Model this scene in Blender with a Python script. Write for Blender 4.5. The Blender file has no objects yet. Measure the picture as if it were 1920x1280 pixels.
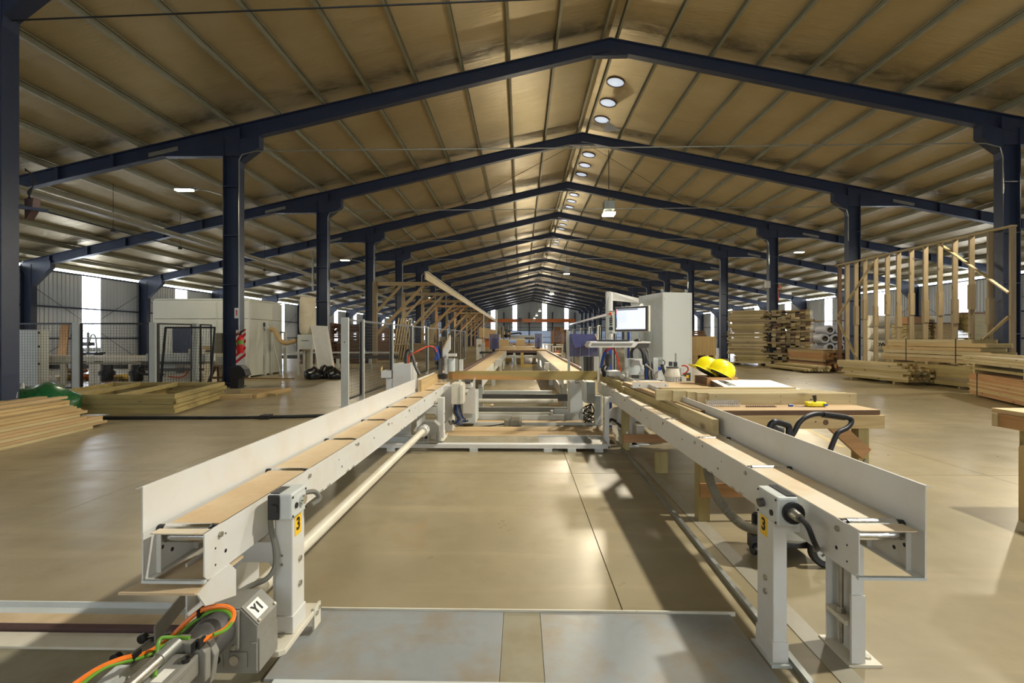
import bpy, bmesh, math, random
from mathutils import Vector, Matrix
random.seed(7)
R = math.radians
scene = bpy.context.scene
# ---------------------------------------------------------------- camera, sky, lamps, exposure
CAM_Z = 1.40
TH = math.atan(17 / 900.0)
cd = bpy.data.cameras.new('camera'); cam = bpy.data.objects.new('camera', cd)
scene.collection.objects.link(cam)
cam.location = (0, 0, CAM_Z); cam.rotation_euler = (R(90), 0, TH)
cd.sensor_width = 36.0; cd.lens = 36.0 * 900 / 1920; cd.shift_y = -8 / 1920
cd.clip_start = 0.05; cd.clip_end = 500
scene.camera = cam
scene.view_settings.view_transform = 'Standard'; scene.view_settings.look = 'None'
scene.view_settings.gamma = 1.0; scene.view_settings.use_curve_mapping = False
scene.view_settings.exposure = -0.08
w = bpy.data.worlds.new('sky'); scene.world = w; w.use_nodes = True
bg = w.node_tree.nodes['Background']
bg.inputs[0].default_value = (0.86, 0.93, 1.0, 1); bg.inputs[1].default_value = 11.0

def lamp(kind, name, loc, power, color, size=0.2, rot=(0, 0, 0), spot=150, blend=0.6):
    ld = bpy.data.lights.new(name, kind); ld.energy = power; ld.color = color
    ld.specular_factor = 0.08
    if kind in ('SPOT', 'POINT'): ld.shadow_soft_size = size
    if kind == 'SPOT': ld.spot_size = R(spot); ld.spot_blend = blend
    if kind == 'AREA': ld.size = size
    o = bpy.data.objects.new(name, ld); scene.collection.objects.link(o)
    o.location = loc; o.rotation_euler = rot
    return o
WARM = (1.0, 0.88, 0.66)
KEY = (1.0, 0.955, 0.875)
# two work lamps over the near bays, on the right-hand side high above the line
lamp('SPOT', 'lamp_work_near', (6.2, 3.2, 8.2), 4000, KEY, 0.18, (0, R(35), 0), 80, 1.0)
lamp('SPOT', 'lamp_work_middle', (6.0, 8.1, 8.0), 2500, KEY, 0.18, (0, R(22), 0), 110, 1.0)
# the hanging lamps down the middle of the hall, shining all round; the unlit second one gets added light
for y in (13.3, 25.6, 37.9, 50.2, 62.5, 74.8, 87.1):
    lamp("POINT", "lamp_middle", (2.42, y, 4.70), 240 if y < 20 else 760, WARM, 0.14)
    if y < 20: lamp("SPOT", "lamp_middle", (2.42, y, 4.68), 950, WARM, 0.12, (0, 0, 0), 176, 0.15)
# the arm lamps in the two aisles
for y in (13.43, 25.73, 38.03, 50.33, 62.6):
    lamp('SPOT', 'lamp_aisle', (-9.45, y - .14, 5.46), 380 if y < 20 else 650, WARM, 0.12, (0, R(-14), 0), 168, 0.4)
    lamp('SPOT', 'lamp_aisle', (14.7, y - .14, 5.80), 1200, WARM, 0.12, (0, R(14), 0), 168, 0.4)

# ---------------------------------------------------------------- helpers
class MB:
    def __init__(s): s.v = []; s.f = []
    def add(s, vs, fs):
        b = len(s.v); s.v += [tuple(v) for v in vs]; s.f += [tuple(i + b for i in f) for f in fs]; return s
    def box(s, x0, y0, z0, x1, y1, z1):
        x0, x1 = sorted((x0, x1)); y0, y1 = sorted((y0, y1)); z0, z1 = sorted((z0, z1))
        return s.add([(x0,y0,z0),(x1,y0,z0),(x1,y1,z0),(x0,y1,z0),(x0,y0,z1),(x1,y0,z1),(x1,y1,z1),(x0,y1,z1)],
                     [(0,3,2,1),(4,5,6,7),(0,1,5,4),(1,2,6,5),(2,3,7,6),(3,0,4,7)])
    def prism(s, pts, vec):
        n = len(pts); vec = Vector(vec); a = [Vector(p) for p in pts]
        return s.add(a + [p + vec for p in a], [tuple(range(n - 1, -1, -1)), tuple(range(n, 2 * n))] +
                     [(i, (i + 1) % n, n + (i + 1) % n, n + i) for i in range(n)])
    def beam(s, p0, p1, w, h, up=(0, 0, 1)):
        p0 = Vector(p0); p1 = Vector(p1); d = (p1 - p0).normalized(); up = Vector(up)
        sx = d.cross(up)
        if sx.length < 1e-4: sx = d.cross(Vector((1, 0, 0)))
        sx.normalize(); sz = sx.cross(d)
        c = [sx * (i * w / 2) + sz * (j * h / 2) for i, j in ((-1,-1),(1,-1),(1,1),(-1,1))]
        return s.add([p0 + q for q in c] + [p1 + q for q in c], [(0,3,2,1),(4,5,6,7),(0,1,5,4),(1,2,6,5),(2,3,7,6),(3,0,4,7)])
    def cyl(s, p0, p1, r, n=12, r2=None):
        p0 = Vector(p0); p1 = Vector(p1); r2 = r if r2 is None else r2
        d = (p1 - p0).normalized(); a = d.cross(Vector((0, 0, 1)))
        if a.length < 1e-4: a = Vector((1, 0, 0))
        a.normalize(); b = d.cross(a)
        cs = [(math.cos(2 * math.pi * i / n), math.sin(2 * math.pi * i / n)) for i in range(n)]
        return s.add([p0 + (a * x + b * y) * r for x, y in cs] + [p1 + (a * x + b * y) * r2 for x, y in cs],
                     [tuple(range(n)), tuple(range(2 * n - 1, n - 1, -1))] + [(i, n + i, n + (i + 1) % n, (i + 1) % n) for i in range(n)])
    def tube(s, pts, r, n=8, smooth=0):
        P = [Vector(p) for p in pts]
        if smooth:
            Q = []
            for i in range(len(P) - 1):
                a, b, c, d = P[max(i - 1, 0)], P[i], P[i + 1], P[min(i + 2, len(P) - 1)]
                for k in range(smooth):
                    t = k / smooth
                    Q.append(0.5 * ((2 * b) + (c - a) * t + (2 * a - 5 * b + 4 * c - d) * t * t + (3 * b - a - 3 * c + d) * t ** 3))
            P = Q + [P[-1]]
        d0 = (P[1] - P[0]).normalized(); nrm = d0.orthogonal().normalized(); vs = []; m = len(P)
        for i, p in enumerate(P):
            d = (P[min(i + 1, m - 1)] - P[max(i - 1, 0)]).normalized()
            nrm = (nrm - d * nrm.dot(d)).normalized(); b = d.cross(nrm)
            rr = r(i / (m - 1)) if callable(r) else r
            vs += [p + (nrm * math.cos(2 * math.pi * k / n) + b * math.sin(2 * math.pi * k / n)) * rr for k in range(n)]
        fs = [(i * n + k, i * n + (k + 1) % n, (i + 1) * n + (k + 1) % n, (i + 1) * n + k) for i in range(m - 1) for k in range(n)]
        fs += [tuple(range(n - 1, -1, -1)), tuple(range((m - 1) * n, m * n))]
        return s.add(vs, fs)
    def lathe(s, prof, c=(0, 0, 0), n=16, axis='Z'):
        vs = []
        for r, h in prof:
            for k in range(n):
                x, y = r * math.cos(2 * math.pi * k / n), r * math.sin(2 * math.pi * k / n)
                v = {'Z': (x, y, h), 'Y': (x, h, y), 'X': (h, x, y)}[axis]
                vs.append((v[0] + c[0], v[1] + c[1], v[2] + c[2]))
        m = len(prof)
        fs = [(i * n + k, i * n + (k + 1) % n, (i + 1) * n + (k + 1) % n, (i + 1) * n + k) for i in range(m - 1) for k in range(n)]
        fs += [tuple(range(n - 1, -1, -1)), tuple(range((m - 1) * n, m * n))]
        return s.add(vs, fs)
    def rot(s, M, c=(0, 0, 0)):
        c = Vector(c); s.v = [tuple(M @ (Vector(v) - c) + c) for v in s.v]; return s
    def move(s, x, y, z): s.v = [(a + x, b + y, c + z) for a, b, c in s.v]; return s
    def mesh(s, name, smooth=False, shift=None):
        me = bpy.data.meshes.new(name)
        vs = s.v if shift is None else [(a - shift[0], b - shift[1], c - shift[2]) for a, b, c in s.v]
        me.from_pydata(vs, [], s.f)
        bm = bmesh.new(); bm.from_mesh(me); bmesh.ops.recalc_face_normals(bm, faces=bm.faces); bm.to_mesh(me); bm.free()
        if smooth: me.shade_smooth(); me.set_sharp_from_angle(angle=0.7)
        return me
C = scene.collection
WORLD = {}      # roots whose parts are written in world coordinates
def thing(name, label, cat, loc=(0, 0, 0), rotz=0, group=None, world=True):
    o = bpy.data.objects.new(name, None); C.objects.link(o); o.empty_display_size = 0.1
    o.location = loc; o.rotation_euler = (0, 0, rotz)
    o['label'] = label; o['category'] = cat
    if group: o['group'] = group
    if world and rotz == 0: WORLD[o.name] = Vector(loc)
    return o
def obj(name, mb, mat, parent=None, smooth=False, bevel=0, label=None, cat=None, group=None, kind=None):
    if isinstance(mb, MB):
        sh = None
        if parent is not None and parent.name in WORLD: sh = WORLD[parent.name]
        me = mb.mesh(name, smooth, sh)
    else: me = mb
    if mat is not None and not me.materials: me.materials.append(mat)
    o = bpy.data.objects.new(name, me); C.objects.link(o)
    if parent is not None:
        o.parent = parent
        if parent.name in WORLD: WORLD[o.name] = WORLD[parent.name]
    else: WORLD[o.name] = Vector((0, 0, 0))
    if bevel:
        b = o.modifiers.new('bevel', 'BEVEL'); b.width = bevel; b.segments = 2; b.limit_method = 'ANGLE'
    for k, v in (('label', label), ('category', cat), ('group', group), ('kind', kind)):
        if v: o[k] = v
    return o
def solo(name, mb, mat, label, cat, group=None, smooth=False, bevel=0):
    """a thing that is one mesh: its origin goes to the middle of its base"""
    xs, ys, zs = zip(*mb.v); c = ((min(xs) + max(xs)) / 2, (min(ys) + max(ys)) / 2, min(zs))
    me = mb.mesh(name, smooth, c)
    o = obj(name, me, mat, None, False, bevel, label, cat, group); o.location = c
    return o
def dup(root, loc, rotz=None, label=None, group=None):
    r = root.copy(); C.objects.link(r); r.location = loc
    if rotz is not None: r.rotation_euler = (0, 0, rotz)
    if label: r['label'] = label
    if group: r['group'] = group
    for ch in list(root.children):
        c = ch.copy(); C.objects.link(c); c.parent = r
        for g in list(ch.children):
            d = g.copy(); C.objects.link(d); d.parent = c
    return r
_cth, _sth = math.cos(TH), math.sin(TH)
def _ray(x, y):
    a = (x - 960) / 900.0
    return a * _cth - _sth, a * _sth + _cth, (632 - y) / 900.0
def at(x, y, Y):
    """the place in the hall that is seen at photo position x, y and stands Y metres down the hall"""
    r = _ray(x, y); t = Y / r[1]; return Vector((r[0] * t, Y, CAM_Z + r[2] * t))
def fl(x, y, z=0.0):
    r = _ray(x, y); t = (z - CAM_Z) / r[2]; return Vector((r[0] * t, r[1] * t, z))

# ---------------------------------------------------------------- materials
def srgb(c):
    return tuple((v / 255 / 12.92 if v / 255 <= 0.04045 else ((v / 255 + 0.055) / 1.055) ** 2.4) for v in c) + (1,)
class NT:
    def __init__(s, name):
        s.m = bpy.data.materials.new(name); s.m.use_nodes = True; s.t = s.m.node_tree
        s.b = s.t.nodes['Principled BSDF']; s.L = s.t.links
    def n(s, t, **k):
        o = s.t.nodes.new(t)
        for a, v in k.items():
            if a.startswith('i_'): o.inputs[int(a[2:])].default_value = v
            else: setattr(o, a, v)
        return o
    def coord(s, which='Object', scale=(1, 1, 1)):
        if which == 'Pos': src = s.n('ShaderNodeNewGeometry').outputs['Position']
        else: src = s.n('ShaderNodeTexCoord').outputs[which]
        mp = s.n('ShaderNodeMapping'); mp.inputs['Scale'].default_value = scale
        s.L.new(src, mp.inputs[0]); return mp.outputs[0]
    def noise(s, co, scale, detail=4, rough=0.55, dist=0.0):
        o = s.n('ShaderNodeTexNoise'); o.inputs['Scale'].default_value = scale; o.inputs['Detail'].default_value = detail
        o.inputs['Roughness'].default_value = rough; o.inputs['Distortion'].default_value = dist
        s.L.new(co, o.inputs['Vector']); return o.outputs['Fac']
    def ramp(s, fac, stops):
        o = s.n('ShaderNodeValToRGB'); e = o.color_ramp.elements
        while len(e) < len(stops): e.new(0.5)
        for i, (p, c) in enumerate(stops): e[i].position = p; e[i].color = c if len(c) == 4 else c + (1,)
        s.L.new(fac, o.inputs[0]); return o.outputs[0]
    def mix(s, fac, a, b, mode='MIX'):
        o = s.n('ShaderNodeMix', data_type='RGBA', blend_type=mode)
        for k, v in ((0, fac), (6, a), (7, b)):
            if hasattr(v, 'is_linked'): s.L.new(v, o.inputs[k])
            else: o.inputs[k].default_value = v
        return o.outputs[2]
    def maprange(s, v, a, b, c, d):
        o = s.n('ShaderNodeMapRange'); s.L.new(v, o.inputs[0])
        for i, x in enumerate((a, b, c, d)): o.inputs[i + 1].default_value = x
        return o.outputs[0]
    def bump(s, h, strength=0.3, dist=0.01):
        o = s.n('ShaderNodeBump'); o.inputs['Strength'].default_value = strength; o.inputs['Distance'].default_value = dist
        s.L.new(h, o.inputs['Height']); s.L.new(o.outputs[0], s.b.inputs['Normal'])
    def col(s, c):
        if hasattr(c, 'is_linked'): s.L.new(c, s.b.inputs['Base Color'])
        else: s.b.inputs['Base Color'].default_value = c
    def set(s, **k):
        for a, v in k.items():
            i = s.b.inputs[a.replace('_', ' ')]
            if hasattr(v, 'is_linked'): s.L.new(v, i)
            else: i.default_value = v
        return s
M = {}
def paint(name, rgb, rough=0.45, metal=0.0, dirt=None, amount=0.35, scale=6.0, bump=0.0):
    t = NT(name); c = srgb(rgb)
    co = t.coord('Pos')
    if dirt is None: dirt = tuple(v * 0.8 for v in rgb)
    f = t.noise(co, scale, 6, 0.62)
    f = t.maprange(f, 0.45, 0.75, 0.0, amount)
    t.col(t.mix(f, c, srgb(dirt)))
    f2 = t.noise(co, scale * 7, 3)
    t.set(Roughness=t.maprange(f2, 0.3, 0.7, max(rough - 0.07, 0.02), rough + 0.09), Metallic=metal)
    if bump: t.bump(f2, bump, 0.004)
    M[name] = t.m; return t.m
def plain(name, rgb, rough=0.5, metal=0.0): return paint(name, rgb, rough, metal, None, 0.25, 9.0)
def emit(name, rgb, strength, rough=0.4):
    t = NT(name); f = t.noise(t.coord('Pos'), 3.0, 2)
    t.col(srgb(rgb)); t.set(Emission_Color=srgb(rgb), Emission_Strength=t.maprange(f, 0.3, 0.7, strength * 0.95, strength * 1.05), Roughness=rough)
    M[name] = t.m; return t.m
_AX = {'X': (0.5, 9, 9), 'Y': (9, 0.5, 9), 'Z': (9, 9, 0.5)}
def wood(kind, axis='X', world=False):
    key = 'wood_%s_%s%s' % (kind, axis, '_w' if world else '')
    if key in M: return M[key]
    light, dark, knot = {'pine': ((206, 180, 128), (176, 146, 94), (92, 62, 34)),
        'pale': ((206, 190, 146), (178, 158, 112), (92, 72, 46)),
        'green': ((184, 166, 108), (150, 132, 80), (78, 58, 32)),
        'orange': ((194, 150, 98), (164, 118, 70), (88, 52, 28)),
        'grey': ((172, 152, 114), (134, 116, 82), (66, 52, 36)),
        'old': ((118, 86, 54), (84, 58, 36), (44, 30, 18)),
        'ply': ((200, 172, 126), (180, 150, 104), (150, 112, 74))}[kind]
    t = NT(key)
    co = t.coord('Pos' if world else 'Object', _AX[axis])
    oi = t.n('ShaderNodeObjectInfo')
    sh = t.n('ShaderNodeVectorMath', operation='SCALE'); cx = t.n('ShaderNodeCombineXYZ')
    for i in range(3): t.L.new(oi.outputs['Random'], cx.inputs[i])
    t.L.new(cx.outputs[0], sh.inputs[0]); sh.inputs[3].default_value = 37.0
    ad = t.n('ShaderNodeVectorMath', operation='ADD'); t.L.new(co, ad.inputs[0]); t.L.new(sh.outputs[0], ad.inputs[1])
    co = ad.outputs[0]
    f = t.noise(co, 2.2, 5, 0.6, 0.6)
    c = t.ramp(f, [(0.28, srgb(light)), (0.5, srgb(tuple((a + b) / 2 for a, b in zip(light, dark)))), (0.72, srgb(dark))])
    vo = t.n('ShaderNodeTexVoronoi'); vo.inputs['Scale'].default_value = 1.0
    kc = t.n('ShaderNodeMapping'); kc.inputs['Scale'].default_value = {'X': (4.2, .55, .55), 'Y': (.55, 4.2, .55), 'Z': (.55, .55, 4.2)}[axis]
    t.L.new(co, kc.inputs[0]); t.L.new(kc.outputs[0], vo.inputs['Vector'])
    k = t.maprange(vo.outputs['Distance'], 0.06, 0.16, 0.85 if kind != 'ply' else 0.0, 0.0)
    c = t.mix(k, c, srgb(knot))
    br = t.maprange(oi.outputs['Random'], 0, 1, 0.0, 0.28)
    c = t.mix(br, c, srgb(tuple(v * 0.72 for v in dark)))
    t.col(c); t.set(Roughness=0.62); t.bump(f, 0.15, 0.003)
    M[key] = t.m; return t.m

paint('white_paint', (208, 207, 199), 0.38, 0, (196, 178, 142), 0.35, 5)
paint('cream_paint', (208, 202, 182), 0.42, 0, (182, 162, 122), 0.4, 5)
paint('light_grey', (196, 200, 194), 0.42, 0, (165, 160, 140), 0.3, 4)
paint('cabinet_grey', (206, 208, 198), 0.42, 0, (186, 186, 172), 0.3, 2)
paint('machine_grey', (132, 130, 120), 0.48, 0, (112, 100, 78), 0.45, 9)
paint('dark_grey', (74, 73, 70), 0.5, 0, (96, 88, 72), 0.4, 9)
paint('navy_steel', (40, 50, 72), 0.42, 0, (60, 64, 76), 0.35, 3)
paint('black_plastic', (22, 22, 24), 0.4, 0, (50, 46, 40), 0.3, 10)
paint('black_metal', (26, 27, 30), 0.42, 0.1, (60, 54, 44), 0.3, 7)
paint('galvanised', (158, 160, 152), 0.38, 0.7, (120, 118, 104), 0.5, 7)
paint('purlin_steel', (150, 148, 124), 0.5, 0.3, (112, 106, 84), 0.5, 1.5)
paint('chrome', (215, 215, 212), 0.2, 1.0, (190, 186, 176), 0.3, 10)
paint('zinc', (180, 176, 164), 0.34, 0.9, (128, 116, 90), 0.5, 40)
paint('dusty_bed', (210, 199, 172), 0.5, 0, (202, 168, 120), 0.9, 3.2)
paint('tan_bed', (204, 180, 140), 0.5, 0, (184, 150, 104), 0.8, 3.2)
paint('tan_dust', (200, 178, 142), 0.62, 0, (172, 146, 106), 0.7, 5)
paint('plate_steel', (150, 154, 152), 0.42, 0.25, (150, 128, 88), 0.75, 3.5, 0.05)
paint('plate_dull', (142, 136, 112), 0.5, 0.1, (120, 104, 70), 0.7, 3.5)
paint('brown_rail', (98, 76, 72), 0.45, 0.3, (70, 54, 44), 0.5, 6)
paint('yellow_label', (236, 190, 30), 0.5, 0, (220, 170, 30), 0.2, 20)
paint('white_label', (232, 228, 216), 0.5, 0, (200, 190, 170), 0.2, 20)
paint('ink', (20, 19, 18), 0.6, 0, (30, 28, 26), 0.2, 20)
paint('orange_cable', (232, 118, 24), 0.42, 0, (190, 90, 20), 0.4, 12)
paint('green_cable', (98, 150, 40), 0.42, 0, (80, 118, 36), 0.4, 12)
paint('grey_cable', (112, 110, 98), 0.5, 0, (86, 80, 66), 0.4, 12)
paint('red_hose', (186, 34, 24), 0.4, 0, (140, 24, 18), 0.3, 12)
paint('red_orange_hose', (196, 70, 34), 0.45, 0, (150, 50, 24), 0.3, 12)
paint('blue_hose', (34, 70, 150), 0.4, 0, (26, 50, 110), 0.3, 12)
paint('blue_paint', (40, 74, 170), 0.4, 0, (30, 56, 130), 0.3, 6)
paint('red_paint', (198, 30, 26), 0.35, 0, (160, 24, 22), 0.3, 6)
paint('orange_paint', (206, 112, 34), 0.42, 0, (176, 92, 30), 0.3, 2)
paint('yellow_plastic', (240, 222, 20), 0.32, 0, (214, 190, 20), 0.3, 8)
paint('yellow_floor', (206, 176, 90), 0.5, 0, (170, 146, 88), 0.6, 4)
paint('worn_line', (186, 164, 108), 0.45, 0, (146, 134, 106), 1.0, 3)
paint('floor_flat', (152, 146, 128), 0.45, 0, (132, 120, 92), 0.6, 3)
paint('rubber_grey', (128, 122, 104), 0.55, 0, (98, 92, 76), 0.4, 9)
paint('green_wrap', (28, 92, 50), 0.28, 0, (18, 60, 34), 0.5, 3, 0.3)
paint('dark_green', (26, 62, 46), 0.4, 0, (18, 44, 34), 0.3, 3)
paint('card_white', (206, 204, 192), 0.7, 0, (170, 164, 146), 0.4, 6)
paint('bag_cloth', (208, 198, 170), 0.8, 0, (176, 158, 120), 0.6, 2.5, 0.2)
paint('duct_tan', (186, 158, 112), 0.6, 0, (156, 128, 84), 0.5, 7)
paint('bin_bag', (18, 18, 20), 0.25, 0, (34, 34, 36), 0.4, 8, 0.35)
paint('cabin_white', (212, 214, 200), 0.45, 0, (190, 188, 168), 0.35, 0.8)
paint('brown_stack', (116, 84, 52), 0.7, 0, (82, 58, 36), 0.6, 5)
paint('brown_box', (142, 106, 68), 0.7, 0, (118, 86, 52), 0.5, 5)
paint('roll_wrap', (146, 148, 158), 0.42, 0, (150, 152, 156), 0.5, 6, 0.3)
paint('old_wall', (92, 84, 70), 0.7, 0, (66, 58, 46), 0.6, 2)
emit('window_light', (236, 244, 255), 13.0)
emit('skylight_light', (196, 210, 228), 0.85)
emit('lamp_glow', (255, 250, 220), 9.0)
emit('screen_light', (236, 242, 255), 0.70)
# ---------------------------------------------------------------- large structure
t = NT('concrete')
co = t.coord('Pos')
f1 = t.noise(co, 0.35, 6, 0.6, 0.4); f2 = t.noise(co, 2.4, 6, 0.6); f3 = t.noise(t.coord('Pos', (0.5, 5, 1)), 0.8, 4)
c = t.ramp(f1, [(0.3, srgb((125, 116, 90))), (0.5, srgb((145, 133, 103))), (0.7, srgb((160, 146, 111)))])
f4 = t.noise(co, 0.9, 7, 0.7, 1.2)
c = t.mix(t.maprange(f4, 0.58, 0.74, 0, 0.35), c, srgb((146, 114, 70)))
c = t.mix(t.maprange(f2, 0.5, 0.75, 0, 0.5), c, srgb((128, 112, 82)))
c = t.mix(t.maprange(f3, 0.55, 0.7, 0, 0.25), c, srgb((186, 168, 130)))
t.col(c); t.set(Roughness=t.maprange(f2, 0.3, 0.7, 0.27, 0.42)); t.b.inputs['Specular IOR Level'].default_value = 0.38; t.bump(f2, 0.03, 0.004)
M['concrete'] = t.m
t = NT('joint_fill'); f = t.noise(t.coord('Pos'), 3, 3); t.col(t.mix(f, srgb((104, 92, 66)), srgb((126, 110, 78)))); t.set(Roughness=0.8); M['joint_fill'] = t.m
t = NT('foil')
co = t.coord('Pos', (0.5, 3.0, 0.5)); f1 = t.noise(co, 2.2, 6, 0.65, 0.5); f2 = t.noise(t.coord('Pos'), 0.30, 4, 0.6); f3 = t.noise(t.coord('Pos', (1, 1.5, 1)), 26, 2)
c = t.ramp(f2, [(0.3, srgb((180, 164, 126))), (0.55, srgb((198, 183, 146))), (0.75, srgb((208, 197, 168)))])
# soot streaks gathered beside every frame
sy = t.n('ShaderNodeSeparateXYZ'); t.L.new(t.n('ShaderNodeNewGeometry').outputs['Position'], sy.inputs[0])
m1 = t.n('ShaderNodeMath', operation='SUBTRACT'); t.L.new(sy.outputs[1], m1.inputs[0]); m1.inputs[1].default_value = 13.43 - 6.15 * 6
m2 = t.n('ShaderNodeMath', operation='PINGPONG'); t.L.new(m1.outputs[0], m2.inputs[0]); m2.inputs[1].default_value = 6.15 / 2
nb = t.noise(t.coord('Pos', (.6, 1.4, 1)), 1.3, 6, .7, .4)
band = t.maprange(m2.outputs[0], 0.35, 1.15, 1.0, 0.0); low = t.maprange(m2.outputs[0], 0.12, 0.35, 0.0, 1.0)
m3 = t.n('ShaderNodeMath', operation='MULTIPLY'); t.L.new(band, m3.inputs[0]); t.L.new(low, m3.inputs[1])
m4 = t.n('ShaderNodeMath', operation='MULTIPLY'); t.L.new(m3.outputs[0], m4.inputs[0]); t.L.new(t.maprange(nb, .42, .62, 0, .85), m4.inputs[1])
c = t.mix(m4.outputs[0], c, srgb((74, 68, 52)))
t.col(c); t.set(Metallic=0.62, Roughness=t.maprange(f1, 0.3, 0.7, 0.30, 0.52))
mx = t.n('ShaderNodeMath', operation='MULTIPLY_ADD'); t.L.new(f3, mx.inputs[0]); mx.inputs[1].default_value = 0.10; t.L.new(f1, mx.inputs[2])
t.bump(mx.outputs[0], 0.42, 0.05); M['foil'] = t.m
t = NT('corrugated'); f = t.noise(t.coord('Pos', (1, 1, 0.35)), 1.2, 4)
t.col(t.mix(f, srgb((196, 200, 204)), srgb((220, 224, 227)))); t.set(Metallic=0.15, Roughness=0.42); M['corrugated'] = t.m
t = NT('gable_sheet'); f = t.noise(t.coord('Pos', (1, 1, 0.35)), 1.2, 4)
t.col(t.mix(f, srgb((150, 156, 160)), srgb((176, 182, 186)))); t.set(Metallic=0.2, Roughness=0.5); M['gable_sheet'] = t.m

BAY = 6.15; Y0 = 13.43; NF = 16
RX = 2.47                                   # the ridge
XL, XR = -20.8, 26.0                        # the side walls
YB, YG = -9.0, Y0 + BAY * NF                # wall behind the camera, far gable
def zr(x): return 9.70 - (0.2225 * (RX - x) if x < RX else 0.205 * (x - RX))   # top of the frames
FT = 0.17                                   # frames to foil

# floor: cast slabs with sawn joints
base = obj('floor', MB().box(XL - 1, YB - 1, -0.25, XR + 1, YG + 1, -0.012), M['joint_fill'], kind='structure')
xs = [XL - 0.5] + [0.52 + 4.2 * k for k in range(-5, 7)] + [XR + 0.5]
ys = [YB - 0.5] + [-1.2 + 6.15 * k for k in range(0, 19)] + [YG + 0.5]
for i in range(len(xs) - 1):
    for j in range(len(ys) - 1):
        obj('slab', MB().box(xs[i] + .003, ys[j] + .003, -0.012, xs[i + 1] - .003, ys[j + 1] - .003, 0), M['concrete'], base)
obj('aisle_line', MB().prism([(4.06, 6.2, 0), (4.14, 6.2, 0), (4.60, 8.3, 0), (4.52, 8.3, 0)], (0, 0, .001)), M['worn_line'], kind='structure').name = 'trim_1'

# ceiling: foil under the roof sheet
mb = MB()
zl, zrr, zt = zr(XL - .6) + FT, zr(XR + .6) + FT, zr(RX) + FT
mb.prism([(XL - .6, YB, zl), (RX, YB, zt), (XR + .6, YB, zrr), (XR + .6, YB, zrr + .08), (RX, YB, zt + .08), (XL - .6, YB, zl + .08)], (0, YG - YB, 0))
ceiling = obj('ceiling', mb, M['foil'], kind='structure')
def purlin(x):
    z = zr(x); s = -0.2225 if x > RX else 0.2225
    # a lipped channel, open towards the ridge
    pr = [(0, 0), (.065, 0), (.065, .022), (.06, .022), (.06, .006), (.006, .006), (.006, .154), (.06, .154), (.06, .138), (.065, .138), (.065, .16), (0, .16)]
    q = [(x + (a if x < RX else -a), YB, z + b) for a, b in pr]
    obj('purlin', MB().prism(q, (0, YG - YB, 0)), M['purlin_steel'], ceiling)
k = 0
while RX - .23 - 1.30 * k > XL - .2: purlin(RX - .23 - 1.30 * k); k += 1
k = 0
while RX + .23 + 1.30 * k < XR + .2: purlin(RX + .23 + 1.30 * k); k += 1
# round rooflights beside the ridge
def rooflight(y):
    x = RX + .62; z = zr(x) + FT - .012
    M1 = Matrix.Rotation(math.atan(0.205), 3, 'Y')
    ring = MB().lathe([(.27, -.02), (.31, -.02), (.31, .012), (.27, .012)], n=28)
    ring.f = ring.f[:-2] + [(3 * 28 + k, 3 * 28 + (k + 1) % 28, (k + 1) % 28, k) for k in range(28)]
    r = obj('rooflight', ring.rot(M1).move(x, y, z), M['brown_rail'], ceiling)
    obj('dome', MB().lathe([(.272, .004), (.2, -.012), (.1, -.02), (.02, -.022)], n=28).rot(M1).move(x, y, z), M['skylight_light'], r, True)
for b in range(5):
    for d in ((2.32, 3.70, 5.03) if b == 0 else (1.07, 2.42, 3.75, 5.05)): rooflight(Y0 + BAY * b + d)

# side walls of corrugated sheet with one clear strip to each bay
def corrugated(p, q, z0, z1, out, pitch=0.20, depth=0.03):
    """a corrugated sheet from p to q (plan points); out is the plan direction it bulges"""
    p = Vector(p); q = Vector(q); L = (q - p).length; u = (q - p) / L; o = Vector(out)
    n = max(1, round(L / pitch)); s = L / n; prof = []
    for i in range(n):
        for a, d in ((0, 0), (.45, 0), (.55, 1), (.95, 1)): prof.append((s * (i + a), d * depth))
    prof.append((L, 0))
    m = MB(); P = []
    for z in (z0, z1):
        for a, d in prof:
            w_ = p + u * a + o * d; P.append((w_.x, w_.y, z))
    k = len(prof)
    m.add(P, [(i, i + 1, k + i + 1, k + i) for i in range(k - 1)])
    return m
def side_wall(name, x, out, ztop, g):
    m = MB(); edges = [YB]
    strips = [Y0 + BAY * (k + .5) + g for k in range(-2, NF)]
    for s in strips: edges += [s - .5, s + .5]
    edges.append(YG)
    for i in range(0, len(edges), 2):
        c_ = corrugated((x, edges[i]), (x, edges[i + 1]), 0.0, ztop, (out, 0)); m.add(c_.v, c_.f)
    for s in strips:
        c_ = corrugated((x, s - .5), (x, s + .5), 0.0, .9, (out, 0)); m.add(c_.v, c_.f)
    wall = obj(name, m, M['corrugated'], kind='structure')
    for s in strips:
        c_ = corrugated((x, s - .5), (x, s + .5), .9, ztop, (out, 0))
        side_wall.n += 1
        obj('window_%d' % side_wall.n, c_, M['window_light'], kind='structure')
    for z in (1.35, 2.75, ztop - .03): obj('girt', MB().box(x - out * .02, YB, z - .035, x - out * .10, YG, z + .035), M['navy_steel'], wall)
    return wall
side_wall.n = 0
wl = side_wall('wall_left', XL, -1, 4.36, 0.2)
wr = side_wall('wall_right', XR, 1, 4.70, 0.0)
for wall_, xw, zz in ((wl, XL, zr(XL) + .17), (wr, XR, zr(XR) + .17)): obj('eave_beam', MB().box(xw - .06, YB, zz - .2, xw + .06, YG, zz), M['purlin_steel'], wall_)
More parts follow.
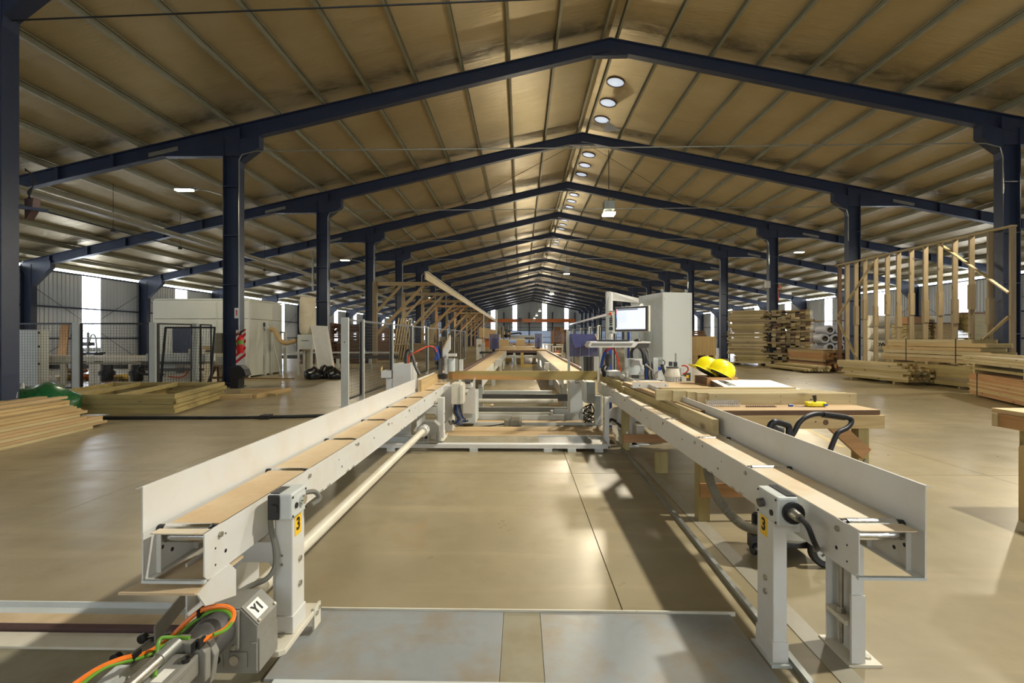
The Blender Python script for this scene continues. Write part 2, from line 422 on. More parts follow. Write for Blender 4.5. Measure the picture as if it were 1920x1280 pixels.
# unseen wall behind the camera, glowing strips and doorway added for cool fill light
m = MB(); bc_ = [XL, -7.0, -6.0, -1.95, -.95, 5.6, 8.4, 10.1, 11.0, XR]
for i in range(0, len(bc_), 2):
    c_ = corrugated((bc_[i], YB), (bc_[i + 1], YB), 0, 10.2, (0, -1), 0.4); m.add(c_.v, c_.f)
c_ = corrugated((5.6, YB), (8.4, YB), 3.6, 10.2, (0, -1), 0.4); m.add(c_.v, c_.f)      # open doorway below, added to let daylight in
obj('wall_back', m, M['corrugated'], kind='structure')
for i in (1, 3, 7):
    c_ = corrugated((bc_[i], YB), (bc_[i + 1], YB), 0, 2.9, (0, -1), .3); obj('trim_%d' % (i + 2), c_, M['corrugated'], kind='structure')
    side_wall.n += 1
    obj('window_%d' % side_wall.n, corrugated((bc_[i], YB), (bc_[i + 1], YB), 2.9, 9.6, (0, -1), .3), M['window_light'], kind='structure')
# far gable with four clear strips and a pale lower band
wf = None
cuts = [XL, -7.0, -6.05, -1.95, -.95, 4.95, 5.95, 10.1, 11.0, XR]
m = MB()
for i in range(0, len(cuts), 2):
    c_ = corrugated((cuts[i], YG), (cuts[i + 1], YG), 2.9, 9.95, (0, 1), .3); m.add(c_.v, c_.f)
wf = obj('wall_far', m, M['gable_sheet'], kind='structure')
for i in range(1, len(cuts) - 1, 2):
    side_wall.n += 1
    obj('window_%d' % side_wall.n, corrugated((cuts[i], YG), (cuts[i + 1], YG), 2.9, 9.95, (0, 1), .3), M['window_light'], kind='structure')
t = NT('gable_band'); f = t.noise(t.coord('Pos', (1, 1, .2)), 1.5, 3); t.col(t.mix(f, srgb((150, 166, 186)), srgb((196, 206, 218))))
t.set(Emission_Color=srgb((150, 168, 196)), Emission_Strength=0.42, Roughness=.5); M['gable_band'] = t.m
side_wall.n += 1
obj('window_%d' % side_wall.n, corrugated((XL, YG), (XR, YG), 0.0, 2.9, (0, 1), .3), M['gable_band'], kind='structure')
for z in (.2, 1.4, 2.9, 3.7): obj('girt', MB().box(XL, YG - .10, z - .05, XR, YG - .02, z + .05), M['navy_steel'], wf)
for x in (-15.0, -9.0, -4.0, 1.9, 7.3, 12.5, 18.0): obj('gable_post', MB().box(x - .14, YG - .35, 0, x + .14, YG - .1, min(7.2, zr(x) - .5)), M['navy_steel'], wf)

# ---------------------------------------------------------------- portal frames
NL0, NL1 = -8.36, -7.90       # left nave columns
NR0, NR1 = 13.10, 13.58       # right nave columns
def I_poly(w, h, tf=.018, tw=.012):
    return [(-w/2, 0), (w/2, 0), (w/2, tf), (tw/2, tf), (tw/2, h - tf), (w/2, h - tf), (w/2, h), (-w/2, h), (-w/2, h - tf), (-tw/2, h - tf), (-tw/2, tf), (-w/2, tf)]
_mesh = {}
def fm(key, fn, mat):
    if key not in _mesh:
        me = fn().mesh(key); me.materials.append(mat); _mesh[key] = me
    return _mesh[key]
def col_mb(x0, x1, ztop):
    return lambda: MB().prism([(x0 + b * (x1 - x0), a, 0) for a, b in I_poly(.26, 1.0, .045, .012)], (0, 0, ztop))
def raf_mb(xa, xb, ha, hb):
    def f():
        m = MB(); a = I_poly(.20, 1.0, .05, .012); vs = []
        for x, h in ((xa, ha), (xb, hb)): vs += [(x, p, zr(x) - h + q * h) for p, q in a]
        n = 12
        m.add(vs, [tuple(range(n - 1, -1, -1)), tuple(range(n, 2 * n))] + [(i, (i + 1) % n, n + (i + 1) % n, n + i) for i in range(n)])
        return m
    return f
def plate_mb(poly, th): return lambda: MB().prism([(x, -th / 2, z) for x, z in poly], (0, th, 0))
nv = M['navy_steel']
ORD = ['nearest', 'second', 'third', 'fourth', 'fifth', 'sixth', 'seventh', 'eighth', 'ninth', 'tenth', 'eleventh', 'twelfth', 'thirteenth', 'fourteenth', 'fifteenth', 'sixteenth', 'seventeenth']
frames = []
for k in range(-1, NF):
    y = Y0 + BAY * k
    fr = thing('portal_frame', ('navy steel roof frame closest to the camera, its left column at the photo edge' if k < 0 else
        'navy steel portal frame spanning the hall, %s whose ridge is in view' % ORD[k]), 'roof frame', (0, y, 0), 0, 'portal frames of the hall', world=False)
    frames.append(fr)
    P = lambda nm, key, fn, mat=nv: obj(nm, fm(key, fn, mat), None, fr)
    P('column', 'col_nl', col_mb(NL0, NL1, zr(NL1) - .42)); P('column', 'col_nr', col_mb(NR0, NR1, zr(NR0) - .42))
    P('column', 'col_wl', col_mb(XL + .1, XL + .55, zr(XL + .1) - .12)); P('column', 'col_wr', col_mb(XR - .55, XR - .1, zr(XR - .1) - .12))
    P('rafter', 'raf_l', raf_mb(RX, NL0, .36, .46)); P('rafter', 'raf_r', raf_mb(RX, NR1, .36, .46))
    P('aisle_rafter', 'raf_al', raf_mb(NL0, XL + .1, .40, .38)); P('aisle_rafter', 'raf_ar', raf_mb(NR1, XR - .1, .40, .38))
    zb = zr(NL1) - .45
    P('corbel', 'cor_l', plate_mb([(NL1, zb), (NL1 + .56, zb + .12), (NL1 + .56, zb - .22), (NL1 + .02, zb - .62), (NL1, zb - .8)], .25))
    zb2 = zr(NR0) - .45
    P('corbel', 'cor_r', plate_mb([(NR0, zb2), (NR0 - .56, zb2 + .12), (NR0 - .56, zb2 - .22), (NR0 - .02, zb2 - .62), (NR0, zb2 - .8)], .25))
    za = zr(NL0 - 1.7) - .42; P('haunch', 'hau_l', plate_mb([(NL1, zr(NL1) - .1), (NL1, za), (NL0 - 1.7, za), (NL0 - 1.7, zr(NL0 - 1.7) - .1)], .19))
    za = zr(NR1 + 1.7) - .42; P('haunch', 'hau_r', plate_mb([(NR0, zr(NR0) - .1), (NR0, za), (NR1 + 1.7, za), (NR1 + 1.7, zr(NR1 + 1.7) - .1)], .19))
    zw = zr(XL + .55) - .38
    P('haunch', 'hau_wl', plate_mb([(XL + .1, zw), (XL + .55, zw - .75), (XL + 1.35, zw + .02), (XL + 1.35, zw + .3), (XL + .1, zw + .2)], .22))
    zw = zr(XR - .55) - .38
    P('haunch', 'hau_wr', plate_mb([(XR - .1, zw), (XR - .55, zw - .75), (XR - 1.35, zw + .02), (XR - 1.35, zw + .3), (XR - .1, zw + .2)], .22))
    P('apex_plate', 'apex', plate_mb([(RX - .5, zr(RX - .5) - .39), (RX + .5, zr(RX + .5) - .39), (RX, zr(RX) - .40)], .17))
    for key, xm, s in (('spl_l', NL0 - 1.7, .2225), ('spl_r', NR1 + 1.7, -.205)):
        P('splice_plate', key, lambda xm=xm, s=s: MB().prism([(xm + a, -.125, zr(xm + a) - .30 + b) for a, b in ((-.42, -.06), (.42, -.06), (.42, .06), (-.42, .06))], (0, .02, 0)), M['galvanised'])
    if k < 6:
        for j in range(5):
            for key, x0, x1 in (('nl', NL0, NL1), ('nr', NR0, NR1)):
                P('stiffener', 'st%s%d' % (key, j), lambda x0=x0, x1=x1, j=j: MB().box(x0 + .022, -.125, .10 + 1.38 * j, x1 - .022, -.006, .13 + 1.38 * j))
        for j in range(6):
            x = NL0 - 3.2 - 1.6 * j
            P('stiffener', 'sal%d' % j, lambda x=x: MB().prism([(x - .05, -.098, zr(x) - .36), (x + .05, -.098, zr(x) - .36), (x + .05, -.098, zr(x) - .03), (x - .05, -.098, zr(x) - .03)], (0, .09, 0)))
            x2 = NR1 + 3.2 + 1.6 * j
            P('stiffener', 'sar%d' % j, lambda x=x2: MB().prism([(x - .05, -.098, zr(x) - .36), (x + .05, -.098, zr(x) - .36), (x + .05, -.098, zr(x) - .03), (x - .05, -.098, zr(x) - .03)], (0, .09, 0)))
    for key, x0, x1 in (('bnl', NL0, NL1), ('bnr', NR0, NR1)):
        P('base_plate', key, lambda x0=x0, x1=x1: MB().box(x0 - .04, -.17, 0, x1 + .04, .17, .025))
# bits stuck to and hung on the frames
def P2(fr, nm, mb, mat, lab=None, smooth=False):
    y = fr.location.y; mb.move(0, -y, 0); return obj(nm, mb, mat, fr, smooth, 0, lab)
f0, f1_ = frames[0], frames[1]
a = Vector((-7.6675, 7.28 - .14, 1.98))
P2(f0, 'torn_sticker', MB().prism([(NL1 - .16, 7.145, 1.80), (NL1 - .05, 7.145, 1.83), (NL1 - .045, 7.145, 1.90), (NL1 - .09, 7.145, 1.85), (NL1 - .14, 7.145, 1.88)], (0, .003, 0)), M['white_label'])
# conduit across the hall at the second frame, with its drops on the columns
zc = 6.60
def conduit(k, y, z):
    P2(frames[k + 1], 'conduit', MB().tube([(NL1 + .02, y - .16, 1.3), (NL1 + .02, y - .16, z - .25), (NL1 + .1, y - .16, z - .1), (NL1 + .5, y - .16, z), (2.4, y - .16, z + .02), (NR0 - .5, y - .16, z + .06), (NR0 - .1, y - .16, z - .05), (NR0 - .03, y - .16, z - .3), (NR0 - .03, y - .16, z - 1.3)], .017, 6), M['galvanised'])
conduit(0, Y0, zc)
for k in (1, 2, 3, 4, 5, 6): conduit(k, Y0 + BAY * k, zc - .05)
P2(frames[0], 'tie_rod', MB().tube([(NL1, 7.28, 6.30), (1.0, 7.28, 6.54), (RX, 7.28, 6.66), (NR0, 7.28, 7.1)], .014, 6), M['black_metal'])
for (k, x0, z0, x1, z1) in ((2, RX - .3, zr(RX) - .4, NL1 + .3, 6.2), (2, RX + .3, zr(RX) - .4, NR0 - .3, 6.0)):
    P2(frames[k + 1], 'brace_wire', MB().tube([(x0, Y0 + BAY * 1 + .2, z0), (x1, Y0 + BAY * 2, z1)], .008, 5), M['black_metal'])
# cross-bracing rods on the side walls, parts of the walls
for k in (1, 2, 3, 4):
    y = Y0 + BAY * k
    for xw, wall, s in ((XL + .12, wl, 1), (XR - .12, wr, -1)):
        obj('brace_rod', MB().cyl((xw, y + .3, 3.6), (xw, y + BAY - .3, .3), .011, 6), M['black_metal'], wall)
        obj('brace_rod', MB().cyl((xw + s * .03, y + .3, .3), (xw + s * .03, y + BAY - .3, 3.6), .011, 6), M['black_metal'], wall)
# ---------------------------------------------------------------- writing
_txt = {}
def text_mesh(s, size, depth=0.0008, bold=0.0):
    cu = bpy.data.curves.new('t', 'FONT'); cu.body = s; cu.size = size; cu.extrude = depth; cu.align_x = 'CENTER'; cu.align_y = 'CENTER'; cu.offset = bold
    o = bpy.data.objects.new('t', cu); C.objects.link(o)
    dg = bpy.context.evaluated_depsgraph_get(); me = bpy.data.meshes.new_from_object(o.evaluated_get(dg))
    bpy.data.objects.remove(o); bpy.data.curves.remove(cu); me.materials.clear(); return me
def lettering(name, s, size, loc, xdir, ydir, mat, parent, bold=0.0, sx=1.0):
    me = text_mesh(s, size, bold=bold); X = Vector(xdir).normalized(); Yv = Vector(ydir).normalized(); Z = X.cross(Yv)
    mt = Matrix((X * sx, Yv, Z)).transposed().to_4x4(); mt.translation = Vector(loc) - (WORLD.get(parent.name, Vector((0, 0, 0))) if parent else Vector((0, 0, 0)))
    me.transform(mt); o = obj(name, me, mat, parent); o['kind'] = 'stuff' if len(s) > 1 else ''
    if len(s) == 1: del o['kind']
    return o
def pxbox(x0, y0, x1, y1, Y, d):
    a = at(x0, y0, Y); b = at(x1, y1, Y); return MB().box(a.x, Y, a.z, b.x, Y + d, b.z)

# ---------------------------------------------------------------- the two infeed conveyors
ZT, ZB, ZG = .712, .541, .871
def conveyor(s, xi, xo, y0, y1, yr, nroll, label, bed_mat):
    X = lambda v: s * v
    t = thing('infeed_conveyor', label, 'conveyor', (X((xi + xo) / 2), (y0 + y1) / 2, 0), 0, 'infeed conveyors')
    wp = M['white_paint']
    # inner side plate with its notched lower edge
    pts = [(y0, ZT), (y0, ZB + .02), (y0 + .02, ZB)]
    for yn in (2.62, 2.72, 3.02, 3.12, 4.4, 4.5, 5.1):
        pts += [(yn, ZB), (yn, ZB + .012), (yn + .05, ZB + .012), (yn + .05, ZB)]
    pts += [(y1, ZB), (y1, ZT)]
    obj('side_plate', MB().prism([(X(xi), y, z) for y, z in pts], (X(.005), 0, 0)), wp, t)
    obj('side_plate', MB().box(X(xo), y0, ZB, X(xo - .005), y1, ZT - .001), wp, t)
    for ya, yb, dx in ((y0, 6.0, 0), (6.05, y1 - .1, -.025)):
        g = [(xo + dx, ZT), (xo + dx, ZG), (xo + dx + .022, ZG - .006), (xo + dx + .022, ZG - .003), (xo + dx + .001, ZG + .004), (xo + dx - .004, ZG + .003), (xo + dx - .004, ZT)]
        obj('guard_fence', MB().prism([(X(a), ya, z) for a, z in g], (0, yb - ya, 0)), wp, t)
    ry = [yr + .745 * k for k in range(nroll)]
    gap = .030
    edges = [y0 + .03] + ry + [y1]
    for k in range(len(edges) - 1):
        a = edges[k] + (.024 if k else 0); b = edges[k + 1] - .024
        if k == 0: a, b = y0, edges[1] - .030
        if b - a > .01: obj('bed_plate', MB().box(X(xi + .001), a, ZT - .004, X(xo - gap), b, ZT), M[bed_mat] if k else M['dusty_bed'], t)
    for y in ry:
        r = obj('roller', MB().cyl((X(xi + .022), y, ZT - .014), (X(xo - gap - .006), y, ZT - .014), .0225, 16), M['chrome'], t, True)
        obj('bearing', MB().cyl((X(xi + .006), y, ZT - .013), (X(xi + .022), y, ZT - .013), .017, 10), M['black_plastic'], r, True)
        obj('bearing', MB().cyl((X(xo - gap - .006), y, ZT - .013), (X(xo - .006), y, ZT - .013), .017, 10), M['black_plastic'], r, True)
        obj('bolt', MB().cyl((X(xi - .009), y + .012, ZT - .036), (X(xi), y + .012, ZT - .036), .0105, 6), M['zinc'], t)
    # return roller under the front end, lower lips, front lip
    obj('roller', MB().cyl((X(xi + .006), y0 + .10, ZT - .05), (X(xo - .006), y0 + .10, ZT - .05), .022, 14), M['chrome'], t, True)
    obj('lower_lip', MB().box(X(xi + .005), y0, ZB, X(xi + .012), y1, ZB + .004), wp, t)
    obj('lower_lip', MB().box(X(xo - .005), y0, ZB, X(xo - .030), y1, ZB + .004), wp, t)
    obj('front_lip', MB().box(X(xi - .001), y0 - .003, ZB - .004, X(xo), y0 + .012, ZB + .006), M['light_grey'], t)
    for yy in (y0 + .06, y0 + .26): obj('inner_rib', MB().box(X(xo - .005), yy, ZB + .004, X(xo - .022), yy + .004, ZT - .03), wp, t)
    for yy in (3.5, 4.8, 6.4): obj('cross_member', MB().box(X(xi + .005), yy, ZB + .03, X(xo - .005), yy + .05, ZT - .03), wp, t)
    h = MB()
    for yy, z in ((y0 + .12, .665), (y0 + .12, .600), (y0 + .06, .635), (y0 + .06, .575), (2.32, .64), (2.34, .585), (2.9, .655), (2.95, .60), (3.2, .68), (3.6, .64), (4.1, .66), (4.6, .63), (5.0, .66)):
        h.cyl((X(xi - .0008), yy, z), (X(xi + .001), yy, z), .0075 if int(z * 1000) % 10 == 0 else .004, 8)
    for yy, z in ((y0 + .14, .655), (y0 + .14, .595), (y0 + .09, .625)): h.cyl((X(xo - .006), yy, z), (X(xo - .0045), yy, z), .008, 8)
    obj('bolt_holes', h, M['ink'], t, kind='stuff')
    return t
lc = conveyor(-1, 1.108, 1.331, 1.66, 7.45, 1.733, 8, 'white steel infeed conveyor on the left, ending at the grey Y1 gearbox', 'tan_bed')
rc = conveyor(1, 1.200, 1.437, 1.73, 7.55, 1.828, 8, 'white steel infeed conveyor on the right, beside the wooden workbench', 'dusty_bed')
wp = M['white_paint']

# legs, control boxes and number plates
def bolt_head(p, d, r, parent, L=.008, name='bolt'):
    p = Vector(p); d = Vector(d); obj(name, MB().cyl(p, p + d * L, r, 6), M['zinc'], parent)
def left_leg(dy, t):
    l = obj('leg', MB().box(-1.064, 2.05 + dy, .125, -.984, 2.165 + dy, .63), wp, t, bevel=.006)
    obj('foot', MB().box(-1.070, 2.045 + dy, .125, -.980, 2.17 + dy, .20), wp, l, bevel=.004)
    for z in (.42, .31): bolt_head((-.984, 2.115 + dy, z), (1, 0, 0), .012, l)
    for z in (.46, .42): bolt_head((-1.03, 2.05 + dy, z), (0, -1, 0), .006, l, .004)
    b = obj('base_bar', MB().prism([(-1.075, 1.93 + dy, .10), (-.985, 1.93 + dy, .10), (-.965, 1.95 + dy, .10), (-.965, 2.29 + dy, .10), (-1.075, 2.29 + dy, .10)], (0, 0, .024)), M['cream_paint'], t, bevel=.003)
    obj('tab', MB().box(-.972, 2.22 + dy, .035, -.963, 2.29 + dy, .135), M['cream_paint'], b)
    for y in (1.97, 2.03): bolt_head((-1.02, y + dy, .124), (0, 0, 1), .012, b)
    bolt_head((-.963, 2.24 + dy, .105), (1, 0, 0), .009, b); bolt_head((-.963, 2.275 + dy, .115), (1, 0, 0), .008, b)
    # inverted-U carriage plate behind the gearbox
    pl = [(-1.27, .10), (-1.27, .50), (-1.064, .50), (-1.064, .10), (-1.075, .10), (-1.075, .40), (-1.095, .425), (-1.215, .425), (-1.235, .40), (-1.235, .10)]
    obj('carriage_plate', MB().prism([(x, 2.06 + dy, z) for x, z in pl], (0, .012, 0)), wp, t)
    obj('carriage_side', MB().box(-1.275, 1.80 + dy, .12, -1.268, 2.30 + dy, .54), wp, t)
    obj('carriage_top', MB().box(-1.27, 2.06 + dy, .50, -1.064, 2.32 + dy, .512), wp, t)
    return l
def right_leg(dy, t):
    l = obj('leg', MB().box(1.076, 2.07 + dy, .012, 1.136, 2.21 + dy, .62), wp, t, bevel=.005)
    obj('foot', MB().box(1.072, 2.066 + dy, .012, 1.140, 2.215 + dy, .10), wp, l, bevel=.003)
    obj('base_plate', MB().box(1.06, 2.05 + dy, 0, 1.155, 2.235 + dy, .012), M['light_grey'], l)
    obj('hanger', MB().box(1.14, 2.09 + dy, .56, 1.20, 2.20 + dy, .63), wp, l)
    for z in (.345, .285): bolt_head((1.076, 2.13 + dy, z), (-1, 0, 0), .012, l)
    return l
ll = left_leg(0, lc); left_leg(4.03, lc)
rl = right_leg(0, rc); right_leg(4.13, rc)
# control box on the left leg
cb = obj('control_box', MB().box(-1.060, 1.995, .632, -.962, 2.135, .742), M['light_grey'], lc, bevel=.008)
obj('end_cap', MB().box(-1.059, 1.984, .636, -1.012, 1.996, .738), M['black_plastic'], cb, bevel=.003)
obj('socket', MB().cyl((-1.034, 1.974, .682), (-1.034, 1.986, .682), .019, 16), M['black_plastic'], cb, True)
obj('top_cover', MB().box(-1.054, 2.0, .741, -1.015, 2.09, .745), M['dark_grey'], cb)
obj('push_button', MB().cyl((-.962, 2.085, .692), (-.945, 2.085, .692), .020, 16), M['chrome'], cb, True)
obj('indicator', MB().cyl((-.962, 2.035, .682), (-.957, 2.035, .682), .012, 12), M['ink'], cb, True)
for y, z in ((2.005, .725), (2.005, .645), (2.125, .725), (2.125, .645)): obj('screw', MB().cyl((-.962, y, z), (-.959, y, z), .005, 8), M['ink'], cb)
n = obj('number_plate', MB().box(-.984, 2.068, .533, -.9825, 2.128, .622), M['yellow_label'], lc, label='yellow plate with a black number 3')
lettering('number', '3', .075, (-.982, 2.098, .578), (0, 1, 0), (0, 0, 1), M['ink'], n, .002)
obj('cable', MB().tube([(-.975, 2.14, .70), (-.95, 2.19, .69), (-.93, 2.20, .655), (-.95, 2.16, .64)], .011, 8, 5), M['grey_cable'], lc, True)
obj('cable', MB().tube([(-1.065, 2.02, .63), (-1.068, 2.035, .57), (-1.05, 2.03, .50), (-1.045, 2.02, .43), (-1.07, 2.0, .385), (-1.13, 1.97, .365), (-1.18, 1.86, .355), (-1.22, 1.80, .33), (-1.25, 1.74, .30)], .011, 8, 5), M['grey_cable'], lc, True)
# control box on the right leg
cb = obj('control_box', MB().box(1.072, 2.03, .606, 1.162, 2.20, .730), M['light_grey'], rc, bevel=.010)
obj('end_cap', MB().cyl((1.135, 2.016, .667), (1.135, 2.032, .667), .045, 16), M['black_plastic'], cb, True)
obj('plug', MB().cyl((1.128, 1.965, .668), (1.128, 2.018, .668), .018, 10, .024), M['zinc'], cb, True)
obj('top_cover', MB().box(1.118, 2.04, .729, 1.156, 2.19, .734), M['black_plastic'], cb)
obj('push_button', MB().cyl((1.072, 2.145, .672), (1.050, 2.145, .668), .019, 14), M['dark_grey'], cb, True)
obj('indicator', MB().cyl((1.072, 2.075, .650), (1.068, 2.075, .650), .013, 12), M['ink'], cb, True)
for y, z in ((2.04, .715), (2.04, .62), (2.19, .715), (2.19, .62)): obj('screw', MB().cyl((1.072, y, z), (1.069, y, z), .005, 8), M['ink'], cb)
n = obj('number_plate', MB().box(1.0745, 2.118, .525, 1.076, 2.178, .614), M['yellow_label'], rc, label='yellow plate with a black number 3')
lettering('number', '3', .075, (1.074, 2.148, .570), (0, -1, 0), (0, 0, 1), M['ink'], n, .002)
obj('cable', MB().tube([(1.128, 1.99, .668), (1.135, 1.93, .655), (1.15, 1.91, .60), (1.175, 1.93, .56), (1.20, 1.98, .535)], .0105, 8, 6), M['black_metal'], rc, True)
# jacking leg under the outer edge of the right conveyor
jl = obj('jack_leg', MB().prism([(1.410, 2.250, .012), (1.462, 2.250, .012), (1.462, 2.075, .012), (1.410, 2.075, .012), (1.410, 2.081, .012), (1.456, 2.081, .012), (1.456, 2.244, .012), (1.410, 2.244, .012)], (0, 0, .535)), wp, rc)
obj('sleeve', MB().box(1.407, 2.070, .012, 1.465, 2.082, .30), wp, jl)
obj('base_plate', MB().box(1.39, 2.06, 0, 1.53, 2.27, .012), M['cream_paint'], jl)
obj('threaded_rod', MB().cyl((1.428, 2.17, .04), (1.428, 2.17, .42), .010, 10), M['zinc'], jl, True)
obj('rod_head', MB().cyl((1.428, 2.17, .42), (1.428, 2.17, .432), .024, 8), M['zinc'], jl)
obj('nut', MB().cyl((1.428, 2.17, .175), (1.428, 2.17, .20), .021, 6), M['zinc'], jl)
obj('bracket', MB().box(1.400, 2.10, .155, 1.456, 2.235, .175), M['cream_paint'], jl)
bolt_head((1.50, 2.11, .012), (0, 0, 1), .016, jl)
jl2 = obj('jack_leg', MB().box(1.37, 6.22, .0, 1.43, 6.30, .545), wp, rc); obj('base_plate', MB().box(1.30, 6.14, 0, 1.50, 6.38, .012), M['light_grey'], jl2)
# tan shelf plate under the front of the left conveyor
sh = obj('shelf_plate', MB().prism([(-1.378, 1.615, .519), (-1.112, 1.615, .519), (-1.11, 1.69, .519), (-1.11, 1.90, .519), (-1.30, 1.90, .519)], (0, 0, .008)), M['tan_dust'], lc)
obj('gusset', MB().prism([(-1.110, 1.62, .519), (-1.110, 1.70, .541), (-1.110, 1.80, .541), (-1.110, 1.84, .50), (-1.110, 1.84, .40), (-1.110, 1.66, .46)], (.006, 0, 0)), wp, lc)

# gearboxes of the sideways drive, one per carriage, joined by the shaft
def gearbox(dy, label, text):
    t = thing('gearbox', label, 'gearbox', (-1.12, 1.87 + dy, .10))
    g = M['machine_grey']
    pr = [(-1.25, .125), (-.999, .125), (-.999, .307), (-1.066, .372), (-1.185, .372), (-1.25, .31)]
    obj('housing', MB().prism([(x, 1.80 + dy, z) for x, z in pr], (0, .145, 0)), g, t, bevel=.003)
    d = Vector((-.067, 0, .065)).normalized(); nn = Vector((.065, 0, .067)).normalized()
    c = Vector((-1.066, 0, .372))
    q = [c + nn * .001, c + nn * .006, c - d * .0935 + nn * .006, c - d * .0935 + nn * .001]
    co_ = obj('cover', MB().prism([(v.x, 1.803 + dy, v.z) for v in q], (0, .139, 0)), g, t, bevel=.001)
    for yy in (1.815, 1.93):
        p = c - d * .083 + nn * .006; obj('screw', MB().cyl((p.x, yy + dy, p.z), (p.x + nn.x * .006, yy + dy, p.z + nn.z * .006), .006, 8), M['zinc'], co_)
    obj('side_plate', MB().box(-.999, 1.806 + dy, .13, -.994, 1.94 + dy, .255), g, t)
    obj('flange', MB().box(-1.020, 1.793 + dy, .14, -.999, 1.80 + dy, .245), g, t)
    pc = obj('inspection_plate', MB().box(-1.105, 1.795 + dy, .15, -1.035, 1.80 + dy, .21), g, t, bevel=.002)
    obj('cap', MB().cyl((-1.083, 1.789 + dy, .18), (-1.083, 1.796 + dy, .18), .018, 16), M['zinc'], pc, True)
    pc = obj('inspection_plate', MB().box(-1.19, 1.795 + dy, .15, -1.13, 1.80 + dy, .21), g, t, bevel=.002)
    obj('hole', MB().cyl((-1.155, 1.792 + dy, .18), (-1.155, 1.796 + dy, .18), .018, 12), M['ink'], pc, True)
    if text:
        lp = c - d * .045 + nn * .0065
        L = obj('label_plate', MB().prism([tuple(lp + d * a + Vector((0, b, 0)) + Vector((0, 1.855 + dy, 0))) for a, b in ((-.030, -.040), (.030, -.040), (.030, .040), (-.030, .040))], tuple(nn * .0008)), M['white_label'], t)
        lettering('lettering', text, .050, lp + nn * .002 + Vector((0, 1.855 + dy, 0)), (0, 1, 0), d, M['ink'], L, .0015)
    return t
g1 = gearbox(0, 'grey gearbox marked Y1 under the left conveyor, nearest the camera', 'Y1')
g2 = gearbox(4.03, 'grey gearbox at the far end of the white drive shaft', None)
t = thing('drive_shaft', 'long cream drive shaft lying low between the two grey gearboxes', 'shaft', (-1.175, 3.8, .236))
obj('tube', MB().cyl((-1.175, 1.95, .276), (-1.175, 5.70, .276), .036, 20), M['cream_paint'], t, True)
fg = obj('coupling', MB().cyl((-1.175, 5.68, .276), (-1.175, 5.83, .276), .064, 24), wp, t, True, bevel=.004)
for a in (0.6, 1.6, 2.6): obj('clamp_screw', MB().cyl((-1.175 + .06 * math.cos(a), 5.74, .276 + .06 * math.sin(a)), (-1.175 + .068 * math.cos(a), 5.74, .276 + .068 * math.sin(a)), .009, 8), M['ink'], fg)
# servo drive in front of the near gearbox
t = thing('servo_motor', 'grey servo drive with orange and green cables at the lower left', 'motor', (-1.16, 1.55, .1))
mt = obj('adapter', MB().lathe([(.055, 1.80), (.068, 1.79), (.070, 1.74), (.062, 1.69), (.056, 1.645)], (-1.140, 0, .300), 22, 'Y'), M['dark_grey'], t, True)
obj('adapter_flange', MB().box(-1.205, 1.782, .225, -1.062, 1.795, .371), M['machine_grey'], mt, bevel=.004)
for a, b in ((-.06, .062), (.062, .06), (.06, -.06)): obj('bolt', MB().cyl((-1.135 + a, 1.772, .298 + b), (-1.135 + a, 1.784, .298 + b), .008, 8), M['zinc'], mt)
mb_ = obj('motor_body', MB().box(-1.185, 1.22, .262, -1.085, 1.60, .335), M['machine_grey'], t, bevel=.008)
obj('clamp_plate', MB().prism([(-1.205, 1.60, .235), (-1.065, 1.60, .235), (-1.065, 1.60, .335), (-1.09, 1.60, .365), (-1.205, 1.60, .365)], (0, .03, 0)), M['machine_grey'], t, bevel=.004)
obj('clamp_plate', MB().prism([(-1.21, 1.64, .20), (-1.075, 1.64, .20), (-1.06, 1.64, .30), (-1.085, 1.64, .355), (-1.21, 1.64, .355)], (0, .03, 0)), M['machine_grey'], t, bevel=.004)
obj('sticker', MB().box(-1.145, 1.46, .335, -1.11, 1.52, .3358), M['white_label'], mb_)
obj('connector', MB().cyl((-1.165, 1.34, .362), (-1.155, 1.53, .372), .018, 14), M['zinc'], t, True)
obj('connector', MB().cyl((-1.156, 1.51, .371), (-1.153, 1.585, .376), .021, 14), M['galvanised'], t, True)
obj('side_bar', MB().box(-1.084, 1.22, .285, -1.078, 1.57, .312), M['machine_grey'], mb_)
obj('lock_screw', MB().cyl((-1.10, 1.555, .335), (-1.10, 1.555, .348), .012, 10), M['black_plastic'], mb_)
obj('power_cable', MB().tube([at(372, 1204, 1.58), at(395, 1193, 1.62), at(420, 1180, 1.66), at(436, 1162, 1.70), at(437, 1146, 1.73), at(424, 1137, 1.74), at(400, 1137, 1.73), at(375, 1145, 1.72), at(350, 1165, 1.70), at(325, 1190, 1.68), at(300, 1210, 1.62), at(270, 1226, 1.56), at(235, 1233, 1.50), at(200, 1246, 1.45), at(170, 1262, 1.40), at(130, 1290, 1.34)], .0085, 8, 5), M['orange_cable'], t, True)
obj('earth_cable', MB().tube([at(400, 1190, 1.61), at(422, 1181, 1.65), at(434, 1166, 1.69), at(430, 1150, 1.72), at(412, 1143, 1.735), at(390, 1148, 1.73), at(362, 1166, 1.71), at(335, 1189, 1.68), at(300, 1214, 1.61), at(270, 1231, 1.55), at(200, 1250, 1.445), at(150, 1285, 1.35)], .006, 8, 5), M['green_cable'], t, True)
obj('earth_cable', MB().tube([at(355, 1196, 1.60), at(330, 1195, 1.60), at(305, 1195, 1.58), at(297, 1205, 1.56), at(295, 1230, 1.54), at(290, 1268, 1.48)], .006, 8, 5), M['green_cable'], t, True)
for p in ((378, 1204, 1.585), (366, 1210, 1.57), (376, 1147, 1.722), (256, 1229, 1.53)):
    a = at(*p); obj('cable_tie', MB().box(a.x - .004, a.y - .016, a.z - .014, a.x + .004, a.y + .016, a.z + .014), M['ink'], t)
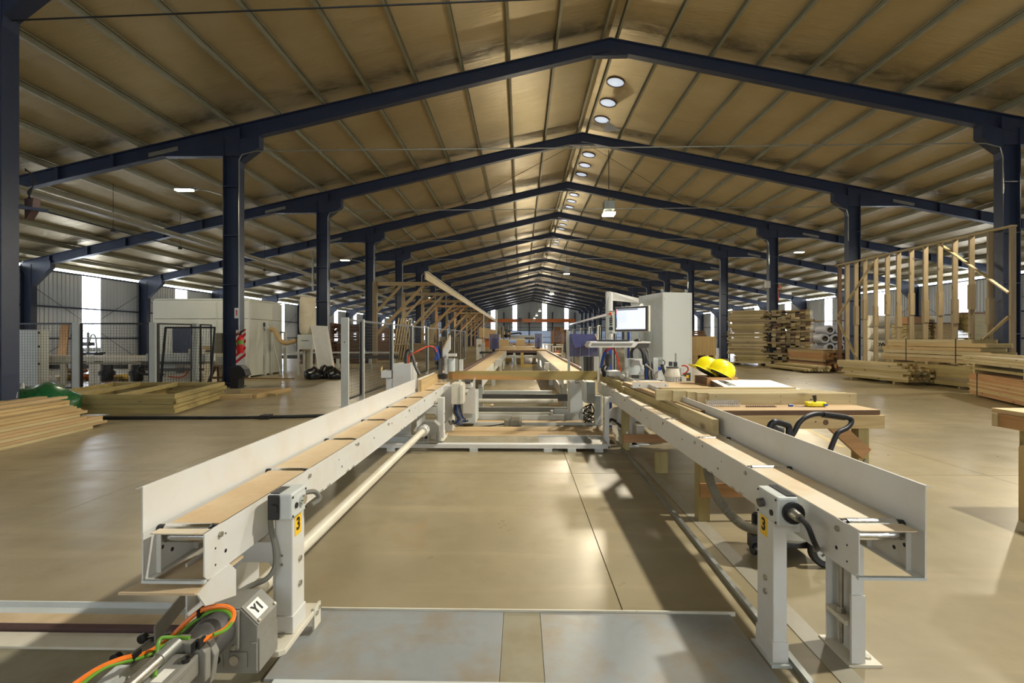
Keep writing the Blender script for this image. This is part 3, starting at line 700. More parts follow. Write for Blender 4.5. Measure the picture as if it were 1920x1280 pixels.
for x, y, Y in ((268, 1196, 1.9), (218, 1233, 1.72)):
    a = at(x, y, Y); e = obj('cable_eye', MB().lathe([(.009, -.012), (.018, -.010), (.018, .010), (.009, .012)], tuple(a), 14, 'Y'), M['black_plastic'], t, True)
    obj('eye_arm', MB().beam((a.x + .014, Y, a.z - .004), (a.x + .10, Y + .05, a.z - .012), .018, .020), M['black_plastic'], e)
# cable tray bracket running along the drive
obj('tray', MB().prism([at(220, 1246, 1.55), at(244, 1246, 1.55), at(244, 1268, 1.55), at(241, 1268, 1.55), at(241, 1249, 1.55), at(223, 1249, 1.55), at(223, 1256, 1.55), at(220, 1256, 1.55)], (.02, -.5, 0)), M['light_grey'], t)
obj('tray_wall', MB().beam(at(300, 1195, 2.0), at(215, 1262, 1.60), .006, .05), M['machine_grey'], t)
obj('tray_wall', MB().beam(at(350, 1118, 2.1), at(290, 1190, 1.85), .006, .07), M['machine_grey'], t)

# ---------------------------------------------------------------- near cross track
t = thing('cross_track', 'low steel track on the floor running left from the Y1 gearbox', 'track', (-3.2, 2.2, 0))
obj('upright_angle', MB().prism([(-6.2, 2.445, 0), (-6.2, 2.45, .03), (-6.2, 2.44, .03), (-6.2, 2.435, .004), (-6.2, 2.37, .004), (-6.2, 2.37, 0)], (5.15, 0, 0)), M['light_grey'], t)
obj('flat_bar', MB().box(-6.2, 2.27, 0, -1.06, 2.37, .012), M['tan_dust'], t)
obj('guide_rail', MB().prism([(-6.2, 2.225, 0), (-6.2, 2.225, .03), (-6.2, 2.24, .04), (-6.2, 2.258, .03), (-6.2, 2.258, 0)], (5.14, 0, 0)), M['brown_rail'], t)
obj('flat_bar', MB().box(-6.2, 2.11, 0, -1.06, 2.215, .014), M['cream_paint'], t)
obj('base_sheet', MB().box(-6.2, 1.98, 0, -1.06, 2.108, .004), M['plate_dull'], t)
obj('flat_bar', MB().box(-6.2, 1.88, 0, -1.06, 1.975, .010), M['plate_dull'], t)
solo('floor_plate', MB().box(-1.045, 1.93, .0, -.088, 2.425, .012), M['plate_steel'], 'blue-grey steel floor plate beside the near left conveyor leg', 'floor plate', 'near floor plates')
solo('floor_plate', MB().box(-.086, 1.93, .0, .095, 2.425, .009), M['plate_dull'], 'narrow brown-stained steel floor plate between two wide ones', 'floor plate', 'near floor plates')
solo('floor_plate', MB().box(.097, 1.93, .0, 1.045, 2.422, .012), M['plate_steel'], 'blue-grey steel floor plate beside the near right conveyor leg', 'floor plate', 'near floor plates')
t = thing('edge_strip', 'thin cream steel strip along the back of the near floor plates', 'strip', (0, 2.43, 0))
obj('strip', MB().box(-1.06, 2.428, 0, .58, 2.436, .022), M['cream_paint'], t); obj('strip', MB().box(.583, 2.428, 0, 1.075, 2.436, .022), M['cream_paint'], t)
solo('edge_strip', MB().box(-1.0, 1.90, 0, 1.0, 1.926, .016), M['light_grey'], 'pale steel strip along the front of the near floor plates', 'strip')
# loose flats on the floor beside the right conveyor
def flat(name, p, q, wdt, h, mat, label, cat='bar'):
    p = Vector(p); q = Vector(q); d = q - p
    o = solo(name, MB().beam((0, 0, h / 2), (0, d.length, h / 2), wdt, h), mat, label, cat)
    o.location = ((p + q) / 2).to_tuple(); o.rotation_euler = (0, 0, math.atan2(d.y, d.x) - math.pi / 2)
    return o
flat('steel_bar', (1.262, 6.05, 0), (1.15, 1.70, 0), .026, .030, M['galvanised'], 'long thin steel bar lying on the floor under the right conveyor')
flat('floor_strip', (1.36, 5.6, 0), (1.345, 1.9, 0), .10, .004, M['floor_flat'], 'long flat grey strip on the floor right of the thin steel bar', 'strip')
# ---------------------------------------------------------------- lumber on the machine
def board_mesh(L, W, H): 
    key = 'board_%.2f_%.3f_%.3f' % (L, W, H)
    if key not in _mesh: _mesh[key] = MB().box(-L / 2, -W / 2, 0, L / 2, W / 2, H).mesh('board')
    return _mesh[key]
_bm = {}
def board(L, W, H, mat, loc, rotz=0, parent=None, name='board', label=None, cat=None, group=None, tilt=(0, 0)):
    key = (round(L, 2), round(W, 3), round(H, 3), mat.name)
    if key not in _bm:
        me = MB().box(-L / 2, -W / 2, 0, L / 2, W / 2, H).mesh('board'); me.materials.append(mat); _bm[key] = me
    o = bpy.data.objects.new(name, _bm[key]); C.objects.link(o); o.rotation_euler = (tilt[0], tilt[1], rotz)
    o.location = loc
    if parent is not None:
        o.parent = parent
        if parent.name in WORLD: o.location = Vector(loc) - WORLD[parent.name]
    if label: o['label'] = label; o['category'] = cat or 'board'
    if group: o['group'] = group
    return o
H90 = R(90)
wd = wood
# cross stud with an orange heart along its lower half
t = NT('two_tone'); co = t.coord('Object', (.5, 9, 9)); f = t.noise(co, 2.2, 5, .6, .6)
sp = t.n('ShaderNodeSeparateXYZ'); t.L.new(t.n('ShaderNodeTexCoord').outputs['Object'], sp.inputs[0])
hz = t.n('ShaderNodeMath', operation='MULTIPLY_ADD'); t.L.new(f, hz.inputs[0]); hz.inputs[1].default_value = .09; t.L.new(sp.outputs[2], hz.inputs[2])
hx = t.n('ShaderNodeMath', operation='MULTIPLY_ADD'); t.L.new(sp.outputs[0], hx.inputs[0]); hx.inputs[1].default_value = .055; t.L.new(hz.outputs[0], hx.inputs[2])
c1 = t.mix(f, srgb((186, 164, 100)), srgb((150, 128, 70))); c2 = t.mix(f, srgb((204, 156, 92)), srgb((176, 126, 68)))
t.col(t.mix(t.maprange(hx.outputs[0], .07, .10, 0, 1), c2, c1)); t.set(Roughness=.6); M['two_tone'] = t.m
board(2.40, .045, .14, M['two_tone'], (.03, 7.79, ZT), 0, None, 'lumber_stud', 'two-tone stud lying across both conveyors in the middle', 'lumber')
board(1.78, .045, .145, wd('pine'), (-1.285, 6.95, ZT), H90, None, 'lumber_stud', 'pale stud on edge against the guard of the left conveyor', 'lumber')
board(1.66, .055, .105, wd('green'), (1.305, 6.98, ZT), H90, None, 'lumber_stud', 'greenish stud on edge touching the end of the cross stud', 'lumber')
board(2.75, .043, .106, wd('pale'), (1.378, 4.80, ZT), H90, None, 'lumber_stud', 'long pale stud on edge nearest the camera on the right conveyor', 'lumber')

# ---------------------------------------------------------------- far cross track and its floor
t = thing('cross_track', 'white steel track on feet across the floor at the second gearbox', 'track', (-1, 5.9, 0))
cp = M['cream_paint']
for a, b in ((-3.2, -.27), (-.268, .42), (.422, 1.06)): obj('rail', MB().prism([(a, 5.87, .040), (a, 5.87, .085), (a, 5.875, .092), (a, 5.95, .092), (a, 5.95, .040)], (b - a, 0, 0)), wp, t)
for x in (-2.6, -1.6, -.58, .33, .62, .95): obj('foot', MB().box(x - .05, 5.86, 0, x + .05, 5.96, .04), M['light_grey'], t)
obj('rear_rail', MB().box(-3.2, 6.30, .0, -1.25, 6.36, .10), M['light_grey'], t); obj('rear_rail', MB().box(-3.2, 6.12, .0, -1.25, 6.2, .12), M['light_grey'], t)
for a, b, m in ((-1.04, .06, 'plate_dull'), (.062, .22, 'plate_dull'), (.222, 1.07, 'plate_steel')):
    obj('cover_plate', MB().box(a, 5.955, .075, b, 6.385, .088), M[m], t)
obj('rear_strip', MB().box(.22, 6.385, .075, 1.07, 6.40, .098), wp, t)
k = 0
for y, L, wdt in ((6.50, 2.32, .19), (6.70, 2.36, .20), (6.905, 2.30, .20), (7.09, 2.34, .16)):
    board(L, wdt - .006, .03, wd('ply'), (.10 + .02 * k, y, .035), 0, None, 'floor_plank', 'brown plank on the floor inside the machine, %s of four' % ('nearest', 'second', 'third', 'farthest')[k], 'plank', 'planks between the tracks'); k += 1
for y in (6.50, 6.70, 6.905, 7.09): pass
solo('bearer', MB().box(-1.0, 6.45, 0, -.94, 7.16, .035), wood('grey', 'Y'), 'low wooden bearer under the left ends of the brown planks', 'bearer')
solo('bearer', MB().box(.90, 6.45, 0, .96, 7.16, .035), wood('grey', 'Y'), 'low wooden bearer under the right ends of the brown planks', 'bearer')
t = thing('cross_track', 'white and grey rails across the floor behind the foot pedal', 'track', (0, 8.2, 0))
obj('base_sheet', MB().box(-1.0, 7.2, 0, 1.35, 7.55, .02), M['plate_dull'], t)
obj('upright_angle', MB().box(-.75, 7.56, 0, 1.2, 7.575, .06), wp, t)
obj('floor_board', MB().box(-.95, 7.6, 0, 1.3, 8.0, .02), wood('ply', 'X', True), t)
obj('rail', MB().box(-.78, 8.02, .02, .72, 8.09, .10), M['light_grey'], t)
obj('slide_bar', MB().box(-.8, 8.10, .105, .5, 8.14, .135), cp, t)
obj('stop', MB().box(.5, 8.04, .06, .54, 8.14, .17), wp, t)
obj('box_beam', MB().box(-.8, 8.2, .08, .9, 8.3, .20), M['machine_grey'], t)
obj('tube', MB().cyl((-.75, 8.55, .26), (.65, 8.55, .26), .045, 14), cp, t, True)
obj('box_beam', MB().box(-.72, 8.9, .22, .9, 9.0, .34), M['dark_grey'], t)
obj('box_beam', MB().box(-.72, 9.3, .24, .6, 9.4, .36), M['light_grey'], t)
obj('upright_plate', MB().box(.56, 8.18, .0, 1.0, 8.2, .18), M['light_grey'], t)
solo('floor_sheet', MB().box(-.62, 9.7, .0, .9, 12.4, .02), M['tan_dust'], 'pinkish dusty sheet on the floor between the far belts', 'sheet')
solo('floor_rail', MB().box(-.55, 9.6, .02, .55, 9.66, .10), cp, 'cream rail lying along the front of the pinkish sheet', 'rail').location.z = 0
# foot pedal
t = thing('foot_pedal', 'beige hooded foot pedal with black cable on the machine floor', 'pedal', (-.08, 7.42, .02))
c = [(0, -.075, 0), (0, -.075, .10), (0, -.05, .155), (0, .02, .175), (0, .075, .165), (0, .075, .15), (0, .02, .16), (0, -.04, .14), (0, -.058, .09), (0, -.058, 0)]
obj('hood', MB().prism([(-.02 + z * .02, 7.42 + y, .02 + z) for x, y, z in c], (-.13, .02, 0)), M['rubber_grey'], t)
obj('side_wall', MB().prism([(-.15, 7.36, .02), (-.15, 7.37, .12), (-.15, 7.40, .165), (-.15, 7.45, .185), (-.15, 7.49, .18), (-.15, 7.49, .02)], (-.012, 0, 0)), M['rubber_grey'], t)
obj('side_wall', MB().prism([(-.012, 7.36, .02), (-.012, 7.37, .12), (-.012, 7.40, .165), (-.012, 7.45, .185), (-.012, 7.49, .18), (-.012, 7.49, .02)], (.022, 0, 0)), M['rubber_grey'], t)
obj('housing', MB().box(-.26, 7.38, .02, -.15, 7.47, .13), M['rubber_grey'], t, bevel=.012)
obj('treadle', MB().box(-.145, 7.34, .025, -.02, 7.47, .04), M['black_plastic'], t)
obj('cable', MB().tube([(-.26, 7.42, .06), (-.35, 7.40, .05), (-.5, 7.34, .04), (-.7, 7.30, .035), (-.85, 7.34, .035), (-.95, 7.45, .03)], .010, 6, 5), M['black_plastic'], t, True)

# ---------------------------------------------------------------- second station, left head
t = thing('clamping_head', 'white machine head at the far end of the left conveyor', 'machine', (-.95, 6.9, 0))
obj('junction_box', pxbox(846, 719, 864, 758, 6.55, .30), cp, t, bevel=.006)
obj('box_lid', pxbox(862.5, 722, 868, 757, 6.53, .28), cp, t, bevel=.003)
obj('column', MB().box(-1.14, 6.85, .06, -.98, 7.1, .70), wp, t, bevel=.004)
obj('column_foot', MB().box(-1.15, 6.83, .0, -.97, 7.12, .06), cp, t)
br = [at(891, 706, 7.3), at(891, 775, 7.3), at(868, 775, 7.3), at(868, 748, 7.3), at(874, 741, 7.3)]
obj('bracket', MB().prism(br, (0, .015, 0)), wp, t)
obj('bracket_shelf', pxbox(865, 720, 884, 727, 7.0, .28), wp, t)
obj('roller', MB().cyl(at(872, 715, 7.0), at(882, 715, 7.0), .035, 14), M['dark_grey'], t, True)
obj('side_panel', MB().box(-.93, 7.34, .08, -.70, 7.9, .55), M['light_grey'], t)
obj('tall_plate', MB().prism([at(828, 658, 7.3), at(843, 628, 7.3), at(844, 629, 7.3), at(844, 655, 7.3), at(834, 668, 7.3), at(829, 670, 7.3)], (0, .06, 0)), wp, t)
obj('tall_plate_edge', MB().prism([at(828, 656, 7.28), at(843, 627, 7.28), at(845, 627, 7.28), at(830, 657, 7.28)], (0, .018, 0)), wood('pine', 'Z'), t)
obj('mast', pxbox(833, 668, 839, 701, 7.36, .06), wp, t)
obj('clamp_arm', pxbox(836, 663, 855, 668, 7.25, .12), wp, t)
obj('cylinder', MB().cyl(at(846, 672, 7.4), at(846, 696, 7.4), .06, 12), M['light_grey'], t, True)
obj('cylinder', MB().cyl(at(852, 672, 7.5), at(852, 694, 7.5), .055, 12), M['galvanised'], t, True)
obj('end_stop', pxbox(861, 674, 867, 695, 7.55, .1), wp, t)
obj('slide', pxbox(822, 672, 827, 702, 7.2, .06), M['dark_grey'], t)
obj('slide', pxbox(826, 640, 829, 700, 7.26, .05), M['black_metal'], t)
bx = at(858, 770, 6.8)
for i, (m, r) in enumerate((('grey_cable', .012), ('black_plastic', .012), ('blue_hose', .010), ('grey_cable', .012), ('blue_hose', .008), ('black_plastic', .010))):
    a = random.Random(i); px = 850 + i * 3.2
    obj('cable', MB().tube([at(852 + i * 2, 757, 6.72), at(px, 772 + i, 6.72), at(px + 6, 785, 6.72), at(px - 4 + i * 2, 795 - i, 6.72), at(px - 8 + i * 4, 788, 6.72), at(858 + i * 3, 800 - i * 2, 6.72)], r, 6, 5), M[m], t, True)
# cabinet behind the guard of the left conveyor
t = thing('electric_cabinet', 'plain white machine cabinet behind the guard of the left conveyor', 'cabinet', (-1.65, 7.0, 0))
a = at(736, 682, 6.85); b = at(771, 740, 6.85)
obj('body', MB().box(a.x, 6.85, 0, b.x, 7.25, a.z), wp, t, bevel=.006)
obj('side_box', MB().box(at(723, 710, 6.85).x, 6.86, .25, a.x, 7.1, at(723, 709, 6.85).z), wp, t, bevel=.005)
a2 = at(715, 695, 6.85); b2 = at(734, 708, 6.85)
bx = obj('tray_box', MB().box(a2.x, 6.84, b2.z, b2.x, 7.06, a2.z), wp, t)
obj('flap', MB().beam((a2.x - .01, 6.86, a2.z), (a2.x - .03, 7.0, a2.z + .04), .01, .04), wood('pine', 'X'), t)
hp = [[(760, 684), (761, 662), (766, 656), (772, 664), (777, 684), (785, 702)], [(764, 684), (764, 664), (768, 659), (774, 668), (780, 688), (788, 703)], [(766, 683), (767, 668), (770, 664)]]
for q, m in zip(hp, ('black_plastic', 'grey_cable', 'red_orange_hose')): obj('hose', MB().tube([at(x, y, 6.95) for x, y in q], .016, 8, 6), M[m], t, True)
obj('air_hose', MB().tube([at(773, 663, 6.95), at(785, 657, 7.0), at(797, 651, 7.1), at(808, 649, 7.15), at(815, 652, 7.2), at(819, 660, 7.22)], .012, 8, 6), M['red_orange_hose'], t, True)
obj('base_unit', MB().box(-1.52, 7.3, .45, -1.2, 7.7, .74), wp, t)
obj('base_cover', MB().box(-1.52, 7.28, .74, -1.2, 7.7, .76), M['tan_dust'], t)
t = thing('air_preparation_unit', 'blue and black pneumatic unit beside the tall angled white plate', 'pneumatic unit', (-1.15, 7.4, .76))
obj('sleeve', MB().tube([at(817, 650, 7.3), at(821, 662, 7.3), at(825, 676, 7.3)], lambda t: .05 - .02 * t, 8, 4), M['blue_hose'], t, True)
obj('flap', MB().prism([at(822, 640, 7.32), at(829, 639, 7.32), at(831, 664, 7.32), at(826, 666, 7.32)], (0, .02, 0)), wood('old', 'Z'), t)
for i in range(3): obj('regulator', MB().cyl(at(819, 668 + 9 * i, 7.3), at(819, 675 + 9 * i, 7.3), .035 - .004 * i, 10), M[('blue_hose', 'black_plastic', 'dark_grey')[i]], t, True)
obj('bracket', MB().box(-1.42, 7.30, .76, -1.15, 7.5, .84), M['black_metal'], t)

# right head
t = thing('clamping_head', 'grey white machine head at the far end of the right conveyor', 'machine', (1.0, 7, 0))
lg = M['light_grey']
obj('housing', pxbox(1069, 716, 1093, 775, 7.4, .4), lg, t, bevel=.006)
obj('wedge', MB().prism([at(1072, 714, 7.38), at(1092, 714, 7.38), at(1080, 728, 7.38)], (0, .02, 0)), wp, t)
obj('roller', MB().cyl(at(1078, 715, 7.35), at(1087, 715, 7.35), .03, 14), M['chrome'], t, True)
obj('junction_box', pxbox(1096, 716, 1101, 755, 6.7, .32), lg, t, bevel=.004)
obj('box_lid', pxbox(1101.5, 716, 1116, 756, 6.68, .3), M['galvanised'], t, bevel=.004)
obj('column', pxbox(1117, 742, 1127, 797, 6.9, .2), lg, t)
obj('column', pxbox(1088, 775, 1093, 787, 7.3, .2), lg, t)
pl = obj('round_plate', MB().prism([at(1139, 797, 6.6), at(1139, 770, 6.6), at(1150, 764, 6.6), at(1172, 762, 6.6), at(1172, 797, 6.6)], (0, .03, 0)), wp, t)
for i in range(7):
    a = random.Random(40 + i); q = [at(1108 + a.uniform(-2, 2), 757, 6.75)]
    for j in range(5): q.append(at(1094 + a.uniform(0, 20), 766 + 6 * j + a.uniform(-3, 3), 6.75 + a.uniform(-.05, .05)))
    obj('cable', MB().tube(q, .009, 6, 5), M[('black_plastic', 'dark_grey', 'black_plastic', 'grey_cable')[i % 4]], t, True)
obj('hose', MB().tube([at(1140, 792, 6.5), at(1146, 786, 6.5), at(1155, 790, 6.45), at(1165, 800, 6.4), at(1176, 806, 6.3)], .018, 8, 6), M['black_plastic'], t, True)
t = thing('scrap_boards', 'thin tan offcut boards lying on the floor beside the right leg', 'offcut', (1.5, 6.6, 0)); t.name = 'offcut'
board(.9, .22, .02, wd('green'), (1.45, 7.0, .0), .3, t); board(1.0, .16, .02, wd('ply'), (1.55, 6.75, .021), -.1, t); board(.7, .14, .02, wd('pine'), (1.75, 6.45, .0), -.5, t)

# blue tinted guards
t_ = NT('blue_screen'); t_.col(srgb((84, 86, 128))); t_.set(Roughness=.18, Alpha=.72); f = t_.noise(t_.coord('Pos'), 2, 2); t_.set(Alpha=t_.maprange(f, .3, .7, .50, .66)); M['blue_screen'] = t_.m
t = thing('guard_screen', 'big blue tinted safety screen left of the control console', 'safety screen', (.95, 8.2, 0))
obj('pane', MB().prism([at(1068, 626, 8.2), at(1115, 626, 8.2), at(1121, 648, 8.2), at(1127, 668, 8.2), at(1068, 668, 8.2)], (0, .012, 0)), M['blue_screen'], t)
obj('hood_pane', MB().prism([at(1069, 626, 8.19), at(1115, 626, 8.19), at(1121, 643, 8.0), at(1078, 652, 8.0)], (0, .01, 0)), M['blue_screen'], t)
a = at(1124, 648, 8.1); b = at(1129, 700, 8.1)
obj('post', MB().box(a.x, 8.1, 0, b.x, 8.16, at(1124, 644, 8.1).z), wp, t)
a = at(1068, 620, 8.2); obj('post', MB().box(a.x - .03, 8.215, 0, a.x + .01, 8.26, a.z), lg, t)
obj('edge_trim', MB().beam(at(1115, 626, 8.2), at(1124, 652, 8.15), .03, .03), wood('pine', 'Z'), t)
mm = obj('nailing_head', pxbox(1092, 668, 1112, 698, 8.4, .15), lg, t)
for x in (1098, 1104, 1110): obj('air_cylinder', MB().cyl(at(x, 668, 8.35), at(x, 696, 8.35), .035, 10), M['dark_grey'], t, True)
obj('side_plate', pxbox(1113, 660, 1120, 700, 8.45, .1), wp, t)
# ---------------------------------------------------------------- workbench and what lies on it
TZ = .83
t = thing('workbench', 'wooden workbench with plywood top right of the conveyor', 'workbench', (1.40, 3.77, 0), R(2.2))
W_, L_ = 1.42, 2.42
tp = obj('tabletop', MB().box(0, 0, .79, W_, L_, TZ), wd('ply', 'X'), t, bevel=.002)
obj('ply_edge', MB().box(0, -.002, .792, W_, 0, .826), wd('old', 'X'), tp)
obj('apron', MB().box(-.03, -.012, .685, W_ + .03, .033, .788), wd('pine', 'X'), t, bevel=.002)
obj('apron', MB().box(-.03, L_ - .045, .685, W_ + .03, L_, .788), wd('pine', 'X'), t)
obj('side_rail', MB().box(-.03, .035, .60, .012, L_ - .046, .788), wd('green', 'Y'), t); obj('side_rail', MB().box(W_ - .012, .035, .685, W_ + .03, L_ - .046, .788), wd('green', 'Y'), t)
for x, y in ((-.055, -.10), (W_ - .14, .04), (-.055, L_ - .22), (W_ - .14, L_ - .22)):
    l = obj('leg', MB().box(x, y, 0, x + .085, y + .085, .787 if y > 0 else .684), wd('green', 'Z'), t, bevel=.003)
    obj('bolt', MB().cyl((x + .05, y, .42 if x > .5 else .22), (x + .05, y - .01, .42 if x > .5 else .22), .014, 8), M['zinc'], l)
obj('brace', MB().beam((W_ - .10, .02, .48), (W_ - .38, .02, .73), .035, .10), wd('orange', 'X'), t)
obj('lower_rail', MB().box(-.05, -.122, .19, .62, -.101, .295), wd('orange', 'X'), t)
obj('lower_rail', MB().box(.03, 1.2, .0, .16, 1.24, .22), wd('green', 'Z'), t); obj('lower_rail', MB().box(-.05, L_ - .25, .10, .5, L_ - .222, .20), wd('orange', 'X'), t)
for x in (.16, .6, .9): obj('knot_screw', MB().cyl((x, -.013, .74), (x, -.011, .74), .006, 8), M['ink'], t)
obj('knot', MB().cyl((.98, -.0135, .735), (.98, -.011, .735), .022, 14), wd('old', 'X'), t); obj('knot', MB().cyl((1.17, -.0135, .755), (1.17, -.011, .755), .014, 12), wd('old', 'X'), t)
names = ['front piece of the row of pale studs standing on the workbench', 'second stud of the row on the workbench, behind the front one', 'third stud of the row on the workbench, its left end stepped back', 'fourth stud of the row on the workbench, its left end stepped back further', 'fifth stud of the row on the workbench, near the white panel', 'rear stud of the row on the workbench, in front of the white panel']
for i, (cx, cy, L) in enumerate(((2.215, 4.12, 1.26), (2.16, 4.185, 1.30), (2.11, 4.255, 1.32), (2.03, 4.33, 1.36), (1.93, 4.405, 1.42), (1.96, 4.60, 1.30))):
    b = board(L, .036, .094, wd('pale'), (cx, cy, TZ), R(2), None, 'lumber_stud', names[i], 'lumber', 'studs on the workbench')
    if i == 0:
        for x in (-.57, -.02, .57):
            for z in (.025, .07): obj('nail_hole', MB().cyl((x, -.0185, z), (x, -.017, z), .004, 6), M['ink'], b)
def screw_block(x, y, label):
    m = MB()
    for i in range(8):
        for j in range(4):
            px, py = x + .017 * i, y + .018 * j
            m.cyl((px, py, TZ), (px, py, TZ + .048 + .006 * ((i + j) % 2)), .0032, 5); m.cyl((px, py, TZ + .012), (px, py, TZ + .015), .006, 6)
    t = thing('screw_strip', label, 'screws', (x + .06, y, TZ), 0, 'screw strips on the workbench')
    o = obj('screws', m, M['chrome'], t, kind='stuff'); obj('strip', MB().box(x - .006, y + .056, TZ + .014, x + .128, y + .060, TZ + .024), M['black_plastic'], t)
screw_block(1.535, 3.96, 'left block of upright silver screws in a strip on the workbench')
screw_block(1.675, 3.97, 'right block of upright silver screws in a strip on the workbench')
m = MB()
for i in range(16): m.beam((1.84 + .015 * i, 3.94, TZ + .004), (1.85 + .015 * i, 3.985, TZ + .014), .005, .005)
t = thing('nail_strip', 'thin brown strip of rusty nails lying on the workbench', 'nails', (1.95, 3.96, TZ)); obj('nails', m, wd('old'), t, kind='stuff'); obj('tape', MB().box(1.835, 3.955, TZ, 2.085, 3.96, TZ + .006), M['brown_rail'], t)
t = thing('chalk_line_reel', 'yellow chalk line reel with black crank on the workbench', 'reel', (2.42, 4.0, TZ))
prof = [(-.085, 0), (-.07, .032), (-.03, .045), (.04, .045), (.075, .034), (.088, .012), (.088, -.012), (.07, -.034), (.03, -.042), (-.04, -.04), (-.075, -.028)]
obj('case', MB().prism([(2.42 + a, 4.0 + b, TZ + .004) for a, b in prof], (0, 0, .034)), M['yellow_plastic'], t, bevel=.008)
obj('window', MB().box(2.462, 3.952, TZ + .010, 2.495, 3.956, TZ + .026), M['blue_hose'], t)
obj('crank', MB().cyl((2.42, 4.0, TZ + .038), (2.42, 4.0, TZ + .062), .010, 10), M['black_plastic'], t, True)
obj('crank_knob', MB().cyl((2.42, 4.0, TZ + .062), (2.414, 4.0, TZ + .092), .012, 10, .016), M['black_plastic'], t, True)
obj('crank_arm', MB().beam((2.385, 4.0, TZ + .058), (2.432, 4.0, TZ + .058), .014, .006), M['black_plastic'], t)
obj('tip', MB().cyl((2.20, 3.99, TZ + .010), (2.235, 3.99, TZ + .010), .009, 10), M['blue_hose'], t, True)
obj('string', MB().tube([(2.235, 3.99, TZ + .005), (2.29, 3.96, TZ + .003), (2.335, 3.99, TZ + .006)], .0016, 5, 4), M['blue_hose'], t)
# tray with two hard hats
t = thing('wooden_tray', 'shallow wooden tray under the yellow hard hats on the workbench', 'tray', (2.34, 5.82, TZ), R(3))
for nm, b, m in (('front_board', (-.18, -.18, .012, .18, -.162, .10), 'orange'), ('rear_board', (-.18, .162, .012, .18, .18, .10), 'orange'), ('side_board', (-.18, -.161, .012, -.162, .161, .10), 'old'), ('side_board', (.162, -.161, .012, .18, .161, .10), 'orange'), ('bottom', (-.18, -.18, 0, .18, .18, .011), 'ply')):
    obj(nm, MB().box(*b), wd(m, 'Y' if 'side' in nm else 'X'), t)
for i, (x, y) in enumerate(((-.10, -.09), (-.04, -.11), (-.12, .0))):
    o = thing('hose_fitting', 'small steel hose fitting in the tray beneath the hats, %s' % ('frontmost', 'second', 'farthest from the front')[i], 'fitting', (2.34 + x, 5.82 + y, TZ + .012)); 
    obj('body', MB().lathe([(.012, 0), (.022, .01), (.022, .05), (.014, .06), (.014, .085), (.006, .09)], (2.34 + x, 5.82 + y, TZ + .012), 10), M['chrome'], o, True); obj('nut', MB().cyl((2.34 + x, 5.82 + y, TZ + .03), (2.34 + x, 5.82 + y, TZ + .045), .026, 6), M['zinc'], o)
def hard_hat(label, loc, eul):
    t = thing('hard_hat', label, 'hard hat', loc, 0, 'yellow hard hats', world=False); t.rotation_euler = eul; t.scale = (1.1, 1.1, 1.1)
    n = 28; m = MB(); prof = [(1.0, 0), (.99, .03), (.95, .065), (.86, .10), (.70, .128), (.48, .147), (.22, .156), (.02, .158)]; vs = []
    for inner in (0, 1):
        pr_ = prof if not inner else prof[::-1]
        for r, h in pr_:
            for k in range(n):
                a = 2 * math.pi * k / n; rx, ry = (.138, .112) if not inner else (.132, .106)
                ridge = 1 + (.03 if abs(math.sin(a)) < .25 and h > .05 else 0)
                vs.append((r * rx * math.cos(a) * ridge, r * ry * math.sin(a), (h * ridge if not inner else h - .006) + 0))
    mm_ = len(vs) // n
    m.add(vs, [(i * n + k, i * n + (k + 1) % n, (i + 1) * n + (k + 1) % n, (i + 1) * n + k) for i in range(mm_ - 1) for k in range(n)] + [tuple((mm_ - 1) * n + k for k in range(n))[::-1]] if False else [(i * n + k, i * n + (k + 1) % n, (i + 1) * n + (k + 1) % n, (i + 1) * n + k) for i in range(mm_ - 1) for k in range(n)])
    obj('shell', m, M['yellow_plastic'], t, True)
    b = MB(); vs = []
    for k in range(n):
        a = 2 * math.pi * k / n; e = .014 + (.050 if math.cos(a) > .35 else 0) * max(0, math.cos(a)) ** .7; z = -.004 - (.020 * max(0, math.cos(a)) ** 2)
        vs += [(.132 * math.cos(a), .106 * math.sin(a), .006), ((.138 + e) * math.cos(a), (.112 + e) * math.sin(a), z), ((.138 + e) * math.cos(a), (.112 + e) * math.sin(a), z - .004), (.132 * math.cos(a), .106 * math.sin(a), .001)]
    b.add(vs, [(4 * k + j, 4 * ((k + 1) % n) + j, 4 * ((k + 1) % n) + (j + 1) % 4, 4 * k + (j + 1) % 4) for k in range(n) for j in range(4)])
    obj('brim', b, M['yellow_plastic'], t, True)
    obj('headband', MB().tube([(.10 * math.cos(a / 12 * math.pi * 2), .085 * math.sin(a / 12 * math.pi * 2), -.012) for a in range(13)], .012, 6), M['black_plastic'], t, True)
    return t
hard_hat('yellow hard hat at the back, tipped up against the other one', (2.27, 5.93, TZ + .155), (R(10), R(-28), R(160)))
hard_hat('yellow hard hat in front with its peak pointing right', (2.385, 5.80, TZ + .130), (R(-14), R(26), R(-24)))
# white panel box with lettering
t = thing('lettered_board', 'white lettered panel with dark sides lying flat on the workbench', 'panel', (2.45, 5.17, TZ), R(-12.3), world=False)
obj('core', MB().box(-.33, -.535, 0, .33, .535, .066), M['black_plastic'], t, bevel=.002)
pn = obj('face', MB().box(-.332, -.537, .066, .332, .537, .072), M['white_label'], t)
me = text_mesh('ROMBACH X', .105, bold=.003); me.transform(Matrix(((0, 1, 0, -.235), (-1, 0, 0, .06), (0, 0, 1, .0732), (0, 0, 0, 1)))); obj('lettering', me, M['ink'], pn, kind='stuff')
obj('seam', MB().box(-.3315, -.534, .030, -.329, .534, .034), M['grey_cable'], t)
for y in (-.45, 0, .45): obj('screw', MB().cyl((-.331, y, .033), (-.336, y, .033), .007, 8), M['zinc'], t)
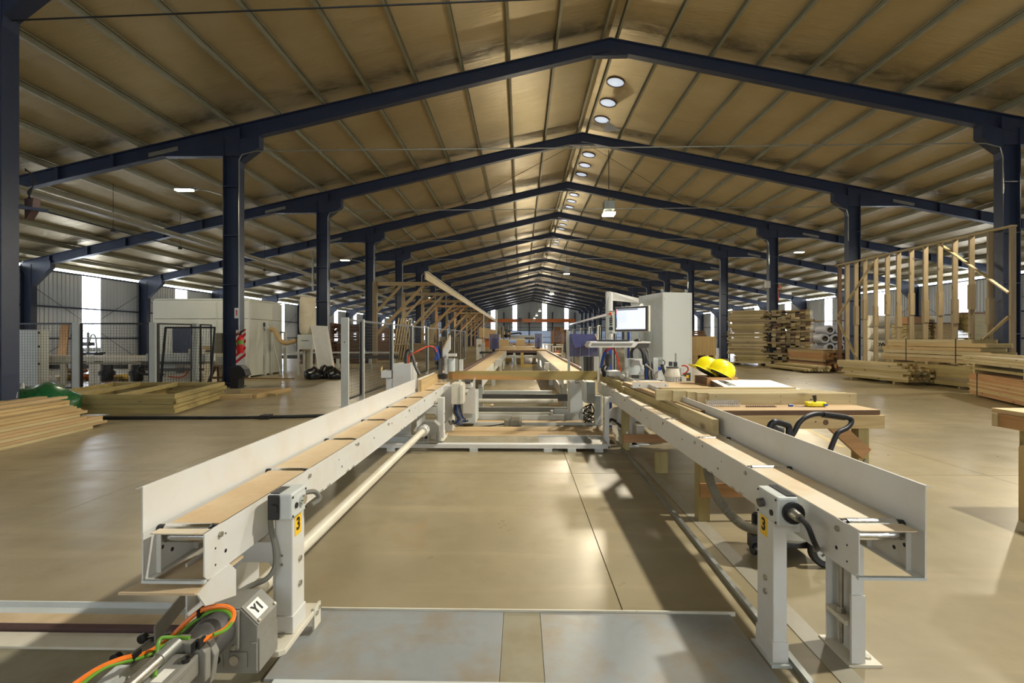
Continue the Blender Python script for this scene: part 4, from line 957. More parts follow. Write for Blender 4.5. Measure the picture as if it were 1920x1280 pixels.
# white steel channel lying at the bench's far left end
t = thing('steel_channel', 'short white steel channel with tan dust lying beside the bowl feeder', 'channel', (1.52, 5.55, TZ))
a = at(1186, 722, 5.4); b = at(1253, 713, 5.4)
obj('web', MB().box(a.x, 5.4, TZ, b.x, 5.41, TZ + .06), wp, t); obj('top_flange', MB().box(a.x, 5.4, TZ + .06, b.x, 5.52, TZ + .066), M['tan_dust'], t); obj('bottom_flange', MB().box(a.x, 5.41, TZ, b.x, 5.52, TZ + .006), wp, t)
for x in (a.x + .08, b.x - .03): obj('rivet', MB().cyl((x, 5.398, TZ + .03), (x, 5.402, TZ + .03), .006, 8), M['ink'], t)
solo('wood_sliver', MB().prism([(1.60, 5.0, TZ), (1.70, 4.985, TZ), (1.72, 5.0, TZ), (1.62, 5.03, TZ)], (0, 0, .008)), wd('old'), 'small dark wood sliver lying on the workbench near the studs', 'offcut')

# ---------------------------------------------------------------- control console, cabinet, feeder
t = thing('control_console', 'control console with lit monitor and keyboard tray on a white mast', 'console', (1.3, 6.8, 0))
mp_ = at(1137, 547, 6.8); mq = at(1150, 547, 6.8)
mast = obj('mast', MB().cyl(((mp_.x + mq.x) / 2, 6.85, 1.325), ((mp_.x + mq.x) / 2, 6.85, 2.03), .049, 20), wp, t, True)
obj('mast_flange', MB().cyl(((mp_.x + mq.x) / 2, 6.85, 1.30), ((mp_.x + mq.x) / 2, 6.85, 1.325), .07, 18), lg, t); obj('carrier_arm', MB().beam(((mp_.x + mq.x) / 2, 6.85, 1.285), (1.93, 8.0, 1.285), .06, .03), lg, t)
rp = at(1192, 560, 8.0)
obj('top_beam', MB().prism([(mp_.x, 6.80, 1.93), (mp_.x, 6.80, 2.045), (mp_.x + .05, 6.78, 2.045), (rp.x + .05, 8.0, 2.045), (rp.x + .05, 8.0, 1.97), (mq.x, 6.9, 1.93)], (0, .09, 0)), wp, t, bevel=.004)
obj('rear_post', MB().box(rp.x - .06, 8.0, 0, rp.x + .05, 8.1, 2.03), lg, t)
ba = at(1140, 582, 6.72); bb = at(1157, 625, 6.72)
bp = obj('button_panel', MB().box(ba.x, 6.72, bb.z, bb.x, 6.76, ba.z), M['cabinet_grey'], t, bevel=.004)
obj('top_strip', MB().box(ba.x + .005, 6.716, ba.z - .012, bb.x - .01, 6.72, ba.z - .005), M['dark_grey'], bp)
def pbtn(x, y, r, mat, nm='button', L=.012):
    p = at(x, y, 6.72); obj(nm, MB().cyl((p.x, 6.72, p.z), (p.x, 6.72 - L, p.z), r, 14), mat, bp, True)
pbtn(1144, 588, .024, M['yellow_label'], 'stop_collar', .006); pbtn(1143.3, 588.2, .019, M['red_paint'], 'stop_button', .026)
pbtn(1146.5, 592.5, .012, M['ink']); pbtn(1147.5, 592, .006, M['white_label'], 'button', .016)
for yy in (596.5, 600.3, 604):
    for xx in (1144, 1147): 
        p = at(xx, yy, 6.72); obj('button', MB().box(p.x - .0085, 6.712, p.z - .0105, p.x + .0085, 6.72, p.z + .0105), M['ink'], bp)
p = at(1145.5, 608.5, 6.72); obj('display', MB().box(p.x - .02, 6.714, p.z - .012, p.x + .02, 6.72, p.z + .012), M['dark_green'], bp)
pbtn(1145.3, 615.8, .028, M['black_plastic'], 'dial', .014)
p = at(1145.5, 623.3, 6.72); obj('name_strip', MB().box(p.x - .022, 6.717, p.z - .006, p.x + .022, 6.72, p.z + .006), M['dark_grey'], bp)
# monitor
ml = at(1152.5, 600.5, 6.62); mr = at(1214, 596.5, 6.26)
u = Vector((mr.x - ml.x, mr.y - ml.y, 0)); wmon = u.length; u.normalize(); nrm = Vector((u.y, -u.x, 0))
zc_, hm = (ml.z + mr.z) / 2 + .005, .165
def mon(u0, u1, z0, z1, d0, d1):
    P = []
    b_ = Vector((ml.x, ml.y, 0))
    q = [b_ + u * u0 + nrm * d0, b_ + u * u1 + nrm * d0, b_ + u * u1 + nrm * d1, b_ + u * u0 + nrm * d1]
    return MB().prism([(v.x, v.y, zc_ + z0) for v in q], (0, 0, z1 - z0))
mo = obj('monitor', mon(0, wmon, -hm, hm, -.05, 0), M['dark_grey'], t, bevel=.004)
obj('rear_shell', mon(-.004, wmon + .012, -hm - .004, hm + .004, -.055, -.012), M['cream_paint'], mo, bevel=.006)
obj('screen', mon(.025, wmon - .03, -hm + .028, hm - .025, 0, .002), M['screen_light'], mo)
emit('screen_grey', (120, 132, 150), 0.35); emit('screen_soft', (214, 222, 236), 0.85); emit('screen_pink', (226, 110, 130), 0.8); emit('screen_blue', (120, 160, 226), 0.8)
obj('tool_bar', mon(.045, wmon * .72, hm - .045, hm - .028, .002, .003), M['screen_grey'], mo)
obj('side_bar', mon(.026, .040, -hm + .05, hm - .13, .002, .003), M['screen_grey'], mo)
for i, c_ in enumerate(('screen_pink', 'screen_pink', 'screen_pink', 'screen_grey', 'screen_blue', 'screen_blue')): obj('icon', mon(.026, .041, hm - .047 - .021 * i, hm - .031 - .021 * i, .002, .0032), M[c_], mo)
obj('form_area', mon(.075, .19, -.05, .09, .002, .0026), M['screen_soft'], mo)
obj('monitor_arm', MB().cyl((ml.x + u.x * .3, ml.y + u.y * .3 + .05, zc_ + .05), (rp.x, 7.6, 1.9), .03, 10), lg, mo)
# keyboard tray
ta = at(1103, 645, 6.3); tb = at(1220, 640, 6.3); z0_ = at(0, 651, 6.3).z; z1_ = at(0, 640, 6.3).z
kt = obj('keyboard_tray', MB().prism([(ta.x, 6.3, (z0_ + z1_) / 2 - .01), (ta.x + .03, 6.3, z1_), (tb.x, 6.3, z1_), (tb.x, 6.3, z1_ - .022), (tb.x - .16, 6.3, z1_ - .024), (tb.x - .21, 6.3, z0_), (ta.x + .02, 6.3, z0_)], (0, .40, 0)), wp, t, bevel=.004)
for f_, g_ in ((.035, .31), (.325, .56)): obj('slot', MB().prism([(ta.x + f_, 6.296, z0_ + .024), (ta.x + f_ + .012, 6.296, z1_ - .022), (ta.x + g_ + .022, 6.296, z1_ - .022), (ta.x + g_, 6.296, z0_ + .024)], (0, .006, 0)), M['machine_grey'], kt)
obj('tray_end', MB().prism([(tb.x - .15, 6.33, z1_ - .026), (tb.x - .01, 6.33, z1_ - .026), (tb.x - .02, 6.33, z0_ - .005), (tb.x - .20, 6.33, z0_ - .012)], (0, .3, 0)), M['dark_grey'], kt)
t2 = thing('keyboard', 'low black keyboard on the white tray below the monitor', 'keyboard', (1.2, 6.5, z1_))
obj('case', MB().box(at(1122, 638, 6.4).x, 6.38, z1_, at(1180, 638, 6.4).x, 6.54, z1_ + .018), M['black_plastic'], t2, bevel=.004)
for i in range(4): obj('key_row', MB().box(at(1123.5, 638, 6.4).x, 6.39 + .036 * i, z1_ + .018, at(1178.5, 638, 6.4).x, 6.42 + .036 * i, z1_ + .024), M['dark_grey'], t2)
pm = at(1196, 638, 6.45); t2 = thing('computer_mouse', 'black computer mouse at the right end of the keyboard tray', 'mouse', (pm.x, 6.45, z1_))
obj('body', MB().lathe([(.052, 0), (.050, .012), (.040, .026), (.020, .036), (.003, .038)], (pm.x, 6.45, z1_), 16), M['black_plastic'], t2, True); obj('wheel', MB().cyl((pm.x - .005, 6.41, z1_ + .030), (pm.x + .005, 6.41, z1_ + .030), .008, 10), M['chrome'], t2)
# tall grey switch cabinet, turned a little
t = thing('switch_cabinet', 'tall pale grey switch cabinet right of the control console', 'cabinet', (2.20, 7.50, 0), R(14), world=False)
cg = M['cabinet_grey']
obj('body', MB().box(.012, .012, 0, .50, .78, 2.10), cg, t); obj('front_panel', MB().box(.018, 0, .06, .494, .012, 2.098), cg, t, bevel=.002)
obj('side_panel', MB().box(0, .02, .06, .012, .30, 2.09), lg, t, bevel=.002); obj('side_panel', MB().box(0, .305, .06, .012, .77, 2.09), lg, t, bevel=.002)
obj('corner_post', MB().box(0, 0, 0, .016, .016, 2.10), wp, t); obj('corner_post', MB().box(.496, 0, 0, .512, .02, 2.10), wp, t)
for x, y in ((.02, .05), (.44, .05)):
    e = obj('lifting_eye', MB().lathe([(.014, -.006), (.026, -.006), (.026, .006), (.014, .006)], (x, y, 2.13), 12, 'Y'), M['galvanised'], t, True)
    e.data.polygons.foreach_get; 
for x in (.03, .48):
    for z in (.15, 1.05, 2.0): obj('screw', MB().cyl((x, -.004, z), (x, 0, z), .007, 8), M['zinc'], t)
# machine bed carrying the feeder units
t = thing('feeder_bed', 'low white machine bed carrying the screw feeder beside the console', 'machine bed', (1.75, 6.8, 0))
obj('bed', MB().box(1.46, 6.45, .45, 2.10, 7.4, .74), wp, t); 
for x in (1.50, 2.02):
    for y in (6.5, 7.3): obj('leg', MB().box(x - .03, y, 0, x + .03, y + .06, .45), lg, t)
obj('pump_plate', MB().box(1.50, 6.27, 0.0, 1.60, 6.4, .25), wp, t) ; obj('pump_foot', MB().box(1.44, 6.22, 0, 1.66, 6.42, .012), lg, t)
obj('rear_block', pxbox(1142, 696, 1164, 705, 6.75, .3), wp, t)
t = thing('bowl_feeder', 'grey white screw bowl feeder with a sloping hood below the monitor', 'feeder', (1.55, 6.75, .74))
bc = at(1190, 690, 6.75)
obj('bowl', MB().lathe([(.10, bc.z - .09), (.125, bc.z - .08), (.125, bc.z + .045), (.112, bc.z + .045), (.10, bc.z - .06), (.01, bc.z - .062)], (bc.x, 6.75, 0), 24), lg, t, True)
obj('hood', MB().prism([at(1172, 672, 6.68), at(1189, 671, 6.68), at(1182, 684, 6.68), at(1173, 690, 6.68)], (0, .015, 0)), lg, t)
obj('chute', MB().prism([at(1183, 674, 6.63), at(1198, 676, 6.63), at(1202, 686, 6.63), at(1183, 688, 6.63)], (0, .03, 0)), M['machine_grey'], t)
obj('chute_frame', MB().prism([at(1182, 673, 6.65), at(1204, 672, 6.65), at(1205, 688, 6.65), at(1202, 688, 6.65), at(1199, 675.5, 6.65), at(1183, 674.5, 6.65)], (0, .02, 0)), wp, t)
obj('stand', pxbox(1198, 690, 1208, 710, 6.78, .05), wp, t); obj('motor', pxbox(1185, 701, 1198, 709, 6.74, .08), M['dark_grey'], t)
obj('base', MB().box(bc.x - .12, 6.66, .74, bc.x + .12, 6.9, .76), lg, t)
obj('cylinder_head', MB().cyl(at(1166, 706, 6.5), at(1174, 697, 6.6), .035, 14), wp, t, True); obj('fitting', MB().cyl(at(1176, 697, 6.5), at(1177, 706, 6.5), .022, 10), M['chrome'], t, True)
obj('hose', MB().tube([at(1185, 672, 6.9), at(1184, 662, 6.9), at(1187, 654, 6.9), at(1194, 650, 6.9), at(1201, 654, 6.9), at(1206, 665, 6.88), at(1208, 690, 6.85)], .022, 8, 6), M['black_plastic'], t, True)
obj('hose', MB().tube([at(1199, 650, 6.95), at(1206, 658, 6.95), at(1211, 668, 6.93), at(1213, 680, 6.9), at(1213, 705, 6.88)], .022, 8, 6), M['black_plastic'], t, True)
obj('hose', MB().tube([at(1211, 652, 7.0), at(1215, 660, 7.0), at(1216, 672, 6.98), at(1213, 690, 6.95)], .016, 8, 6), M['grey_cable'], t, True)
t = thing('valve_block', 'cluster of pneumatic valves and hoses in front of the grey cabinet', 'valves', (1.8, 6.6, .74))
obj('plate', pxbox(1225, 672, 1234, 701, 6.55, .05), lg, t, bevel=.004); obj('manifold', pxbox(1218, 678, 1241, 683, 6.6, .06), M['galvanised'], t)
obj('bracket', pxbox(1226, 670, 1242, 675, 6.62, .06), M['galvanised'], t); obj('blue_valve', pxbox(1234, 688, 1240, 694, 6.58, .06), M['blue_paint'], t)
obj('stand', pxbox(1232, 694, 1243, 712, 6.65, .06), wp, t); obj('knob', MB().cyl(at(1231, 702, 6.56), at(1231, 709, 6.56), .018, 10), M['chrome'], t, True)
for i in range(6):
    a = random.Random(70 + i); x = 1210 + 2.3 * i
    obj('air_line', MB().tube([at(x, 676 + 3 * (i % 3), 6.6), at(x + 1, 688, 6.6), at(x - 1, 698, 6.6), at(x + 1, 711, 6.6)], .012, 6, 4), M[('black_plastic', 'blue_hose', 'black_plastic', 'grey_cable', 'zinc', 'black_plastic')[i]], t, True)
    obj('fitting', MB().cyl(at(x, 684 + 2 * i, 6.57), at(x + 2.5, 684 + 2 * i, 6.57), .017, 8), M['zinc'], t, True)
obj('thick_hose', MB().tube([at(1241, 684, 6.5), at(1244, 694, 6.45), at(1248, 704, 6.4), at(1252, 712, 6.35)], .022, 8, 6), M['black_plastic'], t, True)
obj('wire_loop', MB().tube([at(1242, 674, 6.55), at(1247, 679, 6.55), at(1244, 685, 6.55), at(1239, 690, 6.55)], .006, 6, 5), M['black_plastic'], t)
t = thing('vacuum_pump', 'cream domed pump with grey finned base in front of the cabinet', 'pump', (2.0, 6.25, TZ - .09))
pc = at(1260.5, 700, 6.25); r0 = .098; zb = at(0, 716, 6.25).z
obj('dome', MB().lathe([(r0 + .002, at(0, 703.5, 6.25).z), (r0, at(0, 700, 6.25).z), (r0 * .86, at(0, 693, 6.25).z), (r0 * .72, at(0, 688, 6.25).z), (.01, at(0, 687.5, 6.25).z)], (pc.x, 6.25, 0), 24), cp, t, True)
obj('cap', MB().cyl((pc.x, 6.25, at(0, 688, 6.25).z), (pc.x, 6.25, at(0, 686, 6.25).z), .078, 20), M['dark_grey'], t, True)
bd = obj('body', MB().cyl((pc.x, 6.25, .742), (pc.x, 6.25, at(0, 703.5, 6.25).z), .085, 20), lg, t, True)
for i in range(9):
    a = math.pi * (1.05 + .9 * i / 8); obj('fin', MB().beam((pc.x + .085 * math.cos(a), 6.25 + .085 * math.sin(a), .744), (pc.x + .085 * math.cos(a), 6.25 + .085 * math.sin(a), at(0, 704, 6.25).z), .006, .03, (math.cos(a), math.sin(a), 0)), wp, bd)
obj('valve', pxbox(1256, 678, 1261, 686, 6.22, .05), M['black_plastic'], t); obj('valve', pxbox(1265, 678.5, 1270, 687, 6.22, .05), M['black_plastic'], t)
obj('silencer', MB().cyl(at(1267, 678.5, 6.25), at(1267, 662, 6.25), .011, 10), M['galvanised'], t, True)
t = thing('pressure_switch', 'small white and yellow switch unit with a red hose by the hats', 'switch', (2.1, 6.25, TZ))
obj('box', pxbox(1278, 706, 1287, 715, 6.2, .08), wp, t); obj('switch_body', pxbox(1286, 699, 1295, 714, 6.24, .06), M['dark_grey'], t); obj('switch_face', pxbox(1287, 703, 1291.5, 708.5, 6.235, .005), M['yellow_label'], t)
obj('plug', pxbox(1270, 711, 1277, 714, 6.2, .04), M['black_plastic'], t); obj('cylinder', pxbox(1277, 690, 1283, 706, 6.3, .05), lg, t)
obj('hose', MB().tube([at(1278, 686, 6.25), at(1283, 685, 6.25), at(1289, 688, 6.25), at(1290, 694, 6.25), at(1285, 699, 6.25), at(1280, 701, 6.25)], .009, 8, 6), M['red_hose'], t, True)
# air line stand left of the feeder
t = thing('air_line_stand', 'blue post with red hose and filter left of the bowl feeder', 'stand', (1.3, 7.3, 0))
a = at(1142, 652, 7.4); b = at(1147.5, 652, 7.4)
obj('post', MB().box(a.x, 7.4, 0, b.x, 7.44, a.z + .02), M['blue_paint'], t)
a = at(1172, 652, 8.3); obj('rear_post', MB().box(a.x, 8.3, 0, at(1176, 652, 8.3).x, 8.36, 1.5), lg, t); obj('rear_post', MB().box(at(1177, 652, 8.3).x, 8.3, 0, at(1180.5, 652, 8.3).x, 8.36, 1.5), M['blue_paint'], t)
obj('red_hose', MB().tube([at(1137, 660, 7.2), at(1140, 655, 7.2), at(1146, 652.5, 7.2), at(1152, 656, 7.18), at(1157, 668, 7.15), at(1160, 682, 7.1), at(1163, 695, 7.05)], .011, 8, 6), M['red_hose'], t, True)
obj('blue_sleeve', MB().tube([at(1139, 655, 7.25), at(1133, 664, 7.25), at(1129, 678, 7.25), at(1127, 690, 7.25)], .024, 8, 5), M['blue_hose'], t, True)
obj('filter', MB().lathe([(.02, at(0, 686, 7.3).z), (.045, at(0, 682, 7.3).z), (.048, at(0, 666, 7.3).z), (.03, at(0, 662, 7.3).z)], (at(1140, 672, 7.3).x, 7.3, 0), 14), M['dark_grey'], t, True)
for i in range(5):
    a = random.Random(90 + i); obj('air_line', MB().tube([at(1131 + 3 * i, 686 + a.uniform(-2, 3), 7.0), at(1128 + 3 * i, 692, 7.0), at(1130 + 3.5 * i, 698, 7.0), at(1131 + 3 * i, 706, 7.0)], .014, 6, 4), M[('black_plastic', 'black_plastic', 'zinc', 'black_plastic', 'dark_grey')[i]], t, True)

# ---------------------------------------------------------------- vacuum cleaner
t = thing('vacuum_cleaner', 'grey industrial vacuum with ribbed hose behind the right conveyor', 'vacuum cleaner', (1.72, 3.12, 0))
obj('tank', MB().lathe([(.13, .13), (.165, .16), (.185, .42), (.19, .44), (.01, .45)], (1.70, 3.12, 0), 28), lg, t, True)
obj('head', MB().lathe([(.18, .45), (.175, .50), (.13, .57), (.01, .59)], (1.70, 3.12, 0), 28), M['dark_grey'], t, True)
obj('chassis', MB().box(1.55, 3.0, .09, 1.88, 3.28, .13), M['black_plastic'], t, bevel=.01)
wh = obj('wheel', MB().lathe([(.07, -.018), (.10, -.022), (.11, -.012), (.11, .012), (.10, .022), (.07, .018)], (1.86, 2.96, .11), 26, 'Y'), M['black_plastic'], t, True)
hb = obj('hub', MB().lathe([(.010, -.026), (.065, -.022), (.072, -.016), (.072, .016), (.01, .02)], (1.86, 2.96, .11), 22, 'Y'), lg, t, True)
for i in range(5):
    a = 2 * math.pi * i / 5; obj('hub_slot', MB().beam((1.86 + .028 * math.cos(a), 2.932, .11 + .028 * math.sin(a)), (1.86 + .055 * math.cos(a), 2.934, .11 + .055 * math.sin(a)), .012, .004, (0, 1, 0)), M['dark_grey'], hb)
obj('wheel', MB().lathe([(.07, -.018), (.10, -.022), (.11, -.012), (.11, .012), (.10, .022), (.07, .018)], (1.86, 3.36, .11), 22, 'Y'), M['black_plastic'], t, True)
c_ = obj('castor', MB().lathe([(.018, -.012), (.042, -.014), (.045, 0), (.042, .014), (.018, .012)], (1.50, 3.12, .045), 16, 'X'), M['black_plastic'], t, True)
obj('castor_fork', MB().box(1.475, 3.10, .05, 1.525, 3.16, .13), M['black_plastic'], c_)
obj('inlet', MB().lathe([(.035, 0), (.045, .01), (.045, .07), (.035, .08)], (1.50, 3.05, .21), 14, 'Z'), M['black_plastic'], t, True)
hpts = [(1.56, 3.02, .25), (1.46, 2.98, .22), (1.36, 3.02, .245), (1.27, 3.12, .36), (1.245, 3.22, .50), (1.30, 3.32, .58), (1.42, 3.36, .56)]
mh = MB(); mh.tube(hpts, .028, 10, 40); P_ = mh
# ribs: swell every other ring of the tube
n_ = 10; rings = len(mh.v) // n_
cv = []
for i in range(rings):
    ring = [Vector(v) for v in mh.v[i * n_:(i + 1) * n_]]; ce = sum(ring, Vector()) / n_
    cv += [tuple(ce + (v - ce) * (1.10 if i % 2 else .94)) for v in ring]
mh.v = cv
obj('hose', mh, M['rubber_grey'], t, True)
bk = M['black_metal']
hd = [at(1430, 850, 3.2), at(1462, 845, 3.2), at(1486, 815, 3.2), at(1500, 790, 3.2), at(1520, 778, 3.22), at(1545, 776, 3.25), at(1590, 783, 3.3), at(1596, 791, 3.3), at(1588, 802, 3.28), at(1572, 810, 3.26), at(1566, 820, 3.25), at(1556, 845, 3.22), at(1540, 890, 3.2), at(1530, 930, 3.2)]
obj('push_handle', MB().tube(hd, .0165, 10, 6), bk, t, True)
obj('grip', MB().tube([at(1542, 776.5, 3.245), at(1583, 782, 3.29)], .021, 10), M['black_plastic'], t, True)
obj('push_handle_leg', MB().tube([at(1462, 845, 3.2), at(1450, 880, 3.2), at(1440, 930, 3.15)], .0165, 10, 6), bk, t, True)
obj('lift_handle', MB().tube([at(1440, 812, 3.02), at(1446, 795, 3.02), at(1454, 791, 3.02), at(1472, 795, 3.05), at(1479, 800, 3.06), at(1479, 822, 3.06)], .020, 10, 6), M['black_plastic'], t, True)
obj('cable_reel', MB().cyl(at(1462, 806, 3.12), at(1452, 806, 3.06), .030, 14), M['dark_grey'], t, True)
obj('head_tower', MB().box(1.58, 3.02, .55, 1.74, 3.12, .74), M['dark_grey'], t, bevel=.02)

# second bench at the right edge
t = thing('workbench', 'wooden workbench cut by the right edge of the photo', 'workbench', (3.80, 3.95, 0))
obj('tabletop', MB().box(3.80, 1.5, .795, 5.0, 3.95, .83), wd('ply', 'Y'), t, bevel=.002)
obj('apron', MB().box(3.79, 1.5, .69, 3.83, 3.885, .794), wd('orange', 'Y'), t); obj('apron', MB().box(3.78, 3.886, .69, 5.0, 3.928, .794), wd('pale', 'X'), t)
for y in (3.66, 1.6): l = obj('leg', MB().box(3.835, y, 0, 3.97, y + .11, .794), wd('green', 'Z'), t, bevel=.004)
obj('leg_facing', MB().prism([(3.82, 3.68, 0), (3.82, 3.76, 0), (3.82, 3.76, .56), (3.82, 3.73, .58), (3.82, 3.68, .54)], (.014, 0, 0)), wd('pine', 'Z'), t)
obj('brace', MB().beam((3.86, 3.62, .53), (3.86, 3.25, .73), .035, .10), wd('orange', 'Y'), t)
# ---------------------------------------------------------------- lumber on the right
def uv(p, q):
    p = Vector((p[0], p[1], 0)); q = Vector((q[0], q[1], 0)); u = (q - p).normalized(); return u, Vector((u.y, -u.x, 0)), math.atan2(u.y, u.x)
rnd = random.Random(11)
LAY = ['one, on the floor', 'two', 'three', 'four', 'five', 'six', 'seven', 'eight', 'nine', 'ten', 'eleven', 'twelve, on top']
def pack(name, label, cat, p, u, side, L, nx, nz, W, T, mats, z0, jl=.0, jw=.0, skip=0., group=None, gapz=.002, hollow=False, parent=None):
    """a bound pack of boards: p is its near corner on plan, u runs along the boards, side across the pack"""
    t = parent or thing(name, label, cat, (p[0] + u.x * L / 2 + side.x * nx * W / 2, p[1] + u.y * L / 2 + side.y * nx * W / 2, z0), math.atan2(u.y, u.x), group, world=False)
    sgn = 1 if side.dot(Vector((-u.y, u.x, 0))) > 0 else -1
    for k in range(nz):
        for i in range(nx):
            if hollow and 0 < i < nx - 1 and k < nz - 1: continue
            if rnd.random() < skip: continue
            l = L - rnd.uniform(0, jl)
            l = round(l / .15) * .15 if jl else l
            dx = rnd.uniform(-jl, jl) * .5
            board(l, W - .006 - (.02 if jw and rnd.random() < jw else 0), T - gapz, rnd.choice(mats), (dx, sgn * (i - (nx - 1) / 2) * W, k * T), 0, t)
    return t
def strap(t, x, hw, h, mat=None, w=.03):
    m = MB(); g = .004
    m.prism([(x, -hw - g, 0), (x, -hw - g, h + g), (x, hw + g, h + g), (x, hw + g, 0), (x, hw, 0), (x, hw, h), (x, -hw, h), (x, -hw, 0)], (w, 0, 0))
    obj('strap', m, mat or M['ink'], t)
def bearer(loc, rot, L, label, group, s=.07, m='grey'):
    return board(L, s, s, wd(m), loc, rot, None, 'bearer', label, 'bearer', group)
# strapped orange bundle nearest at the right edge
p = Vector((10.86, 11.87, 0)); u = Vector((-.40, -.92, 0)).normalized(); sd = Vector((.92, -.40, 0)).normalized()
c0 = p + u * 1.7 + sd * .35
for a in (.5, 2.6): bearer((p + u * a + sd * .35).to_tuple(), math.atan2(sd.y, sd.x), .8, 'wooden bearer under the orange bundle, at its %s end' % ('far' if a < 1 else 'near'), 'bearers under the orange bundle', .05)
pk = pack('lumber_bundle', 'strapped bundle of orange boards by the right photo edge', 'lumber bundle', p, u, sd, 3.4, 5, 12, .14, .042, [wd('orange'), wd('orange'), wd('pine')], .05, .08)
strap(pk, -1.25, .352, .50); strap(pk, 1.0, .352, .50)
zb_ = .555
for a in (.45, 2.6): bearer((p + u * a + sd * .35 + Vector((0, 0, zb_))).to_tuple(), math.atan2(sd.y, sd.x), .8, 'short bearer on top of the orange bundle, at its %s end' % ('far' if a < 1 else 'near'), 'bearers over the orange bundle', .09, 'pale')
for i in range(5): board(3.9, .14, .05, wd(rnd.choice(['pale', 'green'])), (p + u * (1.5 - .1 * (i % 2)) + sd * (.02 + .15 * i) + Vector((0, 0, zb_ + .09))).to_tuple(), math.atan2(u.y, u.x), None, 'board', 'greenish board, %s across, directly above the strapped orange bundle' % (ORD[i] if i else 'outermost'), 'board', 'thin layer above the bundle')
for a in (.45, 2.6): bearer((p + u * a + sd * .35 + Vector((0, 0, zb_ + .14))).to_tuple(), math.atan2(sd.y, sd.x), .8, 'short bearer between the board layers over the orange bundle, %s end' % ('far' if a < 1 else 'near'), 'bearers between the right layers', .08, 'pale')
for k in range(3):
    for i in range(4): board(3.6, .16, .055, wd('pale'), (p + u * (1.75 - .06 * k) + sd * (.03 + .18 * i) + Vector((0, 0, zb_ + .22 + .06 * k))).to_tuple(), math.atan2(u.y, u.x), None, 'board', 'smooth pale board, %s across, in the %s layer on the orange bundle' % (ORD[i] if i else 'outermost', ('lower', 'middle', 'upper')[k]), 'board', 'pale boards at the right edge')
board(3.0, .12, .035, wd('pale'), (p + u * 1.2 + sd * .55 + Vector((0, 0, zb_ + .41))).to_tuple(), math.atan2(u.y, u.x) + .06, None, 'board', 'single thin pale board lying crooked on top at the right edge', 'board')
# loose pale pile with its dark ends to the camera
p = Vector((11.22, 14.15, 0)); u, sd, an = uv((11.22, 14.15), (10.98, 16.4))
for a in (.3, 1.9): bearer((p + u * a + sd * .35).to_tuple(), math.atan2(sd.y, sd.x), 1.0, 'bearer under the loose pale pile, at its %s end' % ('near' if a < 1 else 'far'), 'bearers under the pale pile', .08)
for k in range(7):
    for i in range(8):
        if k == 6 and i > 5: continue
        L = 2.5 + rnd.choice((0, .15, -.15)); sh = rnd.uniform(-.10, .10) + (.25 if k > 4 else 0)
        board(L, .088, .075, wd(rnd.choice(['pale', 'pale', 'green', 'pine'])), (p + u * (1.25 + sh) + sd * (.05 + .092 * i) + Vector((0, 0, .08 + .077 * k))).to_tuple(), an + rnd.uniform(-.012, .012), None, 'board', 'pale board, %s across, layer %s of the pile with ends facing the camera' % (ORD[i] if i else 'outermost', LAY[k].split(',')[0]), 'board', 'boards in the pale pile')
# green pack and, on it, the strapped wall panels
p = Vector((11.98, 12.75, 0)); u, sd, an = uv((0, 0), (0, 1))
pk = pack('lumber_pack', 'dark greenish timber pack under the strapped wall panels', 'lumber pack', p, u, sd, 3.2, 5, 5, .14, .11, [wd('green'), wd('green'), wd('grey')], .06, .25, .3, .08)
for a in (.5, 2.6): bearer((p + u * a + sd * .35).to_tuple(), 0, .9, 'bearer on the floor under the dark greenish pack, %s end' % ('near' if a < 1 else 'far'), 'bearers under the green pack', .058)
for a in (.3, 1.6, 2.9): bearer((p + u * a + sd * .35 + Vector((0, 0, .612))).to_tuple(), 0, .8, '%s bearer between the greenish pack and the wall panels' % ('near' if a < 1 else 'middle' if a < 2 else 'far'), 'bearers under the wall panels', .07, 'pale')
t = thing('panel_bundle', 'strapped bundle of pale stud wall panels on the greenish pack', 'wall panels', (12.3, 14.3, .684), world=False)
for k in range(6):
    L = (3.7, 3.5, 3.6, 3.4, 3.3, 2.9)[k]; dy = (0, .1, -.05, .1, -.1, .1)[k]; zz = .112 * k
    for x in (-.34, .30): board(L, .045, .09 if k % 2 else .104, wd(rnd.choice(['pine', 'pale'])), (x, dy, zz), H90, t)
    for e in (-1, 1): board(.60, .045, .09, wd('green'), (-.02, dy + e * (L / 2 - .024), zz), 0, t)
    for s_ in range(1, 5): board(.59, .045, .09, wd('pine'), (-.02, dy - L / 2 + L * s_ / 5, zz), 0, t)
for y in (-.9, .8): obj('strap', MB().prism([(-.368, y, -.002), (-.368, y, .676), (.328, y, .676), (.328, y, -.002), (.324, y, -.002), (.324, y, .672), (-.364, y, .672), (-.364, y, -.002)], (0, .03, 0)), M['ink'], t)
